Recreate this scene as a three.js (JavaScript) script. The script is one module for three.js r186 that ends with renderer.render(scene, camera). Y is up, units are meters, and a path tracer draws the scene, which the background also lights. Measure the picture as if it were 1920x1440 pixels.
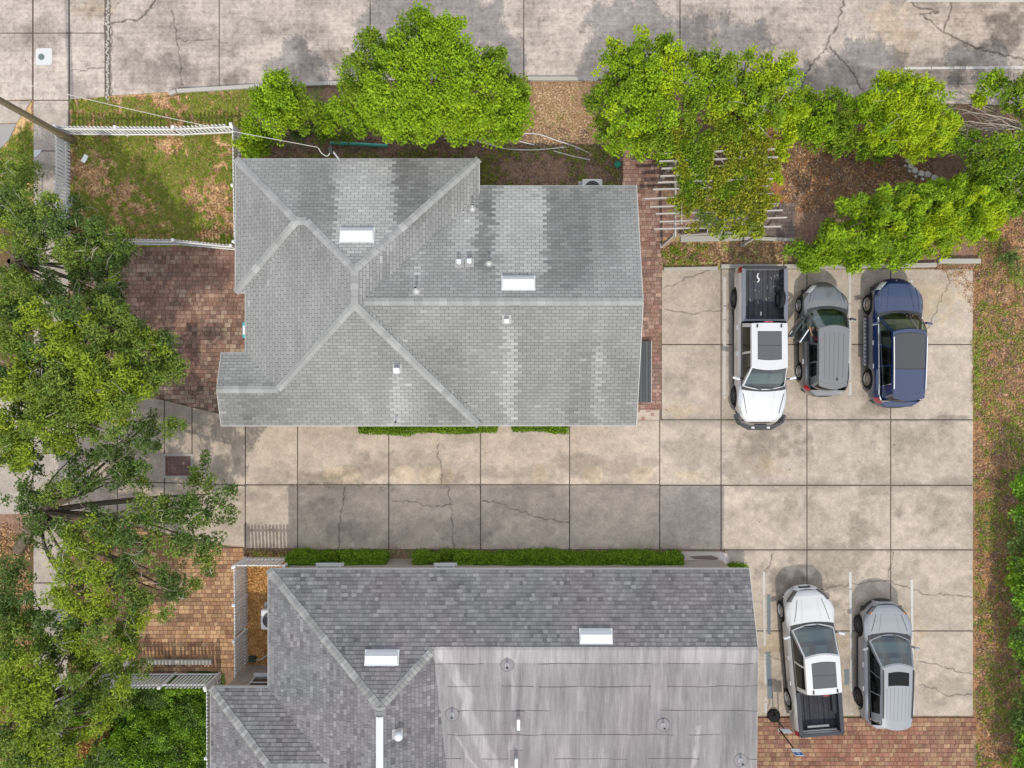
import * as THREE from 'three';
import { mergeGeometries, mergeVertices } from 'three/addons/utils/BufferGeometryUtils.js';
import { RoundedBoxGeometry } from 'three/addons/geometries/RoundedBoxGeometry.js';
import { MarchingCubes } from 'three/addons/objects/MarchingCubes.js';

// ---------- camera, sky, sun, exposure ----------
const scene = new THREE.Scene();
const CAM_H = 30, PPM = 44;                       // camera height; survey pixels per metre on the ground
const camera = new THREE.PerspectiveCamera(57.22, 4 / 3, 0.5, 600);
camera.position.set(0, CAM_H, 0);
camera.up.set(0, 0, -1);
camera.lookAt(0, 0, 0);

const renderer = new THREE.WebGLRenderer({ antialias: true });
renderer.setSize(1024, 768);
renderer.toneMapping = THREE.LinearToneMapping;
renderer.toneMappingExposure = 1.42;
renderer.shadowMap.enabled = true;

// deterministic random numbers and noise
function rng(seed) { let s = seed >>> 0; return () => { s = (s + 0x6D2B79F5) | 0; let t = Math.imul(s ^ (s >>> 15), 1 | s); t = (t + Math.imul(t ^ (t >>> 7), 61 | t)) ^ t; return ((t ^ (t >>> 14)) >>> 0) / 4294967296; }; }
const HASH = new Float32Array(65536); { const r = rng(77); for (let i = 0; i < 65536; i++) HASH[i] = r(); }
const hash2 = (x, y) => HASH[((x & 255) | ((y & 255) << 8)) & 65535];
function vnoise(x, y) {
  const xi = Math.floor(x), yi = Math.floor(y); let fx = x - xi, fy = y - yi;
  fx = fx * fx * (3 - 2 * fx); fy = fy * fy * (3 - 2 * fy);
  const a = hash2(xi, yi), b = hash2(xi + 1, yi), c = hash2(xi, yi + 1), d = hash2(xi + 1, yi + 1);
  return a + (b - a) * fx + (c - a) * fy + (a - b - c + d) * fx * fy;
}
function fbm(x, y, o = 4) { let s = 0, a = 0.5, n = 0; for (let i = 0; i < o; i++) { s += a * vnoise(x, y); n += a; x = x * 2.03 + 17.3; y = y * 2.03 + 5.1; a *= 0.5; } return s / n; }
const clamp = (v, a = 0, b = 1) => Math.min(b, Math.max(a, v));
const lerp = (a, b, t) => a + (b - a) * t;
const sstep = (a, b, v) => { const t = clamp((v - a) / (b - a)); return t * t * (3 - 2 * t); };

// hazy bright daylight sky with broken thin cloud
{
  const w = 512, h = 256, d = new Float32Array(w * h * 4);
  for (let j = 0; j < h; j++) for (let i = 0; i < w; i++) {
    const el = (j + 0.5) / h * Math.PI - Math.PI / 2, az = (i + 0.5) / w * Math.PI * 2;
    const cx = Math.cos(el) * Math.cos(az), cz = Math.cos(el) * Math.sin(az), y = Math.sin(el);
    const up = clamp(y, 0, 1), m = 1.5 / (up + 0.35);
    const c = sstep(0.4, 0.72, fbm(cx * m * 1.4 + 20, cz * m * 1.4 + 31, 5));
    const hz = Math.pow(1 - up, 3);
    let r = lerp(0.52, 0.80, hz), g = lerp(0.62, 0.82, hz), b = lerp(0.80, 0.85, hz);
    r = lerp(r, 0.86, c * 0.85); g = lerp(g, 0.86, c * 0.85); b = lerp(b, 0.87, c * 0.85);
    if (y < 0) { r = 0.35; g = 0.33; b = 0.3; }
    const k = (j * w + i) * 4; d[k] = r; d[k + 1] = g; d[k + 2] = b; d[k + 3] = 1;
  }
  const t = new THREE.DataTexture(d, w, h, THREE.RGBAFormat, THREE.FloatType);
  t.mapping = THREE.EquirectangularReflectionMapping; t.magFilter = THREE.LinearFilter; t.minFilter = THREE.LinearFilter; t.needsUpdate = true;
  scene.background = t; scene.environment = t;
  scene.backgroundIntensity = 1.22; scene.environmentIntensity = 1.22;
}
const sun = new THREE.DirectionalLight(new THREE.Color(1, 0.93, 0.8), 2.3);
sun.position.set(1.8, 42.2, 40.5);
sun.castShadow = true; sun.shadow.radius = 1.6;
sun.shadow.mapSize.set(4096, 4096);
Object.assign(sun.shadow.camera, { left: -34, right: 34, top: 30, bottom: -30, near: 1, far: 140 });
scene.add(sun, sun.target);

// ---------- helpers ----------
const V = (x, y, z) => new THREE.Vector3(x, y, z);
// survey reading (u, v on the plan at height h) -> world metres
function G(u, v, h = 0) { const k = (CAM_H - h) / CAM_H / PPM; return V((u - 960) * k, h, (v - 720) * k); }
const used = {};
function numbered(n) { const k = used[n] = (used[n] ?? -1) + 1; return k ? `${n}_${String(k).padStart(3, '0')}` : n; }
function shade(o) { o.traverse(c => { if (c.isMesh) { c.castShadow = true; c.receiveShadow = true; } }); return o; }
function thing(name, label, category, group) {
  const o = new THREE.Group(); o.name = numbered(name); scene.add(o);
  o.userData = { label, category }; if (group) o.userData.group = group; return o;
}
function structure(name) { const o = new THREE.Group(); o.name = numbered(name); o.userData = { kind: 'structure' }; scene.add(o); return o; }
function M(name, geo, mat, parent) { const m = new THREE.Mesh(geo, mat); m.name = name; m.castShadow = m.receiveShadow = true; (parent || scene).add(m); return m; }
// children were built in world metres: move the group's origin to its base
function settle(o) {
  const b = new THREE.Box3(); o.updateMatrixWorld(true); b.setFromObject(o);
  const p = V((b.min.x + b.max.x) / 2, b.min.y, (b.min.z + b.max.z) / 2);
  if (!isFinite(p.x)) return o;
  o.position.copy(p); for (const c of o.children) c.position.sub(p); return o;
}
function place(g, x, y, z, ry = 0, rx = 0, rz = 0) { if (rx) g.rotateX(rx); if (rz) g.rotateZ(rz); if (ry) g.rotateY(ry); g.translate(x, y, z); return g; }
const box = (w, h, d, x = 0, y = 0, z = 0, ry = 0, rx = 0, rz = 0) => place(new THREE.BoxGeometry(w, h, d), x, y, z, ry, rx, rz);
const rbox = (w, h, d, r, x = 0, y = 0, z = 0, ry = 0, rx = 0, rz = 0) => place(new RoundedBoxGeometry(w, h, d, 2, Math.min(r, w / 2.01, h / 2.01, d / 2.01)), x, y, z, ry, rx, rz);
const cyl = (r0, r1, h, x = 0, y = 0, z = 0, n = 16, ry = 0, rx = 0, rz = 0) => place(new THREE.CylinderGeometry(r0, r1, h, n), x, y, z, ry, rx, rz);
function beam(a, b, w, h) {           // box from a to b
  const d = b.clone().sub(a), L = d.length(), g = new THREE.BoxGeometry(w, h, L);
  const m = new THREE.Matrix4().lookAt(b, a, Math.abs(d.y) > 0.999 * L ? V(1, 0, 0) : V(0, 1, 0)); g.applyMatrix4(m);
  g.translate((a.x + b.x) / 2, (a.y + b.y) / 2, (a.z + b.z) / 2); return g;
}
const tube = (pts, r, n = 24, rs = 6) => new THREE.TubeGeometry(new THREE.CatmullRomCurve3(pts), n, r, rs, false);
function limb(pts, r0, r1, rs = 7) {   // tapered tube
  const c = new THREE.CatmullRomCurve3(pts), n = Math.max(4, pts.length * 4), g = new THREE.TubeGeometry(c, n, 1, rs, false), p = g.attributes.position;
  for (let i = 0; i <= n; i++) { const o = c.getPointAt(i / n), r = lerp(r0, r1, i / n); for (let j = 0; j <= rs; j++) { const k = i * (rs + 1) + j; p.setXYZ(k, o.x + (p.getX(k) - o.x) * r, o.y + (p.getY(k) - o.y) * r, o.z + (p.getZ(k) - o.z) * r); } }
  g.computeVertexNormals(); return g;
}
function flat(g) { g = g.index ? g.toNonIndexed() : g; g.computeVertexNormals(); return g; }
function norm(g) { g = g.index ? g.toNonIndexed() : g; if (!g.attributes.uv) g.setAttribute('uv', new THREE.BufferAttribute(new Float32Array(g.attributes.position.count * 2), 2)); if (!g.attributes.normal) g.computeVertexNormals(); for (const k of Object.keys(g.attributes)) if (!['position', 'normal', 'uv', 'color'].includes(k)) g.deleteAttribute(k); return g; }
const merge = list => list.length === 1 ? list[0] : mergeGeometries(list.map(norm), false);
function tint(g, c) { const n = g.attributes.position.count, a = new Float32Array(n * 3); for (let i = 0; i < n; i++) { a[i * 3] = c[0]; a[i * 3 + 1] = c[1]; a[i * 3 + 2] = c[2]; } g.setAttribute('color', new THREE.BufferAttribute(a, 3)); return g; }
const C = (r, g, b) => new THREE.Color().setRGB(r, g, b);
function mat(c, rough = 0.8, extra = {}) { return new THREE.MeshPhysicalMaterial({ color: Array.isArray(c) ? C(...c) : c, roughness: rough, metalness: 0, specularIntensity: rough >= 0.7 ? 0.2 : 0.8, ...extra }); }
function phys(c, rough, extra = {}) { return new THREE.MeshPhysicalMaterial({ color: C(...c), roughness: rough, ...extra }); }
function dataTex(w, h, f, srgb = true) {
  const d = new Uint8Array(w * h * 4), o = [0, 0, 0];
  for (let j = 0; j < h; j++) for (let i = 0; i < w; i++) { f(i, j, o); const k = (j * w + i) * 4; d[k] = clamp(o[0], 0, 255); d[k + 1] = clamp(o[1], 0, 255); d[k + 2] = clamp(o[2], 0, 255); d[k + 3] = 255; }
  const t = new THREE.DataTexture(d, w, h, THREE.RGBAFormat); t.wrapS = t.wrapT = THREE.RepeatWrapping; t.magFilter = THREE.LinearFilter; t.minFilter = THREE.LinearMipmapLinearFilter; t.generateMipmaps = true;
  if (srgb) t.colorSpace = THREE.SRGBColorSpace; t.needsUpdate = true; return t;
}
function inPoly(x, y, p) { let c = false; for (let i = 0, j = p.length - 1; i < p.length; j = i++) { const a = p[i], b = p[j]; if ((a[1] > y) !== (b[1] > y) && x < (b[0] - a[0]) * (y - a[1]) / (b[1] - a[1]) + a[0]) c = !c; } return c; }
// clip a convex or simple polygon (array of [x,y]) to a convex counter-clockwise or clockwise polygon
function clipPoly(sub, clip) {
  let area = 0; for (let i = 0; i < clip.length; i++) { const a = clip[i], b = clip[(i + 1) % clip.length]; area += a[0] * b[1] - b[0] * a[1]; }
  const sgn = Math.sign(area); let out = sub;
  for (let i = 0; i < clip.length && out.length; i++) {
    const a = clip[i], b = clip[(i + 1) % clip.length], side = p => sgn * ((b[0] - a[0]) * (p[1] - a[1]) - (b[1] - a[1]) * (p[0] - a[0]));
    const src = out; out = [];
    for (let j = 0; j < src.length; j++) { const p = src[j], q = src[(j + 1) % src.length], sp = side(p), sq = side(q); if (sp >= 0) out.push(p); if ((sp >= 0) !== (sq >= 0)) { const t = sp / (sp - sq); out.push([p[0] + (q[0] - p[0]) * t, p[1] + (q[1] - p[1]) * t]); } }
  }
  return out;
}
function polyArea(p) { let a = 0; for (let i = 0; i < p.length; i++) { const q = p[(i + 1) % p.length]; a += p[i][0] * q[1] - q[0] * p[i][1]; } return a / 2; }
// prism from a plan polygon [[x,z]...] between heights; top faces up. uv from plan position by uvf
function prism(poly, y0, y1, uvf, bottom = false) {
  if (polyArea(poly) < 0) poly = poly.slice().reverse();
  const pos = [], uv = [], push = (x, y, z) => { pos.push(x, y, z); const t = uvf ? uvf(x, z) : [x, z]; uv.push(t[0], t[1]); };
  const tri = THREE.ShapeUtils.triangulateShape(poly.map(p => new THREE.Vector2(p[0], p[1])), []);
  for (const t of tri) { for (const i of [t[0], t[2], t[1]]) push(poly[i][0], y1, poly[i][1]); if (bottom) for (const i of t) push(poly[i][0], y0, poly[i][1]); }
  for (let i = 0; i < poly.length; i++) { const a = poly[i], b = poly[(i + 1) % poly.length]; push(a[0], y0, a[1]); push(a[0], y1, a[1]); push(b[0], y1, b[1]); push(a[0], y0, a[1]); push(b[0], y1, b[1]); push(b[0], y0, b[1]); }
  const g = new THREE.BufferGeometry(); g.setAttribute('position', new THREE.Float32BufferAttribute(pos, 3)); g.setAttribute('uv', new THREE.Float32BufferAttribute(uv, 2)); g.computeVertexNormals(); return g;
}
const plan = (p, h = 0) => p.map(([u, v]) => { const g = G(u, v, h); return [g.x, g.z]; });
// site maps: one texel is one survey pixel (2.3 cm)
const MW = 2048, MH = 1568, MO = 64;
const siteUV = (x, z) => [(960 + x * PPM + MO) / MW, (720 + z * PPM + MO) / MH];
// ---------- ground sheets ----------
// zones of the open ground, as survey outlines
const ZONES = [
  ['lawn', [[-64, 190], [62, 186], [62, 420], [-64, 420]]],
  ['strip', [[128, 180], [480, 150], [480, 246], [128, 246]]],
  ['lawn', [[128, 246], [445, 246], [445, 470], [128, 470]]],
  ['soil', [[480, 150], [1180, 140], [1180, 420], [430, 420], [430, 250]]],
  ['straw', [[985, 140], [1130, 140], [1120, 262], [985, 262]]],
  ['mulch', [[1440, 240], [1760, 240], [1730, 400], [1560, 400], [1440, 385]]],
  ['strip', [[1240, 440], [1480, 440], [1480, 512], [1240, 512]]],
  ['verge', [[1824, 380], [2000, 300], [2000, 1520], [1824, 1520]]],
  ['orange', [[455, 1040], [560, 1040], [560, 1260], [455, 1260]]],
  ['cover', [[60, 1262], [420, 1262], [420, 1520], [60, 1520]]],
  ['bed', [[-64, 1000], [62, 1000], [62, 1520], [-64, 1520]]],
  ['bed', [[-64, 420], [62, 420], [62, 760], [-64, 760]]],
];
const zoneAt = (u, v) => { for (let i = ZONES.length - 1; i >= 0; i--) if (inPoly(u, v, ZONES[i][1])) return ZONES[i][0]; return 'soil'; };
const ZC = { // colour pairs (sRGB bytes of the base colour): ground, second matter, and how much of the second
  lawn: [[182, 148, 108], [136, 152, 64], 0.5], strip: [[172, 138, 104], [128, 140, 66], 0.35], soil: [[128, 102, 86], [108, 112, 68], 0.26],
  straw: [[152, 122, 92], [112, 116, 64], 0.25], mulch: [[124, 90, 68], [146, 98, 64], 0.35], verge: [[140, 106, 76], [96, 102, 50], 0.30],
  orange: [[150, 104, 62], [170, 118, 66], 0.4], cover: [[72, 80, 40], [44, 72, 28], 0.5], bed: [[96, 78, 56], [70, 82, 38], 0.35],
};
const groundMap = dataTex(MW, MH, (i, j, o) => {
  const u = i - MO, v = j - MO, wu = (fbm(u * 0.03, v * 0.03, 3) - 0.5) * 40, wv = (fbm(u * 0.03 + 40, v * 0.03 + 9, 3) - 0.5) * 40;
  const z = ZC[zoneAt(u + wu * 0.6, v + wv * 0.6)];
  const patch = fbm(u * 0.022 + 3, v * 0.022 + 8, 4) * 0.6 + fbm(u * 0.12, v * 0.12, 2) * 0.4;
  const k = sstep(0.5 - 0.1, 0.5 + 0.1, patch + (z[2] - 0.5) * 0.55);
  const s = 0.78 + 0.44 * hash2(i * 3 + 1, j * 7 + 2) * 0.6 + 0.34 * (vnoise(u * 0.5, v * 0.5) - 0.3);
  for (let c = 0; c < 3; c++) o[c] = lerp(z[0][c], z[1][c], k) * s;
});
const groundMat = mat([1, 1, 1], 0.95, { map: groundMap });
{
  const g = structure('ground');
  const p = plan([[-64, -64], [1984, -64], [1984, 1504], [-64, 1504]]);
  M('soil_sheet', prism(p, -0.3, -0.045, siteUV), groundMat, g);
  const far = dataTex(256, 256, (i, j, o) => { const n = fbm(i / 16, j / 16, 4), s = 0.8 + 0.4 * hash2(i, j); o[0] = lerp(96, 84, n) * s; o[1] = lerp(84, 94, n) * s; o[2] = lerp(60, 44, n) * s; });
  M('outer_terrain', prism([[-160, -140], [160, -140], [160, 140], [-160, 140]], -0.6, -0.31, (x, z) => [x / 9, z / 9]), mat([1, 1, 1], 0.95, { map: far }), g);
}

// ---------- concrete ----------
const CRACKS = [
  [[1583, 0], [1573, 30], [1562, 60], [1548, 92], [1530, 112], [1512, 138], [1500, 170]], [[1553, 86], [1580, 112], [1600, 138], [1620, 172]],
  [[1700, -5], [1716, 12], [1760, 22], [1705 + 20, 24], [1740, 36], [1768, 58], [1800, 76], [1840, 92], [1890, 106], [1920, 112], [1980, 118]], [[1785, 6], [1778, 34], [1770, 56]],
  [[205, 40], [260, 36], [280, 14], [300, -10]], [[330, 70], [350, 76], [400, 72]], [[322, 20], [330, 60], [336, 110], [340, 160]], [[132, 132], [160, 130], [196, 128]],
  [[198, -20], [200, 30], [197, 62], [203, 100], [199, 140], [204, 190]], [[206, -20], [204, 24], [208, 66], [205, 110], [209, 186]],
  [[820, 832], [824, 870], [828, 906]], [[838, 910], [846, 950], [850, 1030]], [[733, 938], [780, 942], [810, 950], [845, 944]], [[903, 940], [930, 942], [970, 956], [1010, 970], [1066, 980]],
  [[648, 910], [640, 960], [632, 1030]], [[1516, 1114], [1560, 1100], [1610, 1094], [1662, 1088], [1690, 1096], [1730, 1112], [1824, 1118]], [[1674, 1034], [1670, 1064], [1662, 1088]],
  [[1448, 1036], [1442, 1060], [1430, 1078]], [[1600, 556], [1640, 566]], [[1785, 512], [1776, 540], [1750, 590], [1730, 640]], [[1245, 540], [1290, 520], [1345, 500]], [[1248, 580], [1300, 586], [1348, 582]],
  [[1722, 1240], [1760, 1246], [1790, 1258], [1824, 1262]], [[1720, 1282], [1750, 1290], [1780, 1304], [1824, 1302]], [[1440, 1225], [1470, 1240], [1500, 1260]], [[1436, 1246], [1446, 1290], [1440, 1330]],
];
const STAINS = [ // u, v, ru, rv, strength
  [595, 115, 34, 34, .42], [570, 140, 60, 22, .3], [300, 140, 70, 30, .3], [245, 110, 30, 40, .25], [470, 60, 60, 30, .2], [150, 160, 30, 26, .25], [90, 60, 40, 30, .12], [440, 150, 16, 24, .4],
  [1895, 55, 40, 45, .5], [1870, 90, 60, 20, .35], [1790, 140, 90, 20, .35], [1460, 60, 60, 30, .2], [1310, 40, 40, 40, .22], [1690, 120, 30, 50, .18], [1560, 150, 70, 26, .25],
  [600, 898, 90, 13, .35], [705, 880, 50, 28, .25], [800, 868, 60, 18, .22], [845, 894, 24, 16, .3], [1090, 872, 60, 20, .22], [1180, 866, 60, 18, .2], [500, 890, 30, 24, .15], [475, 930, 60, 10, .18], [960, 888, 80, 14, .16],
  [660, 1000, 50, 18, .25], [880, 990, 70, 24, .2], [1000, 960, 90, 30, .14], [600, 960, 40, 26, .2],
  [1450, 830, 56, 34, .3], [1400, 870, 50, 40, .2], [1540, 985, 80, 36, .18], [1612, 1000, 26, 50, .25], [1560, 1060, 70, 50, .2], [1500, 1090, 70, 24, .35], [1510, 1085, 8, 8, .6], [1548, 700, 5, 6, .6], [1552, 690, 3, 3, .6], [1690, 640, 6, 7, .5], [1440, 620, 5, 5, .55], [1650, 1250, 6, 6, .5], [1776, 910, 6, 3, .6], [1640, 900, 40, 40, .22], [1720, 830, 60, 30, .16], [1770, 960, 60, 30, .2], [1480, 960, 50, 30, .2],
  [1640, 770, 30, 22, .25], [1776, 784, 24, 7, .4], [1680, 1110, 60, 40, .15], [1760, 1150, 60, 60, .12], [1780, 1290, 40, 30, .16], [1290, 820, 40, 60, .15], [1270, 720, 26, 20, .2], [1300, 960, 60, 50, .14], [360, 800, 60, 50, .14], [420, 860, 22, 40, .2],
  [90, 318, 26, 14, .35], [1660, 1230, 30, 60, .16], [1530, 1140, 40, 30, .3],
];
const PALE_SPOTS = [[757, 890, 24, 19], [808, 890, 24, 20], [833, 892, 20, 18], [1012, 890, 15, 20], [1112, 890, 21, 20], [1204, 890, 22, 18], [640, 890, 40, 16], [1290, 890, 30, 10]];  // round spots, slightly paler and yellower than the slab around them
const RUST = [[1440, 870, 40, 16], [1560, 1205, 30, 20], [1450, 1205, 20, 20], [1760, 560, 50, 40], [1290, 770, 30, 20], [1660, 30, 30, 50], [1690, 66, 24, 50], [180, 20, 40, 20], [1700, 1190, 30, 30]];
const concreteMap = (() => {
  const ck = new Float32Array(MW * MH), r = rng(5);
  const stamp = (u, v, w, s) => { const R = Math.ceil(w + 1); for (let y = -R; y <= R; y++) for (let x = -R; x <= R; x++) { const i = Math.round(u + MO) + x, j = Math.round(v + MO) + y; if (i < 0 || j < 0 || i >= MW || j >= MH) continue; const d = Math.hypot(i - u - MO, j - v - MO); const q = s * clamp(1 - d / w); if (q > ck[j * MW + i]) ck[j * MW + i] = q; } };
  for (const c of CRACKS) { const big = c[0][1] < 200 && c[0][0] > 1400 ? 1.5 : (c[0][0] < 215 && c[0][0] > 190 ? 1.7 : 1);
    for (let k = 0; k + 1 < c.length; k++) { const [a, b] = [c[k], c[k + 1]], L = Math.hypot(b[0] - a[0], b[1] - a[1]); for (let t = 0; t < L; t += 0.5) { const q = t / L, u = lerp(a[0], b[0], q), v = lerp(a[1], b[1], q); const jx = (vnoise(u * 0.13 + k, v * 0.13) - 0.5) * 9 + (vnoise(u * 0.6, v * 0.6) - 0.5) * 3, jy = (vnoise(u * 0.13 + 60, v * 0.13) - 0.5) * 9; stamp(u + jx * 0.7, v + jy * 0.7, (0.8 + 1.5 * vnoise(u * 0.2, v * 0.2 + 9)) * big, 0.4 + 0.35 * big * vnoise(u * 0.3, v * 0.3)); } } }
  for (let k = 0; k < 260; k++) { const u = r() * 1980, v = r() * 1440; stamp(u, v, 0.8 + r() * 1.5, 0.35 + r() * 0.5); }
  return dataTex(MW, MH, (i, j, o) => {
    const u = i - MO, v = j - MO, wn = (fbm(u * 0.06, v * 0.06, 3) - 0.5) * 2;
    const road = v < 205, lot = u > 1240 && v > 490, walk = u < 130;
    let b = road ? [165, 153, 144] : lot ? [161, 149, 136] : walk ? [155, 145, 135] : [166, 152, 138];
    const m1 = fbm(u * 0.008 + 11, v * 0.008, 4) - 0.5, m2 = fbm(u * 0.035, v * 0.05 + 70, 4) - 0.5, fine = vnoise(u * 0.45 + 3, v * 0.45) - 0.5;
    let s = 1 + m1 * 0.16 + m2 * 0.16 + (fbm(u * 0.11, v * 0.11 + 33, 3) - 0.5) * 0.14 + fine * 0.1 + (hash2(i * 5 + j, j * 3 + i) - 0.5) * 0.09;
    if (road) s += (fbm(u * 0.02, v * 0.35, 3) - 0.5) * 0.14 + (fbm(u * 0.25, v * 0.03, 2) - 0.5) * 0.08 - 0.12 * sstep(0.52, 0.75, fbm(u * 0.012 + 90, v * 0.016, 4)) - 0.07 * sstep(0.6, 0.75, vnoise(u * 0.2, v * 0.2));
    let d = 0;
    for (const [su, sv, ru, rv, a] of STAINS) { const dx = (u - su) / ru, dy = (v - sv) / rv; if (dx > -2 && dx < 2 && dy > -2 && dy < 2) { const q = 1 - Math.hypot(dx, dy) * 0.62 + wn * 0.75; d = Math.max(d, a * sstep(0.1, 0.75, q)); } }
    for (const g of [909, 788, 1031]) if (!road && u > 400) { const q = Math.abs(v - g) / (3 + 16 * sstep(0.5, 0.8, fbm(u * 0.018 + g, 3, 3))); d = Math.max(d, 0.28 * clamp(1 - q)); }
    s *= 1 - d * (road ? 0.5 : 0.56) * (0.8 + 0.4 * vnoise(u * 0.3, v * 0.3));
    let cl = 0; for (const [su, sv, ru, rv] of PALE_SPOTS) { const dx = (u - su) / ru, dy = (v - sv) / rv; if (Math.abs(dx) < 1.6 && Math.abs(dy) < 1.6) cl = Math.max(cl, sstep(0.0, 0.12, 1 - Math.hypot(dx, dy) + wn * 0.16)); }
    let ru_ = 0; for (const [su, sv, ru, rv] of RUST) { const dx = (u - su) / ru, dy = (v - sv) / rv; if (Math.abs(dx) < 2 && Math.abs(dy) < 2) ru_ = Math.max(ru_, sstep(0, 0.9, 1 - Math.hypot(dx, dy) * 0.7 + wn * 0.8)); }
    s *= 1 - ck[j * MW + i] * 0.6;
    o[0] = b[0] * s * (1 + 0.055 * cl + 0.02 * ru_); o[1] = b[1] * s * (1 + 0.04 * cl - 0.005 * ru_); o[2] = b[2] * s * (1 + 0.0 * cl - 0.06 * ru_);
  });
})();
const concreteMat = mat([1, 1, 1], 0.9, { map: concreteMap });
const slabR = rng(41);
function slab(parent, pts, top = 0) {
  const n = pts.length, cx = pts.reduce((a, p) => a + p[0], 0) / n, cy = pts.reduce((a, p) => a + p[1], 0) / n;
  const q = [];                                              // pull the edges in by 1.1 survey pixels and leave worn corners
  for (let i = 0; i < n; i++) {
    const p = pts[i], a = pts[(i + n - 1) % n], b = pts[(i + 1) % n];
    const da = Math.hypot(a[0] - p[0], a[1] - p[1]), db = Math.hypot(b[0] - p[0], b[1] - p[1]);
    const ea = [(a[0] - p[0]) / da, (a[1] - p[1]) / da], eb = [(b[0] - p[0]) / db, (b[1] - p[1]) / db];
    const cr = Math.abs(ea[0] * eb[1] - ea[1] * eb[0]) || 1, g = 1.05 / Math.max(0.35, cr), base = [p[0] + (ea[0] + eb[0]) * g, p[1] + (ea[1] + eb[1]) * g], c = 0.5 + slabR() * 1.6;
    q.push([base[0] + ea[0] * c, base[1] + ea[1] * c], [base[0] + eb[0] * c, base[1] + eb[1] * c]);
  }
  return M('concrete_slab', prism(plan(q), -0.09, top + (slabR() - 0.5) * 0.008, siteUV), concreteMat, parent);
}
const rect = (u0, u1, v0, v1) => [[u0, v0], [u1, v0], [u1, v1], [u0, v1]];
const jointMat = mat([0.115, 0.096, 0.08], 0.95);
const grassJointMat = mat([0.09, 0.1, 0.04], 0.95);
const street = structure('street');
for (const s of [rect(130, 197, -420, 62), [[130, 62], [197, 62], [197, 182], [130, 187]], [[206, -420], [411, -420], [411, 163], [320, 172], [206, 180]], [[411, -420], [694, -420], [694, 152], [480, 160], [411, 163]], [[694, -420], [982, -420], [982, 147], [694, 152]], [[982, -420], [1275, -420], [1275, 158], [1120, 147], [982, 147]], [[1275, -420], [2500, -420], [2500, 215], [1640, 190], [1275, 158]]]) slab(street, s);
M('joint_sand', prism(plan([[128, -420], [2500, -420], [2500, 213], [1275, 156], [982, 145], [694, 150], [411, 161], [206, 178], [130, 185]]), -0.12, -0.022, siteUV), jointMat, street);
// crumbled filler in the wide crack
{ const r = rng(9), gs = []; for (let k = 0; k < 70; k++) { const v = -50 + k * 3.5 + r() * 2, g = G(199 + r() * 5, v); gs.push(rbox(0.06 + r() * 0.06, 0.03, 0.05 + r() * 0.09, 0.012, g.x, -0.008, g.z, r() * 3)); } const m = M('crack_filler', merge(gs), mat([0.33, 0.3, 0.27], 0.9), street); m.userData.kind = 'stuff'; }

const drive = structure('driveway');
{
  const cols = [460, 558, 729, 901, 1068, 1237];
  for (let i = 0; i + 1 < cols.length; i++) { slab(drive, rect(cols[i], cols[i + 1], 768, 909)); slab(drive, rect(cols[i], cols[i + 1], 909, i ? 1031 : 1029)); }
  const lotC = [1240, 1352, 1513, 1670, 1825], lotR = [504, 646, 787, 910, 1031, 1183, 1343];
  for (let i = 0; i < 4; i++) for (let j = 0; j < 6; j++) {
    if (i === 0 && j > 3) continue;
    slab(drive, rect(i === 1 && j > 3 ? 1358 : i === 0 && j > 1 ? 1237 : lotC[i], lotC[i + 1], lotR[j], lotR[j + 1]));
  }
  for (const s of [[[360, 763], [412, 776], [460, 788], [460, 910], [360, 907]], [[308, 750], [360, 763], [360, 907], [308, 905]], [[308, 905], [360, 907], [460, 910], [460, 1027], [400, 1020], [308, 1000]], [[220, 733], [308, 750], [308, 905], [220, 905]], [[130, 722], [220, 733], [220, 905], [130, 905]], [[220, 905], [308, 905], [308, 1000], [220, 978]], [[130, 905], [220, 905], [220, 978], [130, 963]], rect(-64, 62, 740, 850), rect(-64, 62, 850, 965)]) slab(drive, s);
  M('joint_sand', prism(plan([[132, 722], [308, 750], [460, 788], [460, 768], [1241, 768], [1241, 506], [1823, 506], [1823, 1341], [1360, 1341], [1360, 1030], [462, 1026], [308, 998], [132, 962]]), -0.12, -0.03, siteUV), jointMat, drive);
  M('joint_sand', prism(plan(rect(-64, 62, 742, 963)), -0.12, -0.03, siteUV), jointMat, drive);
}
const walk = structure('sidewalk');
{
  const vs = [-420, -300, -180, -64, 62, 188, 283, 400, 520, 640, 740, 850, 965, 1093, 1210, 1330, 1504];
  for (let i = 0; i + 1 < vs.length; i++) slab(walk, rect(62, 129, vs[i], vs[i + 1]));
  for (const s of [rect(-64, 61, -64, 62), [[-64, 62], [61, 62], [61, 187], [-64, 191]], [[-64, 191], [60, 188], [32, 231], [-64, 235]]]) slab(walk, s);
  const a = plan([[-64, 236], [30, 232], [16, 262], [-4, 284], [-64, 300]]); M('asphalt_apron', prism(a, -0.09, -0.004, siteUV), mat([0.26, 0.245, 0.235], 0.9, { map: null }), walk);
  M('joint_sand', prism(plan(rect(62, 129, -64, 1504)), -0.12, -0.03, siteUV), jointMat, walk);
  M('joint_sand', prism(plan([[-64, -64], [61, -64], [61, 187], [-64, 190]]), -0.12, -0.03, siteUV), jointMat, walk);
  // white painted square with a round cleanout cap
  M('painted_square', prism(plan([[67, 94], [70, 91], [95, 90], [98, 93], [98, 118], [95, 122], [70, 122], [67, 119]]), 0.001, 0.012, siteUV), mat([0.46, 0.46, 0.46], 0.8), walk);
  const c = G(78, 107); M('cleanout_cap', merge([cyl(0.13, 0.13, 0.02, c.x, 0.018, c.z, 20), cyl(0.05, 0.05, 0.02, c.x, 0.03, c.z, 8)]), mat([0.1, 0.13, 0.13], 0.6), walk);
}

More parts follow.
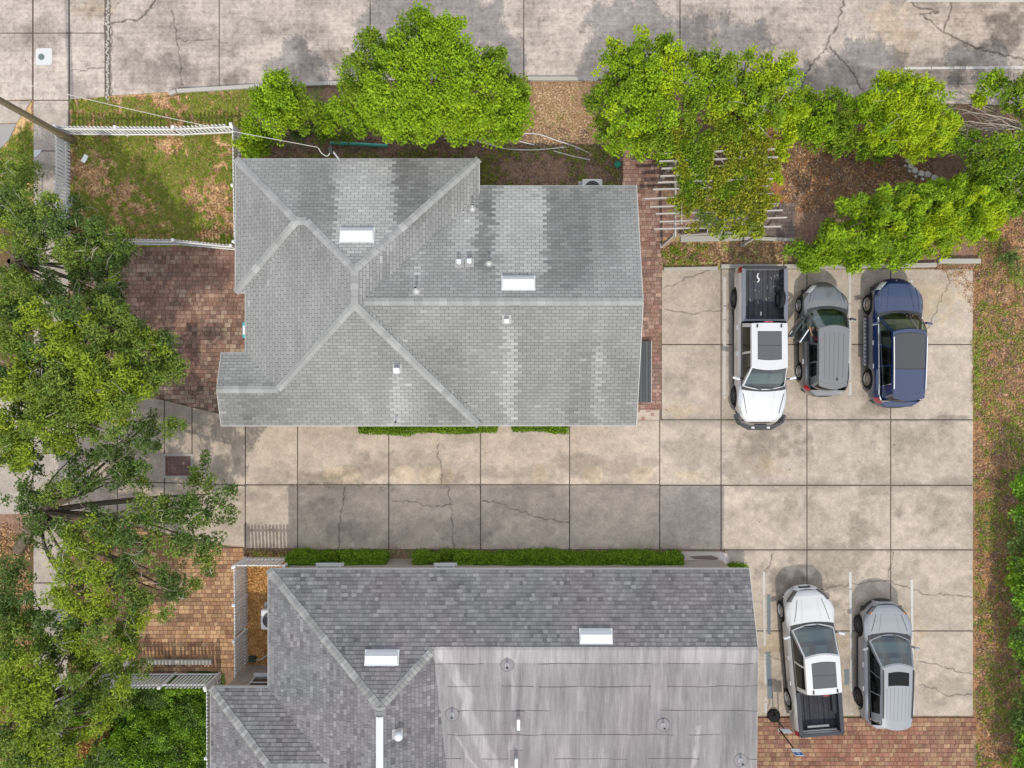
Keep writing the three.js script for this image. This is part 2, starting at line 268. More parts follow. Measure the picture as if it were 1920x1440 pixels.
// kerbs: real steps
const kerbMat = mat([0.34, 0.32, 0.29], 0.9, { map: null });
function kerb(pts, w, h, name = 'kerb', label, category = 'kerb') {
  const o = label ? thing(name, label, category) : structure(name);
  for (let i = 0; i + 1 < pts.length; i++) { const a = G(...pts[i]), b = G(...pts[i + 1]), n = Math.max(1, Math.round(a.distanceTo(b) / 2.4)); for (let k = 0; k < n; k++) { const p = a.clone().lerp(b, (k + 0.004) / n), q = a.clone().lerp(b, (k + 0.996) / n), L = p.distanceTo(q); M('kerb_stone', rbox(w, h + 0.1, L - 0.02, 0.02, (p.x + q.x) / 2, h / 2 - 0.05, (p.z + q.z) / 2, Math.atan2(q.x - p.x, q.z - p.z)), kerbMat, o); } }
  return settle(o);
}
kerb([[318, 177], [332, 172], [480, 163], [640, 157]], 0.16, 0.12);
kerb([[985, 149], [1122, 149]], 0.16, 0.12);
kerb([[1350, 500], [1585, 500], [1754, 497]], 0.18, 0.13);
kerb([[1243, 505], [1346, 503]], 0.14, 0.1);
kerb([[1757, 490], [1836, 490]], 0.2, 0.15, 'wheel_stop', 'loose concrete wheel stop at the far corner of the car park', 'wheel stop');
kerb([[1274, 449], [1392, 446]], 0.24, 0.14, 'garden_kerb', 'broad pale kerb along the open side of the pergola', 'kerb');
kerb([[1392, 447], [1488, 450]], 0.14, 0.1);
kerb([[262, 1240], [400, 1240]], 0.2, 0.14, 'garden_kerb', 'grey kerb on brick paving in front of the lower picket fence', 'kerb');
kerb([[160, 1243], [256, 1243]], 0.2, 0.14, 'garden_kerb', 'weathered kerb half hidden by leaves below the street tree', 'kerb');

// painted parking lines, worn into pieces
const paintMat = mat([0.43, 0.415, 0.395], 0.8), blueMat = mat([0.15, 0.18, 0.2], 0.85);
function line(u0, v0, u1, v1, w, m, name, wear, seed) {
  const r = rng(seed), L = Math.hypot(u1 - u0, v1 - v0), ex = (u1 - u0) / L, ey = (v1 - v0) / L, gs = []; let t = 0;
  while (t < L) { const l = 4 + r() * 22, e = Math.min(L, t + l); if (r() > wear) { const a = [], b = []; for (let s = t; s <= e + 0.01; s += Math.max(1.5, (e - t) / 5)) { const q = w / 2 * (0.82 + 0.24 * r()), p = w / 2 * (0.82 + 0.24 * r()); a.push([u0 + ex * s - ey * q, v0 + ey * s + ex * q]); b.unshift([u0 + ex * s + ey * p, v0 + ey * s - ex * p]); } if (a.length > 1) gs.push(prism(plan([...a, ...b]), 0.003, 0.009, siteUV)); } t = e + (r() < wear ? r() * 4 : 0.1); }
  M(name, merge(gs), m, drive);
}
line(1359, 502, 1358, 748, 5.4, paintMat, 'parking_line', 0.06, 1);
line(1593, 506, 1594, 742, 5, paintMat, 'parking_line', 0.1, 2);
line(1709, 505, 1710, 745, 5, paintMat, 'parking_line', 0.12, 3);
line(1432, 1072, 1436, 1342, 4.6, paintMat, 'parking_line', 0.18, 4);
line(1594, 1073, 1597, 1341, 5, paintMat, 'parking_line', 0.1, 5);
line(1709, 1071, 1712, 1340, 4.8, paintMat, 'parking_line', 0.12, 6);
line(1441, 1110, 1442, 1190, 7, blueMat, 'blue_line', 0.35, 7);
line(1440, 1222, 1444, 1310, 10, blueMat, 'blue_line', 0.12, 8);
line(1587, 1255, 1589, 1315, 9, blueMat, 'blue_line', 0.2, 9);
line(1695, 128, 1984, 126, 5, paintMat, 'parking_line', 0.06, 10);

// ---------- brick pavers ----------
const paverGrain = dataTex(128, 128, (i, j, o) => { const s = 205 + 40 * (hash2(i, j) - 0.5) + 60 * (fbm(i / 9, j / 9, 3) - 0.5); o[0] = o[1] = o[2] = s; });
const paverMat = new THREE.MeshPhysicalMaterial({ color: 0xffffff, roughness: 0.88, specularIntensity: 0.2, vertexColors: true, map: paverGrain });
const sandMat = mat([0.16, 0.12, 0.09], 0.95);
function paving(name, outline, unit, tones, seed, focus, moss = 0) {
  const o = structure(name), r = rng(seed), us = outline.map(p => p[0]), vs = outline.map(p => p[1]);
  const P = plan(outline), x0 = Math.min(...P.map(p => p[0])), x1 = Math.max(...P.map(p => p[0])), z0 = Math.min(...P.map(p => p[1])), z1 = Math.max(...P.map(p => p[1]));
  M('bedding_sand', prism(P, -0.12, -0.02, siteUV), sandMat, o);
  const list = [];
  let row = 0;
  for (let z = z0; z < z1; z += unit, row++) {
    let x = x0 - r() * unit;
    while (x < x1) {
      const w = r() < 0.62 ? unit : unit * 1.5, cx = x + w / 2, cz = z + unit / 2;
      x += w;
      if (!inPoly(cx, cz, P)) continue;
      const u = 960 + cx * PPM, v = 720 + cz * PPM, n = fbm(u * 0.02 + seed, v * 0.02, 3);
      const t = tones[Math.floor(clamp(r() * 0.7 + (n - 0.5) * 1.5 + 0.15, 0, 0.999) * tones.length)], s = 0.84 + 0.3 * r() - moss * sstep(0.5, 0.66, fbm(u * 0.03 + 50 + seed, v * 0.05, 4)) * 0.5;
      list.push({ cx, cz, w, c: [t[0] * s, t[1] * s, t[2] * s], d: (u - focus[0]) ** 2 + (v - focus[1]) ** 2, y: (r() - 0.5) * 0.008, a: r() });
    }
  }
  list.sort((a, b) => a.d - b.d);
  const geo = e => { const j = 0.012, w = e.w - j, d = unit - j, g = new THREE.BufferGeometry(), h = 0.045, b = 0.006, y1 = e.y, P8 = [[-w / 2, -d / 2], [w / 2, -d / 2], [w / 2, d / 2], [-w / 2, d / 2]], pos = [], uv = [];
    const at = (i, y, s) => { const p = P8[i % 4]; pos.push(e.cx + p[0] - Math.sign(p[0]) * s, y, e.cz + p[1] - Math.sign(p[1]) * s); uv.push(e.a * 9 + p[0] * 2, e.a * 5 + p[1] * 2); };
    for (const i of [0, 2, 1, 0, 3, 2]) at(i, y1, b);
    for (let i = 0; i < 4; i++) { at(i, y1 - b, 0); at(i, y1, b); at(i + 1, y1, b); at(i, y1 - b, 0); at(i + 1, y1, b); at(i + 1, y1 - b, 0); at(i, y1 - h, 0); at(i, y1 - b, 0); at(i + 1, y1 - b, 0); at(i, y1 - h, 0); at(i + 1, y1 - b, 0); at(i + 1, y1 - h, 0); }
    g.setAttribute('position', new THREE.Float32BufferAttribute(pos, 3)); g.setAttribute('uv', new THREE.Float32BufferAttribute(uv, 2)); g.computeVertexNormals(); return tint(g, e.c); };
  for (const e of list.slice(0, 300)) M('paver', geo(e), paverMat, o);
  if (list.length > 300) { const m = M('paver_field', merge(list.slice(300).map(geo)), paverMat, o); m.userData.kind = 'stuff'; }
  return o;
}
const RED = [[0.372, 0.218, 0.165], [0.447, 0.275, 0.208], [0.409, 0.240, 0.179], [0.497, 0.323, 0.244], [0.323, 0.205, 0.165], [0.522, 0.381, 0.287]];
const TAN = [[0.546, 0.312, 0.169], [0.624, 0.377, 0.208], [0.481, 0.260, 0.156], [0.676, 0.429, 0.247], [0.442, 0.260, 0.169], [0.598, 0.338, 0.182]];
const ROSE = [[0.432, 0.252, 0.192], [0.480, 0.300, 0.240], [0.384, 0.216, 0.168], [0.528, 0.348, 0.276], [0.360, 0.228, 0.192]];
paving('brick_patio', [[132, 463], [470, 463], [470, 560], [482, 560], [482, 680], [440, 680], [440, 783], [412, 774], [308, 748], [220, 731], [132, 720]], 0.18, RED, 3, [340, 600], 0.5);
paving('brick_court', [[132, 966], [220, 981], [308, 1003], [400, 1023], [458, 1030], [458, 1256], [410, 1258], [132, 1258]], 0.175, TAN, 4, [370, 1140], 0.6);
paving('brick_path', [[1168, 280], [1240, 280], [1240, 380], [1300, 380], [1300, 442], [1240, 442], [1238, 788], [1170, 788]], 0.17, ROSE, 5, [1222, 600], 0.3);
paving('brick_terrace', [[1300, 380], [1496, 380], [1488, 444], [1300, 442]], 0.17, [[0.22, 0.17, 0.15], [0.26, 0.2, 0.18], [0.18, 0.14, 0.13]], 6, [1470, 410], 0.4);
paving('brick_apron', [[1386, 1346], [1828, 1346], [1832, 1520], [1386, 1520]], 0.185, [[0.36, 0.17, 0.115], [0.4, 0.2, 0.135], [0.42, 0.25, 0.155], [0.33, 0.165, 0.12], [0.46, 0.29, 0.175], [0.35, 0.19, 0.14]], 7, [1640, 1400], 0.35);
// ---------- houses ----------
const granule = dataTex(256, 256, (i, j, o) => { const s = 212 + 50 * (hash2(i * 3, j * 5) - 0.5) + 40 * (fbm(i / 6, j / 6, 3) - 0.5); o[0] = o[1] = o[2] = s; });
const shingleMat = new THREE.MeshPhysicalMaterial({ color: 0xffffff, roughness: 0.92, specularIntensity: 0.2, vertexColors: true, map: granule });
const deckMat = mat([0.095, 0.093, 0.092], 0.95);
const fasciaMat = mat([0.44, 0.43, 0.41], 0.7);
const stucco = dataTex(256, 256, (i, j, o) => { const s = 222 + 30 * (hash2(i, j) - 0.5) + 36 * (fbm(i / 20, j / 20, 4) - 0.5); o[0] = s; o[1] = s * 0.985; o[2] = s * 0.96; });
const whiteMetal = mat([0.52, 0.535, 0.55], 0.5), whitePaint = mat([0.5, 0.5, 0.49], 0.6);
const pipeMat = mat([0.5, 0.5, 0.48], 0.6), blackMat = mat([0.02, 0.02, 0.022], 0.6), leadMat = mat([0.3, 0.29, 0.28], 0.6);
const glassDark = phys([0.03, 0.035, 0.04], 0.06, { clearcoat: 1, clearcoatRoughness: 0.03 });

function faceFrame(f) {              // plan axes of a roof face: s runs up the slope, e along the courses
  const d = f.down, s = [-d[0], -d[1]], e = [-s[1], s[0]];
  return { toSE: p => [p[0] * e[0] + p[1] * e[1], p[0] * s[0] + p[1] * s[1]], toXZ: q => [q[0] * e[0] + q[1] * s[0], q[0] * e[1] + q[1] * s[1]] };
}
// one lapped tab: polygon in (e,s), thick at its lower edge
function tabGeo(f, fr, poly, s0, s1, lift0, lift1, color, jit) {
  if (polyArea(poly) < 0) poly = poly.slice().reverse();
  const pos = [], uv = [], P = poly.map(q => { const [x, z] = fr.toXZ(q), t = (q[1] - s0) / (s1 - s0); return [x, f.y(x, z) + lerp(lift0, lift1, t), z, f.y(x, z)]; });
  const n = P.length, up = (a, b, c) => { const A = V(...a.slice(0, 3)), B = V(...b.slice(0, 3)), D = V(...c.slice(0, 3)); return B.sub(A).cross(D.sub(A)).y > 0; };
  const put = (p, y) => { pos.push(p[0], y, p[2]); uv.push(p[0] * 1.7 + jit * 3, p[2] * 1.7 + jit * 7); };
  for (let i = 1; i + 1 < n; i++) { const t = up(P[0], P[i], P[i + 1]) ? [P[0], P[i], P[i + 1]] : [P[0], P[i + 1], P[i]]; for (const p of t) put(p, p[1]); }
  const flip = !up(P[0], P[1], P[2]);
  for (let i = 0; i < n; i++) { let a = P[i], b = P[(i + 1) % n]; if (flip) [a, b] = [b, a]; put(a, a[3]); put(b, b[1]); put(a, a[1]); put(a, a[3]); put(b, b[3]); put(b, b[1]); }
  const g = new THREE.BufferGeometry(); g.setAttribute('position', new THREE.Float32BufferAttribute(pos, 3)); g.setAttribute('uv', new THREE.Float32BufferAttribute(uv, 2)); g.computeVertexNormals();
  return color ? tint(g, color) : g;
}
function deckGeo(f, th) {            // the boards under the shingles
  const poly = f.poly, pos = [], tri = THREE.ShapeUtils.triangulateShape(poly.map(p => new THREE.Vector2(...p)), []), cw = polyArea(poly) < 0;
  const Y = (p, o) => [p[0], f.y(p[0], p[1]) - o, p[1]];
  for (const t of tri) { const q = cw ? t : [t[0], t[2], t[1]]; for (const i of q) pos.push(...Y(poly[i], 0.002)); for (const i of [q[0], q[2], q[1]]) pos.push(...Y(poly[i], th)); }
  for (let i = 0; i < poly.length; i++) { let a = poly[i], b = poly[(i + 1) % poly.length]; if (cw) [a, b] = [b, a]; pos.push(...Y(a, th), ...Y(a, 0.002), ...Y(b, 0.002), ...Y(a, th), ...Y(b, 0.002), ...Y(b, th)); }
  const g = new THREE.BufferGeometry(); g.setAttribute('position', new THREE.Float32BufferAttribute(pos, 3)); g.computeVertexNormals(); return norm(g);
}
function shingles(faces, opt, parent, focus) {
  const r = rng(opt.seed), all = [];
  for (const f of faces) {
    const fr = faceFrame(f), P = f.poly.map(fr.toSE), e0 = Math.min(...P.map(p => p[0])), e1 = Math.max(...P.map(p => p[0])), s0 = Math.min(...P.map(p => p[1])), s1 = Math.max(...P.map(p => p[1]));
    let row = 0;
    for (let s = s0 - 0.01; s < s1; s += opt.exp, row++) {
      let e = e0 - (opt.random ? r() * opt.w : (row % 2 ? opt.w / 2 : 0) + 0.02);
      while (e < e1) {
        const w = opt.random ? opt.w * (0.45 + r() * 0.9) : opt.w, gap = opt.gap, s9 = s + opt.exp + (opt.gapS ? -opt.gapS : 0.012), q = clipPoly(P, [[e + gap / 2, s], [e + w - gap / 2, s], [e + w - gap / 2, s9], [e + gap / 2, s9]]);
        e += w;
        if (q.length < 3 || Math.abs(polyArea(q)) < 0.0015) continue;
        let cx = 0, cz = 0; for (const p of q) { const t = fr.toXZ(p); cx += t[0] / q.length; cz += t[1] / q.length; }
        const y = f.y(cx, cz), k = 1320 / (30 - y), u = 960 + cx * k, v = 720 + cz * k;
        const c = opt.tone(u, v, r, f), lift = opt.lift * (0.8 + 0.5 * r());
        all.push({ g: tabGeo(f, fr, q, s, s + opt.exp, lift, 0.003, c, r()), d: Math.hypot(u - focus[0], v - focus[1]) - Math.abs(polyArea(q)) * 4000 });
      }
    }
  }
  all.sort((a, b) => a.d - b.d);
  for (const a of all.slice(0, 300)) M('shingle', a.g, shingleMat, parent);
  const m = M('shingle_field', merge(all.slice(300).map(a => a.g)), shingleMat, parent); m.userData.kind = 'stuff';
}
// ridge and hip caps from low point a to high point b, bent over two plan side directions
function caps(parent, a, b, f1, f2, step, half, color, seed, name = 'ridge_cap', lift = 0.03) {
  const r = rng(seed), d = b.clone().sub(a), L = d.length(); d.normalize(); const h = V(d.x, 0, d.z).normalize(), s1 = V(-h.z, 0, h.x), n = Math.max(1, Math.round(L / step));
  const fa = (f, p) => f.y(p.x, p.z);
  for (let i = 0; i < n; i++) {
    const t0 = i / n * L - (i ? 0.03 : 0), t1 = (i + 1) / n * L, hw = half * (0.94 + 0.1 * r()), pos = [], c0 = a.clone().addScaledVector(d, t0), c1 = a.clone().addScaledVector(d, t1);
    const pt = (c, side, w, up) => { const p = c.clone().addScaledVector(s1, side * w), y = w === 0 ? c.y : Math.min(c.y, Math.max(fa(f1, p), fa(f2, p)) > c.y ? Math.min(fa(f1, p), fa(f2, p)) : Math.min(fa(f1, p), fa(f2, p))); return V(p.x, y + up, p.z); };
    const l0 = lift * (1.15 + 0.2 * r()), l1 = lift * 0.75;
    const rows = [[c0, l0], [c1, l1]].map(([c, l]) => [pt(c, -1, hw, 0.004), pt(c, -1, hw, l * 0.8), pt(c, -1, hw * 0.45, l), pt(c, 0, 0, l * 1.25), pt(c, 1, hw * 0.45, l), pt(c, 1, hw, l * 0.8), pt(c, 1, hw, 0.004)]);
    const tri = (p, q, s) => pos.push(p.x, p.y, p.z, q.x, q.y, q.z, s.x, s.y, s.z);
    for (let k = 0; k < 6; k++) { const [A, B] = rows; tri(A[k], B[k], B[k + 1]); tri(A[k], B[k + 1], A[k + 1]); }
    const e = rows[0], c = V(c0.x, c0.y - 0.02, c0.z); for (let k = 0; k < 6; k++) tri(c, e[k + 1], e[k]);
    const g = new THREE.BufferGeometry(); g.setAttribute('position', new THREE.Float32BufferAttribute(pos, 3)); g.computeVertexNormals(); norm(g);
    const q = color(r); for (let k = 0; k < g.attributes.position.count; k++) g.attributes.uv.setXY(k, g.attributes.position.getX(k) * 1.7, g.attributes.position.getZ(k) * 1.7);
    M(name, tint(g, q), shingleMat, parent);
  }
}
function fascia(parent, pts, y, h = 0.17) { for (let i = 0; i + 1 < pts.length; i++) { const a = V(pts[i][0], y[i] ?? y, pts[i][1]), b = V(pts[i + 1][0], y[i + 1] ?? y, pts[i + 1][1]); M('fascia', beam(a, b, 0.028, h), fasciaMat, parent); } }
function windowOn(parent, cx, cy, cz, w, h, nx, nz, panes = 2) {
  const ry = Math.atan2(nx, nz), o = new THREE.Group(); o.name = 'window'; o.position.set(cx, cy, cz); o.rotation.y = ry; parent.add(o);
  const fr = []; for (const s of [-1, 1]) { fr.push(rbox(0.07, h, 0.09, 0.01, s * (w / 2 - 0.035), 0, 0.0)); fr.push(rbox(w, 0.07, 0.092, 0.01, 0, s * (h / 2 - 0.035), 0)); }
  if (panes > 1) fr.push(rbox(w - 0.1, 0.05, 0.07, 0.01, 0, 0, 0));
  M('frame', merge(fr), whitePaint, o); M('sill', rbox(w + 0.16, 0.05, 0.16, 0.012, 0, -h / 2 - 0.03, 0.05), whitePaint, o);
  for (let k = 0; k < panes; k++) M('pane', box(w - 0.12, h / panes - 0.06, 0.012, 0, (k + 0.5) / panes * h - h / 2, 0.005), glassDark, o);
  return o;
}
// small roof fittings (parts of a house), p = point on the slope
const onFace = (f, u, v) => { let p; let h = 3.5; for (let i = 0; i < 6; i++) { p = G(u, v, h); h = f.y(p.x, p.z); } return V(p.x, h, p.z); };
function slopeGroup(parent, name, f, p) { const o = new THREE.Group(); o.name = name; o.position.copy(p); const e = 0.1, n = V(f.y(p.x - e, p.z) - f.y(p.x + e, p.z), 2 * e, f.y(p.x, p.z - e) - f.y(p.x, p.z + e)).normalize(); o.quaternion.setFromUnitVectors(V(0, 1, 0), n); parent.add(o); return o; }
function offRidgeVent(parent, f, u, v, w, d, flipped) {
  const o = slopeGroup(parent, 'roof_vent', f, onFace(f, u, v)), s = flipped ? -1 : 1;
  const sh = new THREE.Shape([[-d / 2, 0], [d / 2, 0], [d / 2, 0.035], [d / 2 - 0.03, 0.06], [-d / 2 + 0.16, 0.165], [-d / 2 + 0.13, 0.165], [-d / 2, 0.05]].map(p => new THREE.Vector2(...p)));
  const g = new THREE.ExtrudeGeometry(sh, { depth: w, bevelEnabled: true, bevelSize: 0.008, bevelThickness: 0.008, bevelSegments: 1 }); g.translate(0, 0.01, -w / 2); g.rotateY(-Math.PI / 2 * 1); if (flipped) g.rotateY(Math.PI);
  M('hood', g, whiteMetal, o);
  M('flange', rbox(w + 0.1, 0.012, d + 0.14, 0.004, 0, 0.016, 0), whiteMetal, o);
  M('louvre', box(w - 0.06, 0.04, 0.02, 0, 0.035, -s * (d / 2 + 0.016)), leadMat, o);
  M('hood_seam', box(w - 0.02, 0.006, 0.014, 0, 0.186, -s * (d / 2 - 0.145)), leadMat, o);
  for (let k = -3; k <= 3; k++) M('screw', cyl(0.012, 0.012, 0.01, k * w / 7, 0.14, -s * (d / 2 - 0.09), 6), leadMat, o);
}
function pipeVent(parent, f, u, v, h, r, cap) {
  const o = slopeGroup(parent, cap ? 'exhaust_cap' : 'vent_pipe', f, onFace(f, u, v));
  if (cap) { M('flashing', rbox(0.34, 0.012, 0.34, 0.004, 0, 0.018, 0), leadMat, o); M('collar', cyl(r * 0.8, r * 0.9, h, 0, h / 2, 0, 14), pipeMat, o); M('cap', rbox(r * 2.6, 0.07, r * 2.5, 0.02, 0, h + 0.02, 0.02), whiteMetal, o); M('grille', box(r * 2.1, h * 0.7, 0.02, 0, h * 0.5, -r * 1.05), leadMat, o); }
  else { M('flashing', cyl(r * 2.6, r * 3.2, 0.02, 0, 0.02, 0, 16), leadMat, o); M('boot', cyl(r * 1.15, r * 1.9, 0.09, 0, 0.06, 0, 14), pipeMat, o); const p = new THREE.CylinderGeometry(r, r, h, 14, 1, true); p.translate(0, h / 2, 0); M('pipe', p, mat([0.4, 0.4, 0.39], 0.55, { side: THREE.DoubleSide }), o); M('bore', cyl(r * 0.85, r * 0.85, 0.02, 0, h * 0.75, 0, 12), blackMat, o); }
  return o;
}

// ----- upper house -----
{
  const he = 2.75, p = 0.3, xw = -10.32, xe = -1.28, zn = -8.71, zs = 1.61, xr = -5.80, zr0 = -4.19, zr1 = -2.91, dl = 0.12;
  const F = {
    north: { down: [0, -1], poly: [[-10.70, zn], [xe, zn], [xr, zr0], [-7.74, -6.13], [-8.12, -6.13]], y: (x, z) => he + p * (z - zn) },
    wingWest: { down: [-1, 0], poly: [[-10.70, zn], [-8.12, -6.13], [-10.70, -3.55]], y: x => he + p * (x + 10.70) },
    wingSouth: { down: [0, 1], poly: [[-10.70, -3.55], [-8.12, -6.13], [-7.74, -6.13], [-10.32, -3.55]], y: (x, z) => he + p * (-3.55 - z) },
    west: { down: [-1, 0], poly: [[xw, -3.55], [-7.74, -6.13], [xr, zr0], [xr, zr1], [-8.915, 0.205], [xw, -1.20]], y: x => he + p * (x - xw) },
    gableNorth: { down: [0, -1], poly: [[-11.25, -1.20], [xw, -1.20], [-8.915, 0.205], [-11.25, 0.205]], y: (x, z) => he + p * (z + 1.20) },
    south: { down: [0, 1], poly: [[-11.25, 0.205], [-8.915, 0.205], [xr, zr1], [xe, zs], [-11.25, zs]], y: (x, z) => he + p * (zs - z) },
    east: { down: [1, 0], poly: [[xe, zn], [xe, -7.30], [-5.535, -3.045], [xe, 1.21], [xe, zs], [xr, zr1], [xr, zr0]], y: x => he + p * (xe - x) },
    eastNorth: { down: [0, -1], poly: [[xe, -7.70], [4.83, -7.70], [4.83, -3.045], [-5.535, -3.045], [xe, -7.30]], y: (x, z) => he - dl + p * (z + 7.70) },
    eastSouth: { down: [0, 1], poly: [[-5.535, -3.045], [4.83, -3.045], [4.83, zs], [xe, zs], [xe, 1.21]], y: (x, z) => he - dl + p * (zs - z) },
  };
  const house = thing('shingled_house', 'house with pale weathered grey three-tab hip roof beside the parked cars', 'house');
  const roof = new THREE.Group(); roof.name = 'roof'; house.add(roof);
  M('roof_deck', merge(Object.values(F).map(f => deckGeo(f, 0.13))), deckMat, roof);
  // weathering seen on the tabs: pale zinc-washed columns below metal, algae-dark columns between
  const COL = [ // u0,u1,v0,v1,change
    [628, 738, 298, 470, .075], [738, 795, 298, 415, -.06], [795, 850, 330, 400, -.025], [560, 628, 300, 430, -.03], [848, 890, 395, 495, .07], [893, 928, 350, 520, -.06], [930, 1020, 345, 520, .08], [1020, 1105, 345, 540, -.055], [1105, 1150, 345, 470, -.03], [1150, 1200, 345, 540, .01],
    [944, 968, 604, 797, .09], [738, 752, 696, 800, .09], [752, 770, 700, 800, .04], [1113, 1130, 640, 797, .05], [1060, 1113, 640, 797, -.03], [1130, 1195, 660, 797, -.03], [968, 1050, 620, 797, -.012], [800, 870, 640, 790, -.03], [460, 545, 735, 800, -.05], [415, 470, 700, 800, -.03], [775, 792, 480, 550, .05], [914, 924, 440, 500, .05], [700, 770, 480, 560, -.03], [590, 640, 470, 500, -.03],
  ];
  shingles(Object.values(F), {
    seed: 11, exp: 0.118, w: 0.305, gap: 0.015, gapS: 0.01, lift: 0.015,
    tone: (u, v, r, f) => {
      const du = (fbm(u * 0.05, v * 0.02, 2) - 0.5) * 10, dv = (fbm(u * 0.06 + 9, v * 0.06, 2) - 0.5) * 18; let g = 0.31 + (fbm(u * 0.012, v * 0.012 + 4, 3) - 0.5) * 0.1 + (fbm(u * 0.09, v * 0.014 + 4, 3) - 0.5) * 0.08 + (r() - 0.5) * 0.045; const ju = (r() + r() - 1) * 20, jv = (r() + r() - 1) * 40;
      for (const [a, b, c, d, k] of COL) { const uu = u + du + ju * 0.5, vv = v + dv + jv * 0.5, m = sstep(a - 9, a + 9, uu) * sstep(b + 9, b - 9, uu) * sstep(c - 22, c + 22, vv) * sstep(d + 22, d - 22, vv); g += 1.6 * k * m * (0.75 + 0.4 * r()); }
      if (r() < 0.012) g += 0.06; g = Math.max(0.1, g); return [g * 1.0, g * 0.995, g * 0.965];
    },
  }, roof, [760, 560]);
  const capC = r => { const g = 0.325 + r() * 0.08 + (r() < 0.1 ? 0.05 : 0); return [g, g * 0.995, g * 0.965]; };
  const P = (x, z, f) => V(x, f.y(x, z), z);
  caps(roof, P(-10.70, zn, F.north), P(-8.12, -6.13, F.north), F.north, F.wingWest, 0.28, 0.145, capC, 1);
  caps(roof, P(-10.70, -3.55, F.wingWest), P(-8.12, -6.13, F.wingWest), F.wingWest, F.wingSouth, 0.28, 0.145, capC, 2);
  caps(roof, P(-8.12, -6.13, F.north), P(-7.74, -6.13, F.north), F.north, F.wingSouth, 0.2, 0.145, capC, 3);
  caps(roof, P(-7.74, -6.13, F.north), P(xr, zr0, F.north), F.north, F.west, 0.28, 0.145, capC, 4);
  caps(roof, P(xe, zn, F.north), P(xr, zr0, F.north), F.north, F.east, 0.28, 0.145, capC, 5);
  caps(roof, P(xr, zr0, F.west), P(xr, zr1, F.west), F.west, F.east, 0.28, 0.145, capC, 6);
  caps(roof, P(-8.915, 0.205, F.south), P(xr, zr1, F.south), F.south, F.west, 0.28, 0.145, capC, 7);
  caps(roof, P(-11.25, 0.205, F.south), P(-8.915, 0.205, F.south), F.south, F.gableNorth, 0.28, 0.145, capC, 8);
  caps(roof, P(xe, zs, F.south), P(xr, zr1, F.south), F.south, F.east, 0.28, 0.145, capC, 9);
  caps(roof, P(4.83, -3.045, F.eastNorth), P(-5.45, -3.045, F.eastNorth), F.eastNorth, F.eastSouth, 0.3, 0.145, capC, 10);
  // eaves boards
  const fe = he - 0.1, fw = he - dl - 0.1, rw = he - dl + p * 4.655 - 0.1, rg = he + p * 1.405 - 0.1;
  fascia(house, [[-10.72, zn], [-10.72, -3.55]], fe); fascia(house, [[-10.72, zn - 0.015], [xe, zn - 0.015]], fe); fascia(house, [[xe + 0.015, zn], [xe + 0.015, -7.2]], fe); fascia(house, [[xe, -7.715], [4.83, -7.715]], fw);
  fascia(house, [[4.845, -7.72], [4.845, -3.045], [4.845, zs]], [fw, rw, fw]); fascia(house, [[4.83, zs + 0.015], [xe, zs + 0.015]], fw); fascia(house, [[xe, zs + 0.015], [-11.25, zs + 0.015]], fe);
  fascia(house, [[-11.265, zs], [-11.265, 0.205], [-11.265, -1.21]], [fe, rg, fe]); fascia(house, [[-11.25, -1.215], [-10.33, -1.215]], fe); fascia(house, [[-10.335, -1.2], [-10.335, -3.55]], fe); fascia(house, [[-10.34, -3.535], [-10.70, -3.535]], fe);
  // walls
  const wallMat = mat([0.46, 0.42, 0.37], 0.9, { map: stucco }), W = (x0, x1, z0, z1, h) => box(x1 - x0, h + 0.1, z1 - z0, (x0 + x1) / 2, h / 2 - 0.05, (z0 + z1) / 2);
  const gable = (x, z0, z1, h0, h1, t) => { const s = new THREE.Shape([[z0, h0], [z1, h0], [(z0 + z1) / 2, h1]].map(q => new THREE.Vector2(...q))); const g = new THREE.ExtrudeGeometry(s, { depth: t, bevelEnabled: false }); g.rotateY(-Math.PI / 2); g.translate(x, 0, 0); return g; };
  M('wall', merge([W(xw + 0.35, xe - 0.35, zn + 0.35, zs - 0.35, he - 0.06), W(-10.36, -9.9, zn + 0.352, -3.9, he - 0.062), W(-10.85, -9.9, -0.85, zs - 0.352, he - 0.062), W(xe - 0.5, 4.48, -7.35, zs - 0.354, he - dl - 0.07), gable(4.47, -7.3, 1.2, he - dl - 0.08, he - dl + p * 4.2, 0.15), gable(-10.7, -0.8, 1.2, he - 0.08, he + p * 1.0, 0.15)]), wallMat, house);
  windowOn(house, -6, 1.5, zs - 0.34, 1.2, 1.2, 0, 1); windowOn(house, -2.8, 1.5, zs - 0.34, 1.2, 1.2, 0, 1); windowOn(house, 2, 1.5, zs - 0.34, 1.2, 1.2, 0, 1); windowOn(house, -6, 1.5, zn + 0.34, 1.2, 1.2, 0, -1); windowOn(house, 4.49, 1.5, -5.4, 1.1, 1.2, 1, 0);
  { const d = new THREE.Group(); d.name = 'door'; house.add(d); M('door_leaf', rbox(0.06, 2.05, 0.92, 0.01, 4.5, 1.03, -1.1), whitePaint, d); M('handle', rbox(0.06, 0.05, 0.12, 0.01, 4.56, 1.0, -0.75), leadMat, d); }
  // roof fittings
  offRidgeVent(house, F.north, 669.5, 441, 1.2, 0.48, false);
  offRidgeVent(house, F.eastNorth, 972, 531, 1.16, 0.46, false);
  pipeVent(house, F.eastNorth, 861, 494, 0.2, 0.07, true); pipeVent(house, F.eastNorth, 880.5, 493, 0.2, 0.07, true);
  pipeVent(house, F.eastSouth, 950, 599, 0.16, 0.065, true); pipeVent(house, F.south, 745, 691, 0.2, 0.09, true);
  pipeVent(house, F.eastNorth, 781, 546, 0.36, 0.05); pipeVent(house, F.eastNorth, 917, 494, 0.3, 0.045); pipeVent(house, F.eastNorth, 886, 392, 0.36, 0.045); pipeVent(house, F.south, 744, 786, 0.34, 0.045);
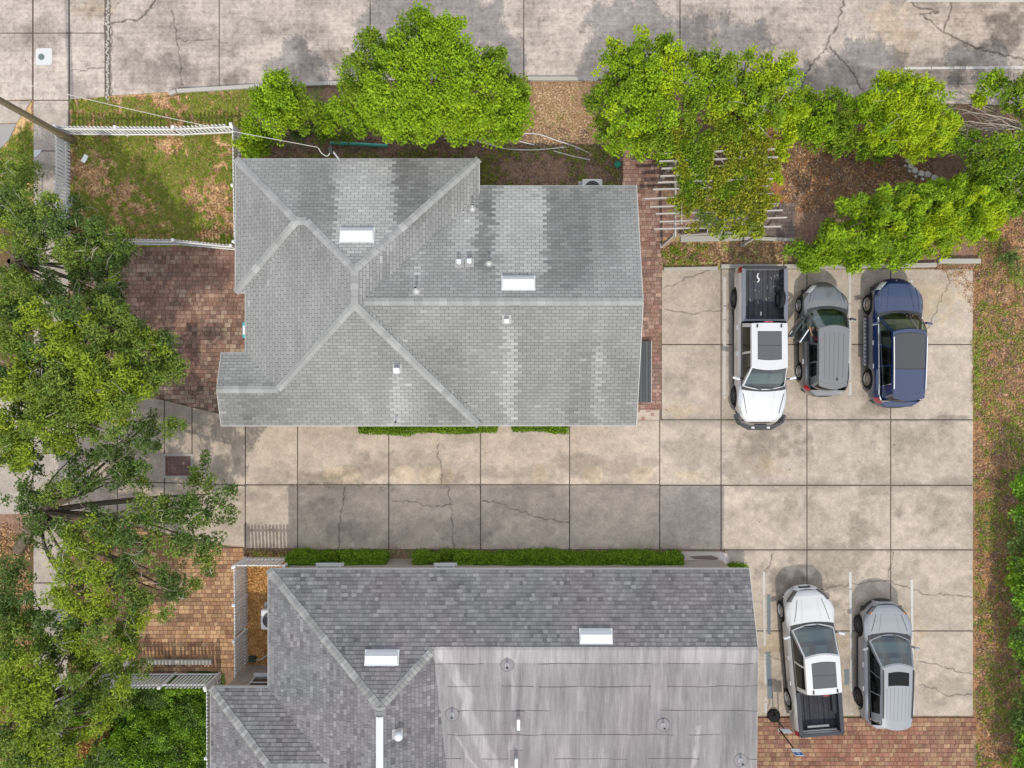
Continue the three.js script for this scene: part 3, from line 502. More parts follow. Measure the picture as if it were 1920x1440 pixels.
  // electric mast at the north eave
  { const o = new THREE.Group(); o.name = 'service_mast'; house.add(o); const b = G(636, 300, 2.9), t = V(b.x, 4.1, b.z);
    M('mast_pipe', cyl(0.035, 0.035, 1.6, t.x, 3.3, t.z - 0.02, 10), pipeMat, o); M('weatherhead', rbox(0.16, 0.2, 0.24, 0.05, t.x, 4.15, t.z + 0.02), blackMat, o);
    M('drip_loop', tube([V(t.x, 4.18, t.z + 0.1), V(t.x - 0.18, 3.98, t.z + 0.2), V(t.x - 0.42, 3.9, t.z + 0.05), V(t.x - 0.5, 4.0, t.z - 0.1)], 0.014), pipeMat, o); }
  // teal box sign on the west wall
  { const o = new THREE.Group(); o.name = 'wall_sign'; house.add(o); const c = G(459.5, 620, 2.3); M('sign_box', rbox(0.5, 0.4, 0.62, 0.03, -10.24, 2.42, c.z), mat([0.03, 0.3, 0.33], 0.5), o); M('sign_stripe', rbox(0.09, 0.02, 0.34, 0.006, -10.42, 2.63, c.z), whiteMetal, o); }
  settle(house);
}

// ----- lower house -----
{
  const he = 2.9, p = 0.353, xw = -9.38, zn = 7.144, ax = -4.787, az = 11.737, ah = 4.521, zr = 9.863, hr = 3.86, xe = 9.13, zb = 21.6, ml = 0.038;
  const mem = (x, z) => hr - ml * (z - zr), ex = z => ax + (ah - mem(0, z)) / p;
  const F = {
    north: { down: [0, -1], poly: [[xw, zn], [xe, zn], [xe, zr], [ex(zr), zr], [ax, az]], y: (x, z) => he + p * (z - zn) },
    west: { down: [-1, 0], poly: [[xw, zn], [ax, az], [ax, zb], [xw, zb], [xw, 16.854], [-6.803, 14.277], [xw, 11.70]], y: x => he + p * (x - xw) },
    east: { down: [1, 0], poly: [[ax, az], [ex(zr), zr], [ex(zb), zb], [ax, zb]], y: x => ah - p * (x - ax) },
    wingNorth: { down: [0, -1], poly: [[-11.6, 11.70], [xw, 11.70], [-6.803, 14.277], [-9.023, 14.277]], y: (x, z) => he + p * (z - 11.70) },
    wingWest: { down: [-1, 0], poly: [[-11.6, 11.70], [-9.023, 14.277], [-11.6, 16.854]], y: x => he + p * (x + 11.6) },
    wingSouth: { down: [0, 1], poly: [[-11.6, 16.854], [-9.023, 14.277], [-6.803, 14.277], [xw, 16.854]], y: (x, z) => he + p * (16.854 - z) },
  };
  const house = thing('shingled_house', 'house with dark mottled grey shingle roof and a pale low-slope membrane section', 'house');
  const roof = new THREE.Group(); roof.name = 'roof'; house.add(roof);
  M('roof_deck', merge(Object.values(F).map(f => deckGeo(f, 0.13))), deckMat, roof);
  shingles(Object.values(F), {
    seed: 12, exp: 0.138, w: 0.19, random: true, gap: 0.008, gapS: 0.009, lift: 0.018,
    tone: (u, v, r, f) => {
      const n = fbm(u * 0.02, v * 0.02, 3) - 0.5, warm = fbm(u * 0.011 + 30, v * 0.011, 3) - 0.5; let g = 0.21 + n * 0.06 + (r() - 0.5) * 0.075 + (r() < 0.12 ? 0.06 : 0) - (r() < 0.14 ? 0.04 : 0);
      if (f === F.west || f === F.wingWest) g += 0.012; g = Math.max(0.07, g); return [g * (1 + 0.12 * warm + 0.02), g * (0.985 - 0.02 * warm), g * (1.01 + 0.02 * warm)];
    },
  }, roof, [900, 1180]);
  const capC = r => { const g = 0.25 + r() * 0.15; return [g, g * 0.99, g * 0.955]; }, P = (x, z, f) => V(x, f.y(x, z), z);
  caps(roof, P(xw, zn, F.north), P(ax, az, F.north), F.north, F.west, 0.165, 0.15, capC, 21, 'ridge_cap', 0.034);
  caps(roof, P(ex(zr), zr, F.north), P(ax, az, F.north), F.north, F.east, 0.165, 0.15, capC, 22, 'ridge_cap', 0.034);
  caps(roof, P(-11.6, 11.70, F.wingNorth), P(-9.023, 14.277, F.wingNorth), F.wingNorth, F.wingWest, 0.165, 0.15, capC, 23, 'ridge_cap', 0.034);
  caps(roof, P(-9.023, 14.277, F.wingNorth), P(-6.803, 14.277, F.wingNorth), F.wingNorth, F.wingSouth, 0.165, 0.15, capC, 24, 'ridge_cap', 0.034);
  caps(roof, P(ax, az - 0.05, { y: () => ah }), P(ax, az + 0.3, { y: () => ah }), F.west, F.east, 0.15, 0.2, capC, 25, 'ridge_cap', 0.045);
  // white metal ridge vent in lengths
  for (let k = 0; k < 4; k++) { const z0 = az + 0.3 + k * 2.42, L = 2.4, sh = new THREE.Shape([[-0.13, -0.06], [-0.13, -0.02], [0, 0.05], [0.13, -0.02], [0.13, -0.06]].map(q => new THREE.Vector2(...q))); const g = new THREE.ExtrudeGeometry(sh, { depth: L, bevelEnabled: false }); g.translate(ax, ah + 0.055, z0); M('ridge_vent', g, whiteMetal, roof); }
  // membrane rolls
  const memTex = dataTex(1024, 512, (i, j, o) => {
    const x = -3.2 + i / 1024 * 12.6, z = 9.6 + j / 512 * 12, n = fbm(x * 0.7, z * 0.7, 4) - 0.5, st = fbm(x * 4.2 + (z - 10) * 0.5, z * 0.35, 4) - 0.5, st2 = fbm(x * 11, z * 0.8 + 4, 3) - 0.5;
    let s = 1 + n * 0.2 + st * 0.18 + st2 * 0.2 + (fbm(x * 26, z * 3, 2) - 0.5) * 0.12 + (hash2(i, j) - 0.5) * 0.1;
    const wob = (fbm(z * 1.3, x * 0.7, 3) - 0.5) * 0.5; const pale = (cx, w, a) => { const d = Math.abs(x - cx + wob) / w; if (d < 1) s += a * sstep(1, 0.4, d) * (0.6 + 0.8 * fbm(x * 5, z * 2, 3)); };
    pale(-2.45 + (z - 10) * 0.42, 0.34, 0.16); pale(-0.05, 0.12, 0.10); pale(2.55, 0.18, z < 12.2 && z > 11.2 ? 0.12 : 0); pale(7.0 - (z - 12.6) * 0.16, 0.14, z > 12.7 ? 0.13 : 0); pale(-2.0 + (z - 13) * 0.5, 0.1, z > 13 ? 0.13 : 0);
    if (z < 10.35) s += 0.10;
    const w = fbm(x * 0.4 + 8, z * 0.4, 3) - 0.5; o[0] = 122 * s * (1 + w * 0.04); o[1] = 118.5 * s * (1 - w * 0.02); o[2] = 118.5 * s;
  });
  const memMat = mat([1, 1, 1], 0.85, { map: memTex }), memUV = (x, z) => [(x + 3.2) / 12.6, (z - 9.6) / 12];
  const mp = { down: [0, 1], y: mem }, zs = [zr - 0.1, 10.32, 11.17, 12.09, 13.0, 13.92, 14.84, 15.76, 16.68, 17.6, 18.52, 19.44, 20.36, zb];
  M('membrane_deck', deckGeo({ poly: [[ex(zr) + 0.01, zr], [xe, zr], [xe, zb], [ex(zb), zb]], y: (x, z) => mem(x, z) }, 0.14), deckMat, roof);
  const tarMat = mat([0.05, 0.035, 0.035], 0.7);
  for (let k = 0; k + 1 < zs.length; k++) {
    const z0 = zs[k], z1 = zs[k + 1] + 0.06, pos = [], uv = [], n = 60, xl = z => ex(Math.max(zr, z)) - (k ? 0.06 : 0.05) - 0.07 * Math.sin(z * 2.2), jr = rng(300 + k);
    const jag = Array.from({ length: n + 1 }, (_, i) => (vnoise(i * 0.3 + k * 31, 2) - 0.5) * 0.05);
    const at = (i, e) => { const z = e ? z1 + jag[i] : z0, x = lerp(xl(z), xe + 0.01, i / n); return [x, mem(x, Math.max(z, zr)) - (z < zr ? (zr - z) * p : 0) + (e ? 0.02 : 0.008) + (vnoise(x * 2, z * 2) - 0.5) * 0.006, z]; };
    const put = a => { pos.push(...a); uv.push(...memUV(a[0], a[2])); }, low = a => [a[0], a[1] - 0.02, a[2]];
    const ridge = i => { const x = lerp(xl(zr), xe + 0.01, i / n); return [x, hr + 0.034, zr]; };
    for (let i = 0; i < n; i++) { const a = k ? at(i, 0) : ridge(i), b = k ? at(i + 1, 0) : ridge(i + 1), c = at(i + 1, 1), d = at(i, 1); if (!k) { const e = at(i, 0), f = at(i + 1, 0); e[1] += 0.022; f[1] += 0.022; e[2] -= 0.02 * vnoise(i * 0.7, 3); for (const q of [e, a, b, e, b, f]) put(q); } put(a); put(d); put(c); put(a); put(c); put(b); put(d); put(low(d)); put(low(c)); put(d); put(low(c)); put(c); }
    for (const e of [0, n]) { const a = at(e, 0), d = at(e, 1); for (const q of e ? [a, d, low(d), a, low(d), low(a)] : [a, low(d), d, a, low(a), low(d)]) put(q); }
    const g = new THREE.BufferGeometry(); g.setAttribute('position', new THREE.Float32BufferAttribute(pos, 3)); g.setAttribute('uv', new THREE.Float32BufferAttribute(uv, 2)); g.computeVertexNormals();
    const roll = M('roofing_roll', g, memMat, roof);
    // bitumen bead squeezed out of the lap, broken
    const bs = []; for (let i = 0; i < n; i++) if (vnoise(i * 0.22 + k * 9, 7) > 0.3) { const c = at(i, 1), d = at(i + 1, 1), q = 0.012 + 0.016 * vnoise(i * 0.5, k); bs.push(beam(V(c[0], c[1] - 0.012, c[2] + 0.006), V(d[0] + 0.01, d[1] - 0.012, d[2] + 0.006), q * 1.6, 0.012)); }
    if (bs.length) { const lb = M('lap_bead', merge(bs), tarMat, roof); lb.userData.kind = 'stuff'; }
  }
  // torn end laps
  for (const [u, v0, v1] of [[946, 1286, 1328], [1076, 1336, 1374], [1218, 1288, 1330], [1218 + 40, 1242, 1282], [946, 1378, 1420], [1395, 1240, 1420]]) { const a = onFace(mp, u, v0), b = onFace(mp, u + 2, v1); M('lap_bead', beam(a.add(V(0, .018, 0)), b.add(V(0, .024, 0)), 0.02, 0.012), mat([0.2, 0.18, 0.18], 0.8), roof); }
  // fascias
  const fe = he - 0.1;
  fascia(house, [[xw, zn - 0.015], [xe, zn - 0.015]], fe); fascia(house, [[xe + 0.015, zn], [xe + 0.015, zr], [xe + 0.015, zb]], [fe, hr - 0.1, mem(0, zb) - 0.1]); fascia(house, [[xw - 0.015, zn], [xw - 0.015, 11.69]], fe);
  fascia(house, [[-11.6, 11.685], [xw, 11.685]], fe); fascia(house, [[-11.615, 11.7], [-11.615, 16.85]], fe); fascia(house, [[-11.6, 16.87], [xw, 16.87]], fe); fascia(house, [[xw - 0.015, 16.86], [xw - 0.015, zb]], fe);
  // walls
  const wallMat = mat([0.42, 0.365, 0.32], 0.9, { map: stucco }), W = (x0, x1, z0, z1, h) => box(x1 - x0, h + 0.1, z1 - z0, (x0 + x1) / 2, h / 2 - 0.05, (z0 + z1) / 2);
  M('wall', merge([W(xw + 0.3, xe - 0.3, zn + 0.3, zb - 0.3, he - 0.07), W(-11.3, xw + 0.35, 11.98, 16.55, he - 0.075), W(ex(zr) - 1, xe - 0.302, zr - 0.2, zb - 0.31, 3.25)]), wallMat, house);
  for (const [u, w] of [[632, 1.0], [840, 0.8]]) windowOn(house, G(u, 1050).x, 1.75, zn + 0.31, w, 1.1, 0, -1);
  windowOn(house, -9.95, 1.75, 11.99, 1.15, 1.25, 0, -1, 2);
  windowOn(house, xe - 0.28, 1.6, 9.3, 1.1, 1.2, 1, 0);
  // roof fittings
  offRidgeVent(house, F.north, 716, 1233, 1.17, 0.42, false); offRidgeVent(house, F.north, 1117.5, 1193, 1.14, 0.42, false);
  { const o = slopeGroup(house, 'exhaust_cap', F.east, onFace(F.east, 745, 1375)); M('flashing', rbox(0.4, 0.012, 0.36, 0.004, 0, 0.02, 0), leadMat, o); M('collar', cyl(0.1, 0.11, 0.3, 0, 0.15, 0, 16), pipeMat, o); const d = new THREE.SphereGeometry(0.16, 18, 8, 0, Math.PI * 2, 0, Math.PI / 2); d.scale(1, 0.7, 1); d.translate(0, 0.26, 0); M('cap', d, whiteMetal, o); }
  for (const [u, v] of [[951, 1246], [848, 1339], [1243, 1359], [1388, 1425]]) { const o = pipeVent(house, mp, u, v, 0.3, 0.045); o.name = 'vent_pipe'; const t = new THREE.TorusGeometry(0.25, 0.006, 6, 28); t.rotateX(Math.PI / 2); t.translate(0, 0.022, 0); M('patch_rim', t, mat([0.1, 0.085, 0.085], 0.8), o); M('patch', cyl(0.24, 0.25, 0.012, 0, 0.022, 0, 26), mat([0.195, 0.185, 0.19], 0.85), o); o.getObjectByName('flashing').visible = true; o.remove(o.getObjectByName('flashing')); }
  for (const [u, v] of [[972, 1348], [968, 1421]]) { const o = slopeGroup(house, 'gooseneck_vent', mp, onFace(mp, u, v)); M('patch', rbox(0.46, 0.012, 0.6, 0.006, 0, 0.024, 0), mat([0.19, 0.175, 0.18], 0.85), o); M('neck', rbox(0.12, 0.26, 0.14, 0.03, 0, 0.13, -0.08), leadMat, o); M('hood', rbox(0.13, 0.1, 0.42, 0.03, 0, 0.26, 0.08), whiteMetal, o); }
  settle(house);
}
// ---------- white picket fences ----------
const fenceMat = mat([0.62, 0.62, 0.62], 0.6), fenceOld = mat([0.34, 0.35, 0.35], 0.75);
const PICKETS = {};
function picketGeo(h) { if (!PICKETS[h]) { const w = 0.045, s = new THREE.Shape([[-w, 0], [w, 0], [w, h - 0.07], [0, h], [-w, h - 0.07]].map(p => new THREE.Vector2(...p))); const g = new THREE.ExtrudeGeometry(s, { depth: 0.02, bevelEnabled: false }); g.translate(0, 0, -0.01); PICKETS[h] = g; } return PICKETS[h]; }
function fence(label, pts, h, m = fenceMat, spacing = 0.15, seed = 1, gaps = []) {
  const o = thing('picket_fence', label, 'fence', 'white picket fences'), r = rng(seed), P = pts.map(p => G(...p));
  for (let i = 0; i + 1 < P.length; i++) {
    const a = P[i], b = P[i + 1], L = a.distanceTo(b), d = b.clone().sub(a).normalize(), n = V(-d.z, 0, d.x), ry = Math.atan2(-d.z, d.x);
    const np = Math.max(1, Math.round(L / 2.4));
    for (let k = i ? 1 : 0; k <= np; k++) { const c = a.clone().addScaledVector(d, L * k / np); M('post', rbox(0.1, h + 0.06, 0.1, 0.012, c.x, (h + 0.06) / 2 - 0.04, c.z, ry), m, o); M('post_cap', (() => { const g = new THREE.ConeGeometry(0.085, 0.06, 4); g.rotateY(Math.PI / 4 + ry); g.translate(c.x, h + 0.055, c.z); return g; })(), m, o); }
    for (const y of [0.18, h - 0.22]) M('rail', beam(a.clone().setY(y).addScaledVector(n, 0.03), b.clone().setY(y).addScaledVector(n, 0.03), 0.035, 0.08), m, o);
    const c = Math.floor((L - 0.1) / spacing);
    for (let k = 0; k < c; k++) { const t = 0.1 + k * spacing + (r() - 0.5) * 0.008, q = a.clone().addScaledVector(d, t).addScaledVector(n, 0.002 - 0.03), p = M('picket', picketGeo(h), m, o); p.position.set(q.x, (r() - 0.5) * 0.015, q.z); p.rotation.set(0, ry, (r() - 0.5) * 0.015); }
  }
  return settle(o);
}
fence('white picket fence crossing the lawn beside the leaning utility pole', [[131, 253], [240, 254], [345, 254], [450, 249]], 1.0, fenceMat, 0.165, 1);
fence('white picket fence along the public sidewalk beside the patchy lawn', [[130, 258], [130, 452]], 1.0, fenceMat, 0.15, 2);
fence('white picket fence tight against the wall of the pale-roofed house', [[452, 254], [453, 360], [455, 462]], 1.0, fenceMat, 0.15, 3);
fence('white picket fence between the patchy lawn and the red brick patio', [[136, 457], [345, 459], [450, 469]], 1.0, fenceMat, 0.15, 4);
fence('short white picket fence at the driveway edge next to the clipped hedge', [[464, 1045], [553, 1045]], 1.45, fenceMat, 0.15, 5);
fence('tall white picket fence in front of the bed with the air conditioner', [[462, 1047], [463, 1115], [463, 1180], [464, 1250]], 1.45, fenceMat, 0.14, 6);
fence('white picket fence between tan brick court and the green ground cover', [[412, 1262], [330, 1262], [150, 1263]], 1.45, fenceMat, 0.15, 7);
fence('white picket fence between the ground cover and the dark-roofed house', [[413, 1266], [414, 1510]], 1.45, fenceMat, 0.15, 8);
fence('weathered grey picket fence half buried in leaves near the sidewalk', [[148, 1268], [148, 1510]], 1.45, fenceOld, 0.16, 9);
// ---------- vehicles ----------
// local axes: front towards -z, up y, base on y = 0
const tyreMat = mat([0.018, 0.018, 0.019], 0.85), rimSilver = mat([0.5, 0.5, 0.51], 0.35, { metalness: 0.7 }), rimDark = mat([0.06, 0.06, 0.065], 0.4, { metalness: 0.5 }), rimBronze = mat([0.42, 0.38, 0.34], 0.35, { metalness: 0.7 });
const trimMat = mat([0.025, 0.025, 0.027], 0.6), chromeMat = mat([0.75, 0.75, 0.76], 0.16, { metalness: 1 }), interiorMat = mat([0.09, 0.1, 0.1], 0.85), seatMat = mat([0.2, 0.2, 0.19], 0.8);
const lampRed = phys([0.25, 0.01, 0.014], 0.15, { clearcoat: 1 }), lampClear = phys([0.5, 0.5, 0.5], 0.12, { clearcoat: 1 }), lampAmber = phys([0.5, 0.2, 0.03], 0.2, { clearcoat: 1 }), lampDark = phys([0.05, 0.05, 0.05], 0.15, { clearcoat: 1 });
const paneTeal = phys([0.66, 0.86, 0.84], 0.02, { transmission: 1, thickness: 0, ior: 1.85 }), paneDark = phys([0.16, 0.17, 0.17], 0.02, { transmission: 1, thickness: 0, ior: 1.5 });
const roofGlass = phys([0.055, 0.055, 0.06], 0.16, { clearcoat: 0.4, clearcoatRoughness: 0.06 }), roofGlassBlack = phys([0.003, 0.003, 0.004], 0.05, { specularIntensity: 0.5 });
function grid(fn, s0, s1, t0, t1, ns, nt, skip) {
  const pos = [], uv = [], idx = [];
  for (let j = 0; j <= nt; j++) for (let i = 0; i <= ns; i++) { const s = lerp(s0, s1, i / ns), t = lerp(t0, t1, j / nt), p = fn(s, t); pos.push(p[0], p[1], p[2]); uv.push(s, t); }
  for (let j = 0; j < nt; j++) for (let i = 0; i < ns; i++) { if (skip && skip(lerp(s0, s1, (i + 0.5) / ns), lerp(t0, t1, (j + 0.5) / nt))) continue; const a = j * (ns + 1) + i, b = a + 1, c = a + ns + 1, d = c + 1; idx.push(a, c, b, b, c, d); }
  const g = new THREE.BufferGeometry(); g.setAttribute('position', new THREE.Float32BufferAttribute(pos, 3)); g.setAttribute('uv', new THREE.Float32BufferAttribute(uv, 2)); g.setIndex(idx); g.computeVertexNormals(); return g;
}
function breaks(fn, S, T, skip) {     // grid on given break points
  const pos = [], uv = [], idx = [], ns = S.length - 1, nt = T.length - 1;
  for (const t of T) for (const s of S) { pos.push(...fn(s, t)); uv.push(s, t); }
  for (let j = 0; j < nt; j++) for (let i = 0; i < ns; i++) { if (skip && skip((S[i] + S[i + 1]) / 2, (T[j] + T[j + 1]) / 2)) continue; const a = j * (ns + 1) + i; idx.push(a, a + ns + 1, a + 1, a + 1, a + ns + 1, a + ns + 2); }
  const g = new THREE.BufferGeometry(); g.setAttribute('position', new THREE.Float32BufferAttribute(pos, 3)); g.setAttribute('uv', new THREE.Float32BufferAttribute(uv, 2)); g.setIndex(idx); g.computeVertexNormals(); return g;
}
const fill = (list, step) => { const a = [...new Set(list)].sort((x, y) => x - y), o = []; for (let i = 0; i + 1 < a.length; i++) { const n = Math.max(1, Math.ceil((a[i + 1] - a[i]) / step)); for (let k = 0; k < n; k++) o.push(lerp(a[i], a[i + 1], k / n)); } o.push(a[a.length - 1]); return o; };
function table(keys, w = 0.07) {
  const raw = z => { if (z <= keys[0][0]) return keys[0][1]; for (let i = 0; i + 1 < keys.length; i++) if (z <= keys[i + 1][0]) return lerp(keys[i][1], keys[i + 1][1], (z - keys[i][0]) / (keys[i + 1][0] - keys[i][0])); return keys[keys.length - 1][1]; };
  return z => { let s = 0; for (let k = -3; k <= 3; k++) s += raw(z + k * w / 3); return s / 7; };
}
function wheel(r, w, side, rim, spokes) {
  const o = new THREE.Group(); o.name = 'wheel';
  const prof = [[r * 0.62, -w / 2], [r * 0.9, -w / 2], [r * 0.98, -w / 2 + 0.025], [r, -w / 2 + 0.06], [r, w / 2 - 0.06], [r * 0.98, w / 2 - 0.025], [r * 0.9, w / 2], [r * 0.62, w / 2]].map(p => new THREE.Vector2(...p));
  const t = new THREE.LatheGeometry(prof, 30); t.rotateZ(Math.PI / 2); M('tyre', t, tyreMat, o);
  const gs = [], lip = new THREE.LatheGeometry([[r * 0.66, -0.05], [r * 0.67, 0.02], [r * 0.62, 0.02], [r * 0.6, -0.05]].map(p => new THREE.Vector2(...p)), 28); lip.rotateZ(-Math.PI / 2); lip.translate(w / 2 - 0.015, 0, 0); gs.push(lip);
  gs.push(cyl(0.07, 0.075, 0.05, w / 2 - 0.03, 0, 0, 12, 0, 0, Math.PI / 2));
  for (let k = 0; k < spokes; k++) { const g = new THREE.BoxGeometry(0.03, r * 0.58, spokes > 8 ? 0.035 : 0.06); g.translate(0, r * 0.34, 0); g.rotateX(k / spokes * Math.PI * 2); g.translate(w / 2 - 0.03, 0, 0); gs.push(g); }
  M('rim', merge(gs), rim, o);
  M('brake_disc', cyl(r * 0.55, r * 0.55, 0.02, w / 2 - 0.09, 0, 0, 24, 0, 0, Math.PI / 2), trimMat, o);
  if (side < 0) o.rotation.y = Math.PI;
  return o;
}
function vehicle(S, label, category) {
  const car = thing(S.name, label, category), hL = S.L / 2;
  const hw = table(S.hw, 0.03), ysh = table(S.ysh), yt = table(S.ytop), hs = z => hw(z) - S.inset;
  const yb = z => { let b = S.sill; for (const zw of [S.zf, S.zr]) { const d = Math.abs(z - zw), R = S.r * 1.17; if (d < R) b = Math.max(b, S.r * 0.95 + Math.sqrt(R * R - d * d)); } if (z < -hL + 0.5) b = Math.max(b, S.sill + 0.04); return Math.min(b, ysh(z) - 0.12); };
  const sec = (z, k) => { const h = hw(z), s = hs(z), a = yb(z), m = ysh(z), c = yt(z), P = [[h - 0.05, a], [h - 0.004, lerp(a, m, 0.22)], [h, lerp(a, m, 0.5)], [h - 0.012, lerp(a, m, 0.8)], [s, m], [s - 0.09, lerp(m, c, 0.5)], [s * 0.6, lerp(m, c, 0.88)], [0, c]], i = Math.min(6, Math.floor(k)), t = k - i; return [lerp(P[i][0], P[i + 1][0], t), lerp(P[i][1], P[i + 1][1], t)]; };
  const side = (sg, z0, z1, k0, k1, off = 0, step = 0.06) => breaks((z, k) => { const p = sec(z, k); return [sg * (p[0] + (k <= 4 ? off : 0)), p[1] + (k > 4 ? off : 0), z]; }, fill([z0, z1], step), fill([k0, k1, ...[0, 1, 2, 3, 4, 5, 6, 7].filter(k => k > k0 && k < k1)], 0.5));
  const both = (z0, z1, k0, k1, off) => [side(-1, z0, z1, k0, k1, off), side(1, z0, z1, k0, k1, off)];
  const gh = S.gh, open1 = S.bed ? S.bed[1] : gh.zD0, door = S.openDoor;
  // shell
  const sh = []; for (const sg of [-1, 1]) { if (door && sg < 0) sh.push(side(sg, -hL, door[0], 0, 4), side(sg, door[1], hL, 0, 4), side(sg, door[0], door[1], 0, 0.9)); else sh.push(side(sg, -hL, hL, 0, 4)); }
  sh.push(...both(-hL, gh.zA0 + 0.01, 4, 7)); if (!S.bed) sh.push(...both(gh.zD0 - 0.04, hL, 4, 7));
  for (const z of [-hL, hL]) sh.push(grid((s, t) => { const a = sec(z, 0), b = sec(z, t < 1 ? 4 * t : 4 + 3 * (t - 1)); return [b[0] * s, b[1], z]; }, -1, 1, 0, 2, 8, 8));
  const body = M('body', merge(sh), S.paint, car);
  M('hood', merge(both(-hL + S.hoodIn, gh.zA0 - 0.03, 4.25, 7, 0.008)), S.paint, car);
  if (S.creases) for (const [x0, x1, w, dark] of S.creases) for (const sg of [-1, 1]) { const n = 8, gs = []; for (let i = 0; i < n; i++) { const q = j => { const z = lerp(-hL + S.hoodIn + 0.15, gh.zA0 - 0.1, j / n), x = lerp(x0, x1, j / n), s = hs(z), k = x > s - 0.09 ? 4.5 : x > s * 0.6 ? 5 + (s - 0.09 - x) / (s * 0.4 - 0.09) : 6 + (s * 0.6 - x) / (s * 0.6); return V(sg * x, sec(z, Math.min(7, k))[1] + 0.008, z); }; gs.push(beam(q(i), q(i + 1), w, 0.024)); } M('hood_crease', merge(gs), dark ? trimMat : S.paint, car); }
  // greenhouse surfaces
  const cz = s => gh.bow * s * s, dz = s => (gh.bowR ?? 0.12) * s * s, belt = z => ysh(z) + 0.012;
  const bF = belt(gh.zA0 + gh.bow), bR = belt(gh.zD0), hbF = hs(gh.zA0 + gh.bow) - 0.035, hbR = Math.min(hs(gh.zD0 - 0.1) - 0.03, gh.hbR ?? 9);
  const yr = t => gh.yr - gh.drop * t * t, hrF = gh.hr, hrR = gh.hrR ?? gh.hr;
  const mixP = (a, b, t, bulge) => [lerp(a[0], b[0], t), lerp(a[1], b[1], t), lerp(a[2], b[2], t)].map((v, i) => v + (i === 0 ? Math.sign(a[0]) * bulge * 4 * t * (1 - t) : 0));
  const deckY = (x, z) => { const q = hs(z), a = Math.abs(x), m = ysh(z), c = yt(z); return a > q - 0.09 ? lerp(m, lerp(m, c, 0.5), clamp((q - a) / 0.09)) : a > q * 0.6 ? lerp(lerp(m, c, 0.5), lerp(m, c, 0.88), (q - 0.09 - a) / (q * 0.4 - 0.09)) : lerp(lerp(m, c, 0.88), c, 1 - a / (q * 0.6)); };
  const WS = (s, t) => mixP([hbF * s, deckY(hbF * s, gh.zA0 + cz(s)) + 0.014, gh.zA0 + cz(s)], [hrF * s, gh.yr + gh.crown * (1 - s * s), gh.zA1 + cz(s) * 0.6], t, 0);
  const RG = (s, t) => mixP([hbR * s, bR + 0.02 * (1 - s * s), gh.zD0 - dz(s)], [hrR * s, yr(1) + gh.crown * (1 - s * s), gh.zD1 - dz(s) * 0.6], t, 0);
  const RF = (s, t) => { const h = lerp(hrF, hrR, t); return [h * s, yr(t) + gh.crown * (1 - s * s * s * s), lerp(gh.zA1 + cz(s) * 0.6, gh.zD1 - dz(s) * 0.6, t)]; };
  const sB = S.sB ?? 0.42, topZ = s => { const a = gh.zA1 + cz(1) * 0.6, b = gh.zD1 - dz(1) * 0.6, m = lerp(gh.zA0 + cz(1), gh.zD0 - dz(1), sB) + 0.06; return s < sB ? lerp(a, m, s / sB) : lerp(m, b, (s - sB) / (1 - sB)); };
  const SD = sg => (s, t) => { const z0 = lerp(gh.zA0 + cz(1), gh.zD0 - dz(1), s); return mixP([sg * lerp(hbF, hbR, s), lerp(bF, bR, s) , z0], [sg * lerp(hrF, hrR, s), yr(s), topZ(s)], t, 0.03); };
  const inside = (list, s, t) => list.some(w => s > w[0] && s < w[1] && t > w[2] && t < w[3]);
  const fr = [], ww = [[-0.93, 0.93, 0.04, 0.95]], rw = S.noRear ? [] : [gh.rw ?? [-0.86, 0.86, 0.16, 0.9]];
  fr.push(breaks(WS, fill([-1, -0.93, 0.93, 1], 0.2), fill([0, 0.04, 0.95, 1], 0.3), (s, t) => inside(ww, s, t)));
  fr.push(breaks(RG, fill([-1, 1, ...rw.flatMap(w => [w[0], w[1]])], 0.2), fill([0, 1, ...rw.flatMap(w => [w[2], w[3]])], 0.3), (s, t) => inside(rw, s, t)));
  for (const sg of [-1, 1]) { const list = S.sideWin.filter(w => !(door && sg < 0 && w[0] < 0.1)); const cut = door && sg < 0 ? [...list, [0.035, S.doorS, -1, 0.9]] : list; fr.push(breaks(SD(sg), fill([0, 1, ...cut.flatMap(w => [w[0], w[1]])], 0.1), fill([0, 1, ...cut.flatMap(w => [Math.max(0, w[2]), w[3]])], 0.3), (s, t) => inside(cut, s, t))); }
  M('pillars', merge(fr), S.pillar ?? S.paint, car);
  const panel = S.sunroof; // [s0,s1,t0,t1]
  M('roof', merge([breaks(RF, fill([-1, 1, ...(panel ? [panel[0], panel[1]] : [])], 0.12), fill([0, 1, ...(panel ? [panel[2], panel[3]] : [])], 0.1), panel ? (s, t) => inside([panel], s, t) : null)]), S.roofPaint ?? S.paint, car);
  if (panel) { const up = f => (s, t) => { const p = RF(s, t); return [p[0], p[1] + f, p[2]]; }; M('sunroof', breaks(up(0.004), fill([panel[0] + 0.015, panel[1] - 0.015], 0.15), fill([panel[2] + 0.012, panel[3] - 0.012], 0.15)), S.sunMat ?? roofGlass, car); M('sunroof_seal', breaks(up(-0.006), fill([panel[0], panel[1]], 0.15), fill([panel[2], panel[3]], 0.15)), trimMat, car); if (S.sunSplit) { const t = S.sunSplit; M('sunroof_joint', beam(V(...up(0.008)(panel[0] + 0.03, t)), V(...up(0.008)(panel[1] - 0.03, t)), 0.022, 0.01), trimMat, car); } }
  M('windshield', breaks((s, t) => { const p = WS(s, t); return [p[0], p[1] - 0.004, p[2] + 0.004]; }, fill([-0.93, 0.93], 0.15), fill([0.04, 0.95], 0.2)), S.pane ?? paneTeal, car);
  for (const w of rw) M('rear_window', breaks(RG, fill([w[0], w[1]], 0.15), fill([w[2], w[3]], 0.2)), paneDark, car);
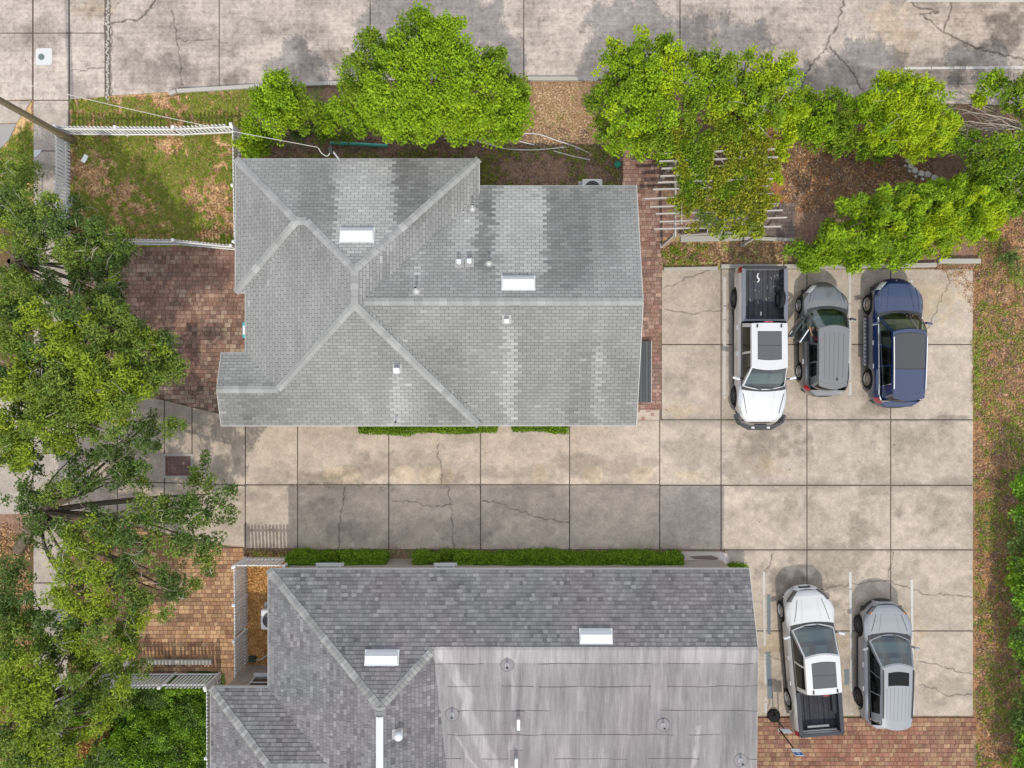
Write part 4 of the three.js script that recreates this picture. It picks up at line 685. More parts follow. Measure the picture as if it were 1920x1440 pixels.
  for (const sg of [-1, 1]) for (const w of S.sideWin) { if (door && sg < 0 && w[0] < 0.1) continue; M('side_window', breaks((s, t) => { const p = SD(sg)(s, t); return [p[0] - sg * 0.005, p[1], p[2]]; }, fill([w[0], w[1]], 0.12), fill([w[2], w[3]], 0.25)), w[0] < 0.1 ? (S.frontPane ?? paneDark) : paneDark, car); }
  // belt trim, wiper cowl, wipers
  for (const sg of [-1, 1]) { const n = 14, gs = []; for (let i = 0; i < n; i++) { const q = j => { const z = lerp(gh.zA0 + gh.bow, gh.zD0 - 0.1, j / n); return V(sg * (hs(z) - 0.022), belt(z) - 0.004, z); }; if (door && sg < 0 && lerp(gh.zA0 + gh.bow, gh.zD0, (i + 0.5) / n) > door[0] && lerp(gh.zA0 + gh.bow, gh.zD0, (i + 0.5) / n) < door[1]) continue; gs.push(beam(q(i), q(i + 1), 0.05, 0.03)); } M('belt_trim', merge(gs), S.beltMat ?? trimMat, car); }
  M('cowl', grid((s, t) => { const x = s * (hbF + 0.02), z1 = gh.zA0 + cz(s) + 0.01, z0 = gh.zA0 - 0.07 + cz(s) * 0.55, z = lerp(z0, z1, t); return [x, deckY(x, z) + 0.013, z]; }, -1, 1, 0, 1, 16, 4), trimMat, car);
  M('cowl_side', merge([-1, 1].map(sg => side(sg, gh.zA0, gh.zA0 + gh.bow + 0.06, 4, 5.2))), S.paint, car);
  for (const x of [-0.45, 0.12]) { const a = WS(x, 0.03), b = WS(Math.min(0.9, x + 0.62), 0.1); M('wiper', beam(V(a[0], a[1] + 0.03, a[2] - 0.03), V(b[0], b[1] + 0.03, b[2] - 0.03), 0.02, 0.015), trimMat, car); }
  // doors on the flanks
  for (const sg of [-1, 1]) for (const [z0, z1, nm] of S.doors) {
    if (door && sg < 0 && nm === 'front_door') continue;
    const d = new THREE.Group(); d.name = nm; car.add(d);
    M('door_skin', side(sg, z0, z1, 0.3, 3.95, 0.007), S.paint, d);
    const hz = z1 - 0.16, hp = sec(hz, 3); M('handle', rbox(0.035, 0.035, 0.2, 0.012, sg * (hp[0] + 0.03), hp[1] - 0.02, hz), S.handleMat ?? S.paint, d);
  }
  // mirrors
  for (const sg of [-1, 1]) { if (door && sg < 0) continue; const z = gh.zA0 + gh.bow + S.mirrorZ, p = sec(z, 4), o = new THREE.Group(); o.name = 'mirror'; car.add(o); const out = S.mirrorOut ?? 0.2; M('mirror_arm', beam(V(sg * (p[0] - 0.04), p[1] + 0.05, z), V(sg * (p[0] + out * 0.6), p[1] + 0.09, z + 0.02), 0.05, 0.035), trimMat, o); M('mirror_shell', rbox(out * 1.05, 0.16, 0.1, 0.045, sg * (p[0] + out * 0.75), p[1] + 0.12, z + 0.03, sg * -0.25), S.mirrorMat ?? S.paint, o); M('mirror_glass', box(out * 0.85, 0.12, 0.01, sg * (p[0] + out * 0.75), p[1] + 0.12, z + 0.085, sg * -0.25), chromeMat, o); }
  // lights, grille, bumpers
  const lamp = (nm, z0, z1, k0, k1, m, off = 0.012) => { for (const sg of [-1, 1]) M(nm, side(sg, z0, z1, k0, k1, off, 0.03), m, car); };
  lamp('headlight', -hL + S.lampZ[0], -hL + S.lampZ[1], 3.1, 4.75, S.lampMat ?? lampClear);
  if (S.amber) lamp('indicator', -hL + S.lampZ[1] - 0.1, -hL + S.lampZ[1], 4.2, 4.7, lampAmber, 0.02);
  lamp('tail_light', hL - S.tailZ[0], hL - S.tailZ[1], 2.5, S.tailK ?? 3.95, lampRed);
  const fz = sec(-hL, 4); M('grille', rbox(fz[0] * 1.3, 0.24, 0.06, 0.02, 0, lerp(yb(-hL), fz[1], 0.62), -hL - 0.012), S.grilleMat ?? trimMat, car);
  if (S.noseTrim) { const gs = []; for (let i = 0; i < 10; i++) { const q = j => { const s = lerp(-1, 1, j / 10); return V(s * S.noseTrim[0], sec(-hL + S.noseTrim[1], 6)[1] + 0.008, -hL + S.noseTrim[1] + s * s * S.noseTrim[2]); }; gs.push(beam(q(i), q(i + 1), S.noseTrim[3], 0.02)); } M('grille_top', merge(gs), trimMat, car); }
  const sweep = (sg, y, h, out, depth) => { const gs = [], n = 14, W = hw(sg * (hL - depth)) - 0.03, q = j => { const s = lerp(-1, 1, j / n); return V(s * W, y, sg * (hL + out - depth * Math.pow(Math.abs(s), 2.6))); }; for (let i = 0; i < n; i++) gs.push(beam(q(i), q(i + 1).lerp(q(i), -0.05), 0.1, h)); return merge(gs); };
  M('front_bumper', sweep(-1, S.sill + 0.12, 0.2, 0.0, 0.42), S.bumperMat ?? trimMat, car);
  M('rear_bumper', sweep(1, S.sill + 0.18, 0.2, 0.01, S.bed ? 0.14 : 0.3), S.rearBumper ?? trimMat, car);
  for (const sg of [-1, 1]) M('rocker', rbox(0.1, 0.12, S.zr - S.zf - S.r * 2.4, 0.03, sg * (hw(0) - 0.05), S.sill - 0.02, (S.zf + S.zr) / 2), trimMat, car);
  M('underbody', merge([box(hw(0) * 1.7, 0.1, S.L * 0.9, 0, S.sill + 0.05, 0)]), trimMat, car);
  for (const z of [S.zf, S.zr]) for (const sg of [-1, 1]) { const w = wheel(S.r, S.tw ?? 0.25, sg, S.rim, S.spokes); w.position.set(sg * (hw(z) - (S.tw ?? 0.25) / 2 - 0.02), S.r, z); car.add(w); M('wheel_well', grid((a, t) => [sg * (hw(z) - 0.02 - t * 0.32), S.r * 0.95 + Math.sin(a) * S.r * 1.16, z + Math.cos(a) * S.r * 1.16], 0, Math.PI, 0, 1, 14, 1), trimMat, car); }
  // cabin
  const cab = new THREE.Group(); cab.name = 'cabin'; car.add(cab), cab.userData = {};
  const z0 = gh.zA0 + 0.1, z1 = (S.bed ? gh.zD0 : hL - 0.25), wI = hw(0) - 0.12, yf = S.sill + 0.16;
  M('floor', box(wI * 2, 0.04, z1 - z0, 0, yf, (z0 + z1) / 2), interiorMat, cab);
  for (const sg of [-1, 1]) { const a = door && sg < 0 ? door[1] : z0; M('side_trim', box(0.05, bF - yf - 0.04, z1 - a, sg * (wI - 0.02), (bF + yf) / 2, (a + z1) / 2), interiorMat, cab); }
  M('dashboard', rbox(wI * 1.86, 0.34, 0.5, 0.1, 0, bF - 0.16, gh.zA0 + gh.bow + 0.32), S.dashMat ?? interiorMat, cab);
  M('binnacle', rbox(0.36, 0.1, 0.22, 0.04, -0.38, bF + 0.02, gh.zA0 + gh.bow + 0.4), interiorMat, cab);
  { const t = new THREE.TorusGeometry(0.18, 0.016, 8, 26); t.rotateX(-0.5); t.translate(-0.38, bF + 0.0, gh.zA0 + gh.bow + 0.68); M('steering_wheel', t, trimMat, cab); }
  const seat = (x, z, w) => { const o = new THREE.Group(); o.name = 'seat'; car.add(o); M('cushion', rbox(w, 0.16, 0.52, 0.06, x, yf + 0.32, z), S.seatMat ?? seatMat, o); M('seat_back', rbox(w, 0.62, 0.14, 0.06, x, yf + 0.62, z + 0.3, 0, 0.22), S.seatMat ?? seatMat, o); for (const k of w > 0.8 ? [-w / 3, w / 3] : [0]) M('headrest', rbox(0.26, 0.17, 0.1, 0.04, x + k, yf + 1.0, z + 0.4, 0, 0.2), S.seatMat ?? seatMat, o); };
  const sz = gh.zA0 + gh.bow + 1.05; seat(-0.38, sz, 0.5); seat(0.38, sz, 0.5); seat(0, sz + 0.95, 1.3); if (S.third) seat(0, sz + 1.8, 1.2);
  const H = { car, side, sec, hw, hs, ysh, yb, belt, SD, RF, WS, bF, yf, sz, hL, gh };
  if (S.extra) S.extra(H);
  car.position.set(S.at[0], 0.004, S.at[1]); car.rotation.y = S.turn ?? 0;
  return H;
}
const paintOf = (c, metal, rough = 0.38) => phys(c, rough, { metalness: metal, clearcoat: 1, clearcoatRoughness: 0.05, side: THREE.DoubleSide });

// pickup beds
const linerTex = dataTex(128, 128, (i, j, o) => { const rib = Math.abs((i % 16) - 8) < 2.4 ? 0.72 : 1, n = fbm(i / 10, j / 10, 3), s = (62 + 20 * n + 18 * (hash2(i, j) - 0.5)) * rib; o[0] = s; o[1] = s; o[2] = s * 1.04; });
function pickupBed(H, S, liner, railMat, gateTrim) {
  const { car, hs, ysh, hL } = H, [b0, b1] = S.bed, fl = 0.86, wi = hs(b0 + 1) - 0.12, yr = ysh(b0 + 1), bed = new THREE.Group(); bed.name = 'cargo_bed'; car.add(bed);
  const n = 13, wall = (sg) => rbox(0.045, yr - fl, b1 - b0, 0.01, sg * wi, (yr + fl) / 2, (b0 + b1) / 2);
  M('bed_floor', box(wi * 2, 0.04, b1 - b0, 0, fl, (b0 + b1) / 2), liner, bed);
  for (let k = 0; k < n; k++) M('floor_rib', rbox(0.055, 0.022, b1 - b0 - 0.1, 0.008, lerp(-wi + 0.1, wi - 0.1, k / (n - 1)), fl + 0.026, (b0 + b1) / 2), liner, bed);
  for (const sg of [-1, 1]) { M('bed_side', wall(sg), liner, bed); M('wheel_arch', rbox(0.2, 0.24, 0.9, 0.06, sg * (wi - 0.1), fl + 0.12, S.zr), liner, bed); M('rail_cap', rbox(0.16, 0.035, b1 - b0 + 0.04, 0.014, sg * (wi + 0.055), yr + 0.012, (b0 + b1) / 2), railMat, bed); }
  M('bed_front', box(wi * 2 + 0.1, yr - fl + 0.03, 0.05, 0, (yr + fl) / 2, b0 + 0.01), liner, bed); M('front_rail', rbox(wi * 2 + 0.2, 0.035, 0.08, 0.014, 0, yr + 0.016, b0 + 0.03), railMat, bed);
  const gate = new THREE.Group(); gate.name = 'tailgate'; car.add(gate); M('gate_panel', rbox(wi * 2 + 0.06, yr - fl + 0.1, 0.07, 0.02, 0, (yr + fl) / 2 - 0.04, b1 + 0.04), S.paint, gate); M('gate_cap', rbox(wi * 2 + 0.08, 0.04, 0.12, 0.014, 0, yr + 0.014, b1 + 0.03), gateTrim, gate); M('gate_handle', rbox(0.3, 0.09, 0.03, 0.01, 0, yr - 0.14, b1 + 0.085), trimMat, gate);
  return bed;
}
const planHW = (L, W, nose, Rf, tail, Rr) => { const o = []; for (let k = 0; k <= 12; k++) { const d = k / 12; o.push([-L / 2 + d * Rf, W / 2 * (1 - (1 - nose) * Math.pow(1 - d, 2.3))]); } for (let k = 12; k >= 0; k--) { const d = k / 12; o.push([L / 2 - d * Rr, W / 2 * (1 - (1 - tail) * Math.pow(1 - d, 2.3))]); } return o; };
const truckHW = (L, W, nose = 0.74) => planHW(L, W, nose, 0.9, 0.965, 0.3);

// silver pickup, nose towards the driveway
{
  const L = 6.36, S = { name: 'pickup_truck', L, r: 0.42, tw: 0.29, sill: 0.46, zf: -2.13, zr: 1.97, inset: 0.09,
    hw: truckHW(L, 2.02, 0.68), ysh: [[-3.18, 0.92], [-3.0, 1.05], [-2.2, 1.14], [-1.7, 1.2], [0.9, 1.22], [1.0, 1.36], [3.18, 1.36]], ytop: [[-3.18, 0.95], [-3.02, 1.1], [-2.2, 1.24], [-1.7, 1.28], [3.2, 1.36]],
    gh: { zA0: -1.86, zA1: -1.02, zD1: 0.82, zD0: 0.89, bow: 0.16, bowR: 0.03, hr: 0.72, yr: 1.92, crown: 0.035, drop: 0.03, rw: [-0.8, 0.8, 0.3, 0.88] },
    sideWin: [[0.03, 0.5, 0.06, 0.9], [0.535, 0.94, 0.06, 0.9]], sunroof: [-0.66, 0.68, 0.19, 0.82], sunSplit: 0.5, bed: [0.95, 3.08],
    doors: [[-1.42, -0.22, 'front_door'], [-0.2, 0.86, 'rear_door']], hoodIn: 0.2, creases: [[0.66, 0.84, 0.026, 1], [0.36, 0.44, 0.03]], mirrorZ: 0.28, mirrorOut: 0.3, mirrorMat: chromeMat, handleMat: chromeMat,
    lampZ: [0.02, 0.34], tailZ: [0.26, 0.02], paint: paintOf([0.5, 0.5, 0.51], 0.4, 0.36), rim: rimDark, spokes: 8, at: [10.28, -1.62], turn: Math.PI, bumperMat: trimMat };
  const H = vehicle(S, 'silver crew-cab pickup with black bull bar and open bed, nose to the driveway', 'pickup');
  const liner = mat([1, 1, 1], 0.7, { map: linerTex, color: C(0.9, 0.92, 0.98) }), rail = mat([0.12, 0.128, 0.15], 0.6);
  const bed = pickupBed(H, S, liner, rail, trimMat);
  // things lying in the bed belong to the bed liner's wear: pale scrapes
  const bar = new THREE.Group(); bar.name = 'bull_bar'; H.car.add(bar); const bl = mat([0.045, 0.047, 0.052], 0.5), z = -L / 2;
  for (const [pts, w, h] of [[[[-0.98, 0.72, z + 0.3], [-0.86, 0.72, z - 0.05], [-0.45, 0.72, z - 0.28], [0.45, 0.72, z - 0.28], [0.86, 0.72, z - 0.05], [0.98, 0.72, z + 0.3]], 0.14, 0.2], [[[-0.98, 1.0, z + 0.28], [-0.88, 1.0, z - 0.02], [-0.5, 1.0, z - 0.16], [0.5, 1.0, z - 0.16], [0.88, 1.0, z - 0.02], [0.98, 1.0, z + 0.28]], 0.06, 0.06]]) for (let i = 0; i + 1 < pts.length; i++) M(h > 0.1 ? 'bumper_beam' : 'guard_tube', beam(V(...pts[i]), V(...pts[i + 1]), w, h), bl, bar);
  for (const x of [-0.93, -0.84, -0.74, 0.74, 0.84, 0.93]) M('guard_upright', beam(V(x, 0.78, z + 0.02 + Math.abs(Math.abs(x) - 0.8) * 0.3), V(x, 1.0, z + 0.05), 0.04, 0.04), bl, bar);
  for (const x of [-0.32, 0.32]) M('fog_lamp', cyl(0.08, 0.08, 0.08, x, 0.86, z - 0.24, 14, 0, Math.PI / 2), lampClear, bar);
  M('winch', rbox(0.5, 0.12, 0.16, 0.03, 0, 0.86, z - 0.16), bl, bar);
  for (const x of [-0.46, 0.5]) M('roof_marker', rbox(0.06, 0.03, 0.14, 0.012, x, 1.955, 0.7), trimMat, H.car);
  M('brake_light', rbox(0.34, 0.06, 0.05, 0.012, 0.05, 1.9, 0.87), lampRed, H.car);
  const r = rng(3), sc = []; for (let k = 0; k < 22; k++) sc.push(rbox(0.01 + r() * 0.04, 0.004, 0.04 + r() * 0.12, 0.003, -0.2 - r() * 0.5 + (r() < 0.3 ? 0.7 : 0), 0.902, 1.7 + r() * 1.2, r() * 0.6)); const m = M('bed_scuffs', merge(sc), mat([0.16, 0.155, 0.15], 0.9), bed); m.userData.kind = 'stuff';
  M('tie_strap', tube([V(0.12, 0.93, 2.95), V(0.16, 0.95, 2.8), V(0.08, 0.93, 2.7), V(0.15, 0.95, 2.58)], 0.03), mat([0.6, 0.6, 0.58], 0.8), bed);
  M('bed_clip', rbox(0.05, 0.04, 0.16, 0.01, 0.0, 0.92, 1.28), whiteMetal, bed);
  M('mud_flap', rbox(0.05, 0.3, 0.24, 0.01, 0.98, 0.42, 1.42), trimMat, H.car);
  const t = wheel(0.37, 0.2, 1, rimDark, 5); t.name = 'spare_wheel'; t.rotation.y = Math.PI; t.position.set(-0.68, 1.24, 1.86); H.car.add(t);
}
// white pickup
{
  const L = 5.92, S = { name: 'pickup_truck', L, r: 0.4, tw: 0.27, sill: 0.42, zf: -1.98, zr: 1.72, inset: 0.1,
    hw: truckHW(L, 2.02, 0.45), ysh: [[-2.96, 0.72], [-2.78, 0.94], [-2.2, 1.06], [-1.4, 1.12], [0.8, 1.18], [1.0, 1.26], [2.96, 1.28]], ytop: [[-2.96, 0.74], [-2.8, 0.98], [-2.2, 1.14], [-1.4, 1.22], [3, 1.28]],
    gh: { zA0: -1.62, zA1: -0.62, zD1: 0.98, zD0: 1.06, bow: 0.22, bowR: 0.05, hr: 0.7, yr: 1.9, crown: 0.04, drop: 0.03, rw: [-0.8, 0.8, 0.3, 0.88] },
    sideWin: [[0.03, 0.5, 0.06, 0.9], [0.535, 0.93, 0.06, 0.9]], sunroof: [-0.66, 0.72, 0.17, 0.84], sunSplit: 0.5, bed: [1.12, 2.86],
    doors: [[-1.2, -0.06, 'front_door'], [-0.04, 0.98, 'rear_door']], hoodIn: 0.24, creases: [[0.5, 0.72, 0.016, 1], [0.3, 0.4, 0.03]], mirrorZ: 0.2, mirrorOut: 0.28, handleMat: chromeMat,
    lampZ: [0.06, 0.46], lampMat: lampDark, tailZ: [0.22, 0.02], noseTrim: [0.5, 0.06, 0.1, 0.06], paint: paintOf([0.45, 0.45, 0.445], 0, 0.4), bumperMat: mat([0.6, 0.6, 0.6], 0.4), rim: rimSilver, spokes: 6, at: [12.42, 11.42], turn: 0.078 };
  const H = vehicle(S, 'white crew-cab pickup with black-lined bed, parked with its tail over the brick paving', 'pickup');
  const bed = pickupBed(H, S, mat([1, 1, 1], 0.75, { map: linerTex, color: C(0.62, 0.63, 0.68) }), mat([0.05, 0.053, 0.06], 0.75), mat([0.05, 0.053, 0.06], 0.75));
  for (const x of [-0.46, 0.5]) M('roof_marker', rbox(0.06, 0.03, 0.14, 0.012, x, 1.93, 0.86), trimMat, H.car);
  M('brake_light', rbox(0.26, 0.05, 0.05, 0.012, 0.05, 1.88, 1.03), lampRed, H.car);
  M('load_bar', rbox(0.9, 0.03, 0.09, 0.01, 0.02, 0.92, 2.72), mat([0.5, 0.48, 0.46], 0.7), bed);
  M('chrome_strip', merge([rbox(0.03, 0.03, 1.4, 0.01, 0.78, 1.12, 1.95), rbox(1.5, 0.03, 0.03, 0.01, 0, 1.1, 2.8)]), chromeMat, bed);
}
// grey crossover, driver's door open
const suvHW = (L, W, nose = 0.58) => planHW(L, W, nose, 0.95, 0.58, 0.55);
let greySUV;
{
  const L = 4.68, S = { name: 'sport_utility_vehicle', L, r: 0.36, tw: 0.23, sill: 0.34, zf: -1.45, zr: 1.33, inset: 0.1,
    hw: suvHW(L, 1.86, 0.4), ysh: [[-2.34, 0.66], [-2.2, 0.82], [-1.6, 0.94], [-1, 1.0], [1.6, 1.08], [2.2, 1.06], [2.34, 0.95]], ytop: [[-2.34, 0.68], [-2.2, 0.88], [-1.6, 1.02], [-1.0, 1.07], [2.0, 1.1], [2.34, 0.97]],
    gh: { zA0: -1.28, zA1: -0.5, zD1: 1.86, zD0: 2.16, bow: 0.24, bowR: 0.24, hr: 0.62, hrR: 0.58, yr: 1.66, crown: 0.035, drop: 0.09, rw: [-0.84, 0.84, 0.16, 0.8] },
    sideWin: [[0.03, 0.4, 0.06, 0.86], [0.425, 0.68, 0.06, 0.86], [0.7, 0.9, 0.08, 0.8]], doors: [[-0.92, 0.1, 'front_door'], [0.12, 1.08, 'rear_door']], openDoor: [-0.92, 0.1], doorS: 0.405,
    hoodIn: 0.2, creases: [[0.46, 0.62, 0.03], [0.6, 0.76, 0.014, 1]], mirrorZ: 0.22, mirrorOut: 0.24, mirrorMat: trimMat, lampZ: [0.1, 0.42], tailZ: [0.42, 0.2], tailK: 4, handleMat: chromeMat,
    paint: paintOf([0.125, 0.127, 0.13], 0.4, 0.36), rim: rimSilver, spokes: 5, at: [12.97, -1.86], turn: 0 };
  const H = greySUV = vehicle(S, 'dark grey crossover with its left front door swung open', 'car');
  for (const k of [-0.62, -0.3, 0, 0.3, 0.62]) { const gs = []; for (let i = 0; i < 8; i++) gs.push(beam(V(...H.RF(k, 0.12 + i * 0.1)).add(V(0, 0.006, 0)), V(...H.RF(k, 0.22 + i * 0.1)).add(V(0, 0.006, 0)), 0.03, 0.016)); M('roof_rib', merge(gs), S.paint, H.car); }
  M('antenna', (() => { const g = new THREE.ConeGeometry(0.05, 0.1, 10); g.scale(0.5, 1, 1.6); const p = H.RF(0.22, 0.92); g.translate(p[0], p[1] + 0.05, p[2]); return g; })(), trimMat, H.car);
  M('spoiler', grid((s, t) => { const p = H.RF(s, 1); return [p[0] * 0.98, p[1] - 0.015 - t * 0.015, p[2] + 0.01 + t * 0.2]; }, -1, 1, 0, 1, 10, 2), S.paint, H.car);
  // open door, hinged at its front edge
  const d = new THREE.Group(); d.name = 'open_front_door'; const zh = -0.92, xh = -H.hs(zh) - 0.06; d.position.set(xh, 0, zh);
  const at = (g) => g.translate(-xh, 0, -zh);
  M('door_skin', at(H.side(-1, -0.91, 0.09, 0.3, 4)), S.paint, d);
  M('door_lining', at(merge([box(0.05, 0.55, 0.94, -H.hw(-0.4) + 0.07, 0.72, -0.41), rbox(0.09, 0.07, 0.5, 0.02, -H.hw(-0.4) + 0.1, 0.86, -0.35)])), interiorMat, d);
  const q = H.SD(-1); const fr = []; const e = [[0.035, 0.02], [0.035, 0.9], [0.4, 0.9], [0.4, 0.02]].map(([s, t]) => V(...q(s, t))); for (let i = 0; i < 3; i++) fr.push(beam(e[i], e[i + 1], 0.04, 0.04)); M('door_frame', at(merge(fr)), chromeMat, d);
  M('side_window', at(breaks(q, fill([0.045, 0.39], 0.1), fill([0.02, 0.88], 0.3))), paneTeal, d);
  M('mirror_shell', at(rbox(0.24, 0.15, 0.1, 0.04, -H.hs(-0.8) - 0.16, 1.12, -0.78)), trimMat, d);
  M('handle', at(rbox(0.035, 0.035, 0.2, 0.012, -H.hw(-0.05) - 0.02, 0.86, -0.08)), chromeMat, d);
  d.rotation.y = -0.62; H.car.add(d);
}
// large dark blue SUV with running boards
{
  const L = 5.28, S = { name: 'sport_utility_vehicle', L, r: 0.41, tw: 0.27, sill: 0.42, zf: -1.66, zr: 1.49, inset: 0.1,
    hw: suvHW(L, 2.02, 0.44), ysh: [[-2.64, 0.78], [-2.5, 0.96], [-1.9, 1.08], [-1.2, 1.14], [1.8, 1.2], [2.5, 1.16], [2.64, 1.02]], ytop: [[-2.64, 0.8], [-2.5, 1.02], [-1.9, 1.16], [-1.2, 1.22], [2.4, 1.22], [2.64, 1.05]],
    gh: { zA0: -1.24, zA1: -0.5, zD1: 2.2, zD0: 2.46, bow: 0.2, bowR: 0.2, hr: 0.68, hrR: 0.64, yr: 1.88, crown: 0.04, drop: 0.07, rw: [-0.84, 0.84, 0.14, 0.84] },
    sideWin: [[0.03, 0.33, 0.06, 0.88], [0.35, 0.6, 0.06, 0.88], [0.62, 0.86, 0.06, 0.86]], sunroof: [-0.92, 0.93, 0.05, 0.6], sunSplit: 0.31, third: true, sunMat: phys([0.032, 0.032, 0.035], 0.16, { clearcoat: 0.3, clearcoatRoughness: 0.06 }),
    doors: [[-0.95, 0.16, 'front_door'], [0.18, 1.12, 'rear_door']], hoodIn: 0.22, creases: [[0.42, 0.56, 0.035], [0.7, 0.78, 0.03]], mirrorZ: 0.24, mirrorOut: 0.26, lampZ: [0.12, 0.46], tailZ: [0.38, 0.16], tailK: 4, handleMat: chromeMat, beltMat: chromeMat,
    paint: paintOf([0.001, 0.012, 0.058], 0.0, 0.3), rim: rimBronze, spokes: 12, at: [15.9, -1.7], turn: 0, dashMat: mat([0.2, 0.18, 0.15], 0.7), seatMat: mat([0.2, 0.19, 0.17], 0.7), pane: phys([0.72, 0.78, 0.72], 0.02, { transmission: 1, thickness: 0, ior: 1.7 }), frontPane: phys([0.45, 0.55, 0.48], 0.02, { transmission: 1, thickness: 0 }) };
  const H = vehicle(S, 'large dark blue sport utility vehicle with chrome roof rails and running boards', 'car');
  for (const sg of [-1, 1]) { const o = new THREE.Group(); o.name = 'running_board'; H.car.add(o); M('step', rbox(0.2, 0.06, 2.0, 0.025, sg * 1.03, 0.4, -0.08), mat([0.16, 0.17, 0.2], 0.5, { metalness: 0.4 }), o); for (let k = 0; k < 12; k++) M('tread', rbox(0.12, 0.012, 0.06, 0.004, sg * 1.04, 0.436, -0.96 + k * 0.16), trimMat, o); }
  for (const sg of [-1, 1]) { const gs = []; for (let i = 0; i < 10; i++) gs.push(beam(V(...H.RF(sg * 0.98, 0.08 + i * 0.084)).add(V(0, 0.035, 0)), V(...H.RF(sg * 0.98, 0.168 + i * 0.084)).add(V(0, 0.035, 0)), 0.035, 0.04)); M('roof_rail', merge(gs), chromeMat, H.car); }
  M('spoiler', grid((s, t) => { const p = H.RF(s, 1); return [p[0] * 0.99, p[1] - 0.012 - t * 0.012, p[2] + 0.01 + t * 0.17]; }, -1, 1, 0, 1, 10, 2), S.paint, H.car);
  M('hood_badge', cyl(0.03, 0.03, 0.02, 0, 0.9, -2.6, 10, 0, 1.0), chromeMat, H.car);
  for (const sg of [-1, 1]) M('window_trim', beam(V(...H.SD(sg)(0.86, 0.04)), V(...H.SD(sg)(0.86, 0.88)), 0.03, 0.03), chromeMat, H.car);
}
// pale grey three-row SUV
{
  const L = 5.14, S = { name: 'sport_utility_vehicle', L, r: 0.4, tw: 0.26, sill: 0.38, zf: -1.5, zr: 1.53, inset: 0.1,
    hw: suvHW(L, 1.98, 0.4), ysh: [[-2.57, 0.68], [-2.42, 0.88], [-1.8, 1.0], [-1.1, 1.06], [1.8, 1.14], [2.4, 1.1], [2.57, 0.98]], ytop: [[-2.57, 0.7], [-2.42, 0.94], [-1.8, 1.08], [-1.1, 1.14], [2.3, 1.16], [2.57, 1.0]],
    gh: { zA0: -1.36, zA1: -0.36, zD1: 2.12, zD0: 2.42, bow: 0.28, bowR: 0.26, hr: 0.64, hrR: 0.6, yr: 1.74, crown: 0.04, drop: 0.08, rw: [-0.84, 0.84, 0.16, 0.82] },
    sideWin: [[0.03, 0.36, 0.05, 0.88], [0.37, 0.63, 0.05, 0.88], [0.64, 0.9, 0.06, 0.84]], sunroof: [-0.66, 0.68, 0.11, 0.34], sunMat: roofGlassBlack, third: true,
    doors: [[-1.0, 0.12, 'front_door'], [0.14, 1.1, 'rear_door']], hoodIn: 0.3, creases: [[0.3, 0.42, 0.03], [0.52, 0.74, 0.014, 1]], mirrorZ: 0.24, mirrorOut: 0.22, lampZ: [0.14, 0.46], lampMat: lampDark, amber: true, tailZ: [0.4, 0.2], tailK: 3, handleMat: chromeMat, noseTrim: [0.56, 0.09, 0.16, 0.11],
    paint: paintOf([0.2, 0.21, 0.225], 0.05, 0.4), rim: rimDark, spokes: 10, at: [15.5, 11.62], turn: 0.0 };
  const H = vehicle(S, 'pale grey three-row sport utility vehicle with black sunroof, nearest the leafy verge', 'car');
  for (const sg of [-1, 1]) { const gs = []; for (let i = 0; i < 10; i++) gs.push(beam(V(...H.RF(sg * 0.96, 0.03 + i * 0.09)).add(V(0, 0.03, 0)), V(...H.RF(sg * 0.96, 0.12 + i * 0.09)).add(V(0, 0.03, 0)), 0.035, 0.04)); M('roof_rail', merge(gs), trimMat, H.car); }
  for (const k of [-0.72, -0.5, -0.26, 0, 0.26, 0.5, 0.72]) { const gs = []; for (let i = 0; i < 6; i++) gs.push(beam(V(...H.RF(k, 0.38 + i * 0.09)).add(V(0, 0.005, 0)), V(...H.RF(k, 0.47 + i * 0.09)).add(V(0, 0.005, 0)), 0.022, 0.014)); M('roof_rib', merge(gs), S.paint, H.car); }
  M('spoiler', grid((s, t) => { const p = H.RF(s, 1); return [p[0] * 0.98, p[1] - 0.015 - t * 0.015, p[2] + 0.01 + t * 0.2]; }, -1, 1, 0, 1, 10, 2), S.paint, H.car);
}
// ---------- plants ----------
function leafGeo(n, R, l, w, up, seed, flatY = 0.6) {
  const r = rng(seed), pos = [], nor = [], uv = [], rv = () => V(r() * 2 - 1, r() * 2 - 1, r() * 2 - 1);
  for (let k = 0; k < n; k++) {
    const c = rv(); if (c.length() > 1) c.normalize(); c.multiplyScalar(R); c.y *= flatY;
    const N = rv().normalize().add(V(0, up, 0)).normalize(), T = rv().cross(N).normalize(), B = N.clone().cross(T), s = 0.7 + r() * 0.6, L = l * s, W = w * s;
    const a = c.clone().addScaledVector(T, -L / 2), b = c.clone().addScaledVector(T, L / 2).addScaledVector(N, -L * 0.12), p = c.clone().addScaledVector(B, W / 2).addScaledVector(N, W * 0.12), q = c.clone().addScaledVector(B, -W / 2).addScaledVector(N, W * 0.12);
    for (const [x, y, z] of [[a, p, b], [a, b, q]]) { for (const e of [x, y, z]) { pos.push(e.x, e.y, e.z); uv.push(0, 0); } const m = y.clone().sub(x).cross(z.clone().sub(x)).normalize(); for (let i = 0; i < 3; i++) nor.push(m.x, m.y, m.z); }
  }
  const g = new THREE.BufferGeometry(); g.setAttribute('position', new THREE.Float32BufferAttribute(pos, 3)); g.setAttribute('normal', new THREE.Float32BufferAttribute(nor, 3)); g.setAttribute('uv', new THREE.Float32BufferAttribute(uv, 2)); return g;
}
const leafMat = new THREE.MeshPhysicalMaterial({ color: 0xffffff, roughness: 0.6, specularIntensity: 0.35, transmission: 0.26, thickness: 0, side: THREE.DoubleSide });
const litterMat = mat([1, 1, 1], 0.9, { side: THREE.DoubleSide });
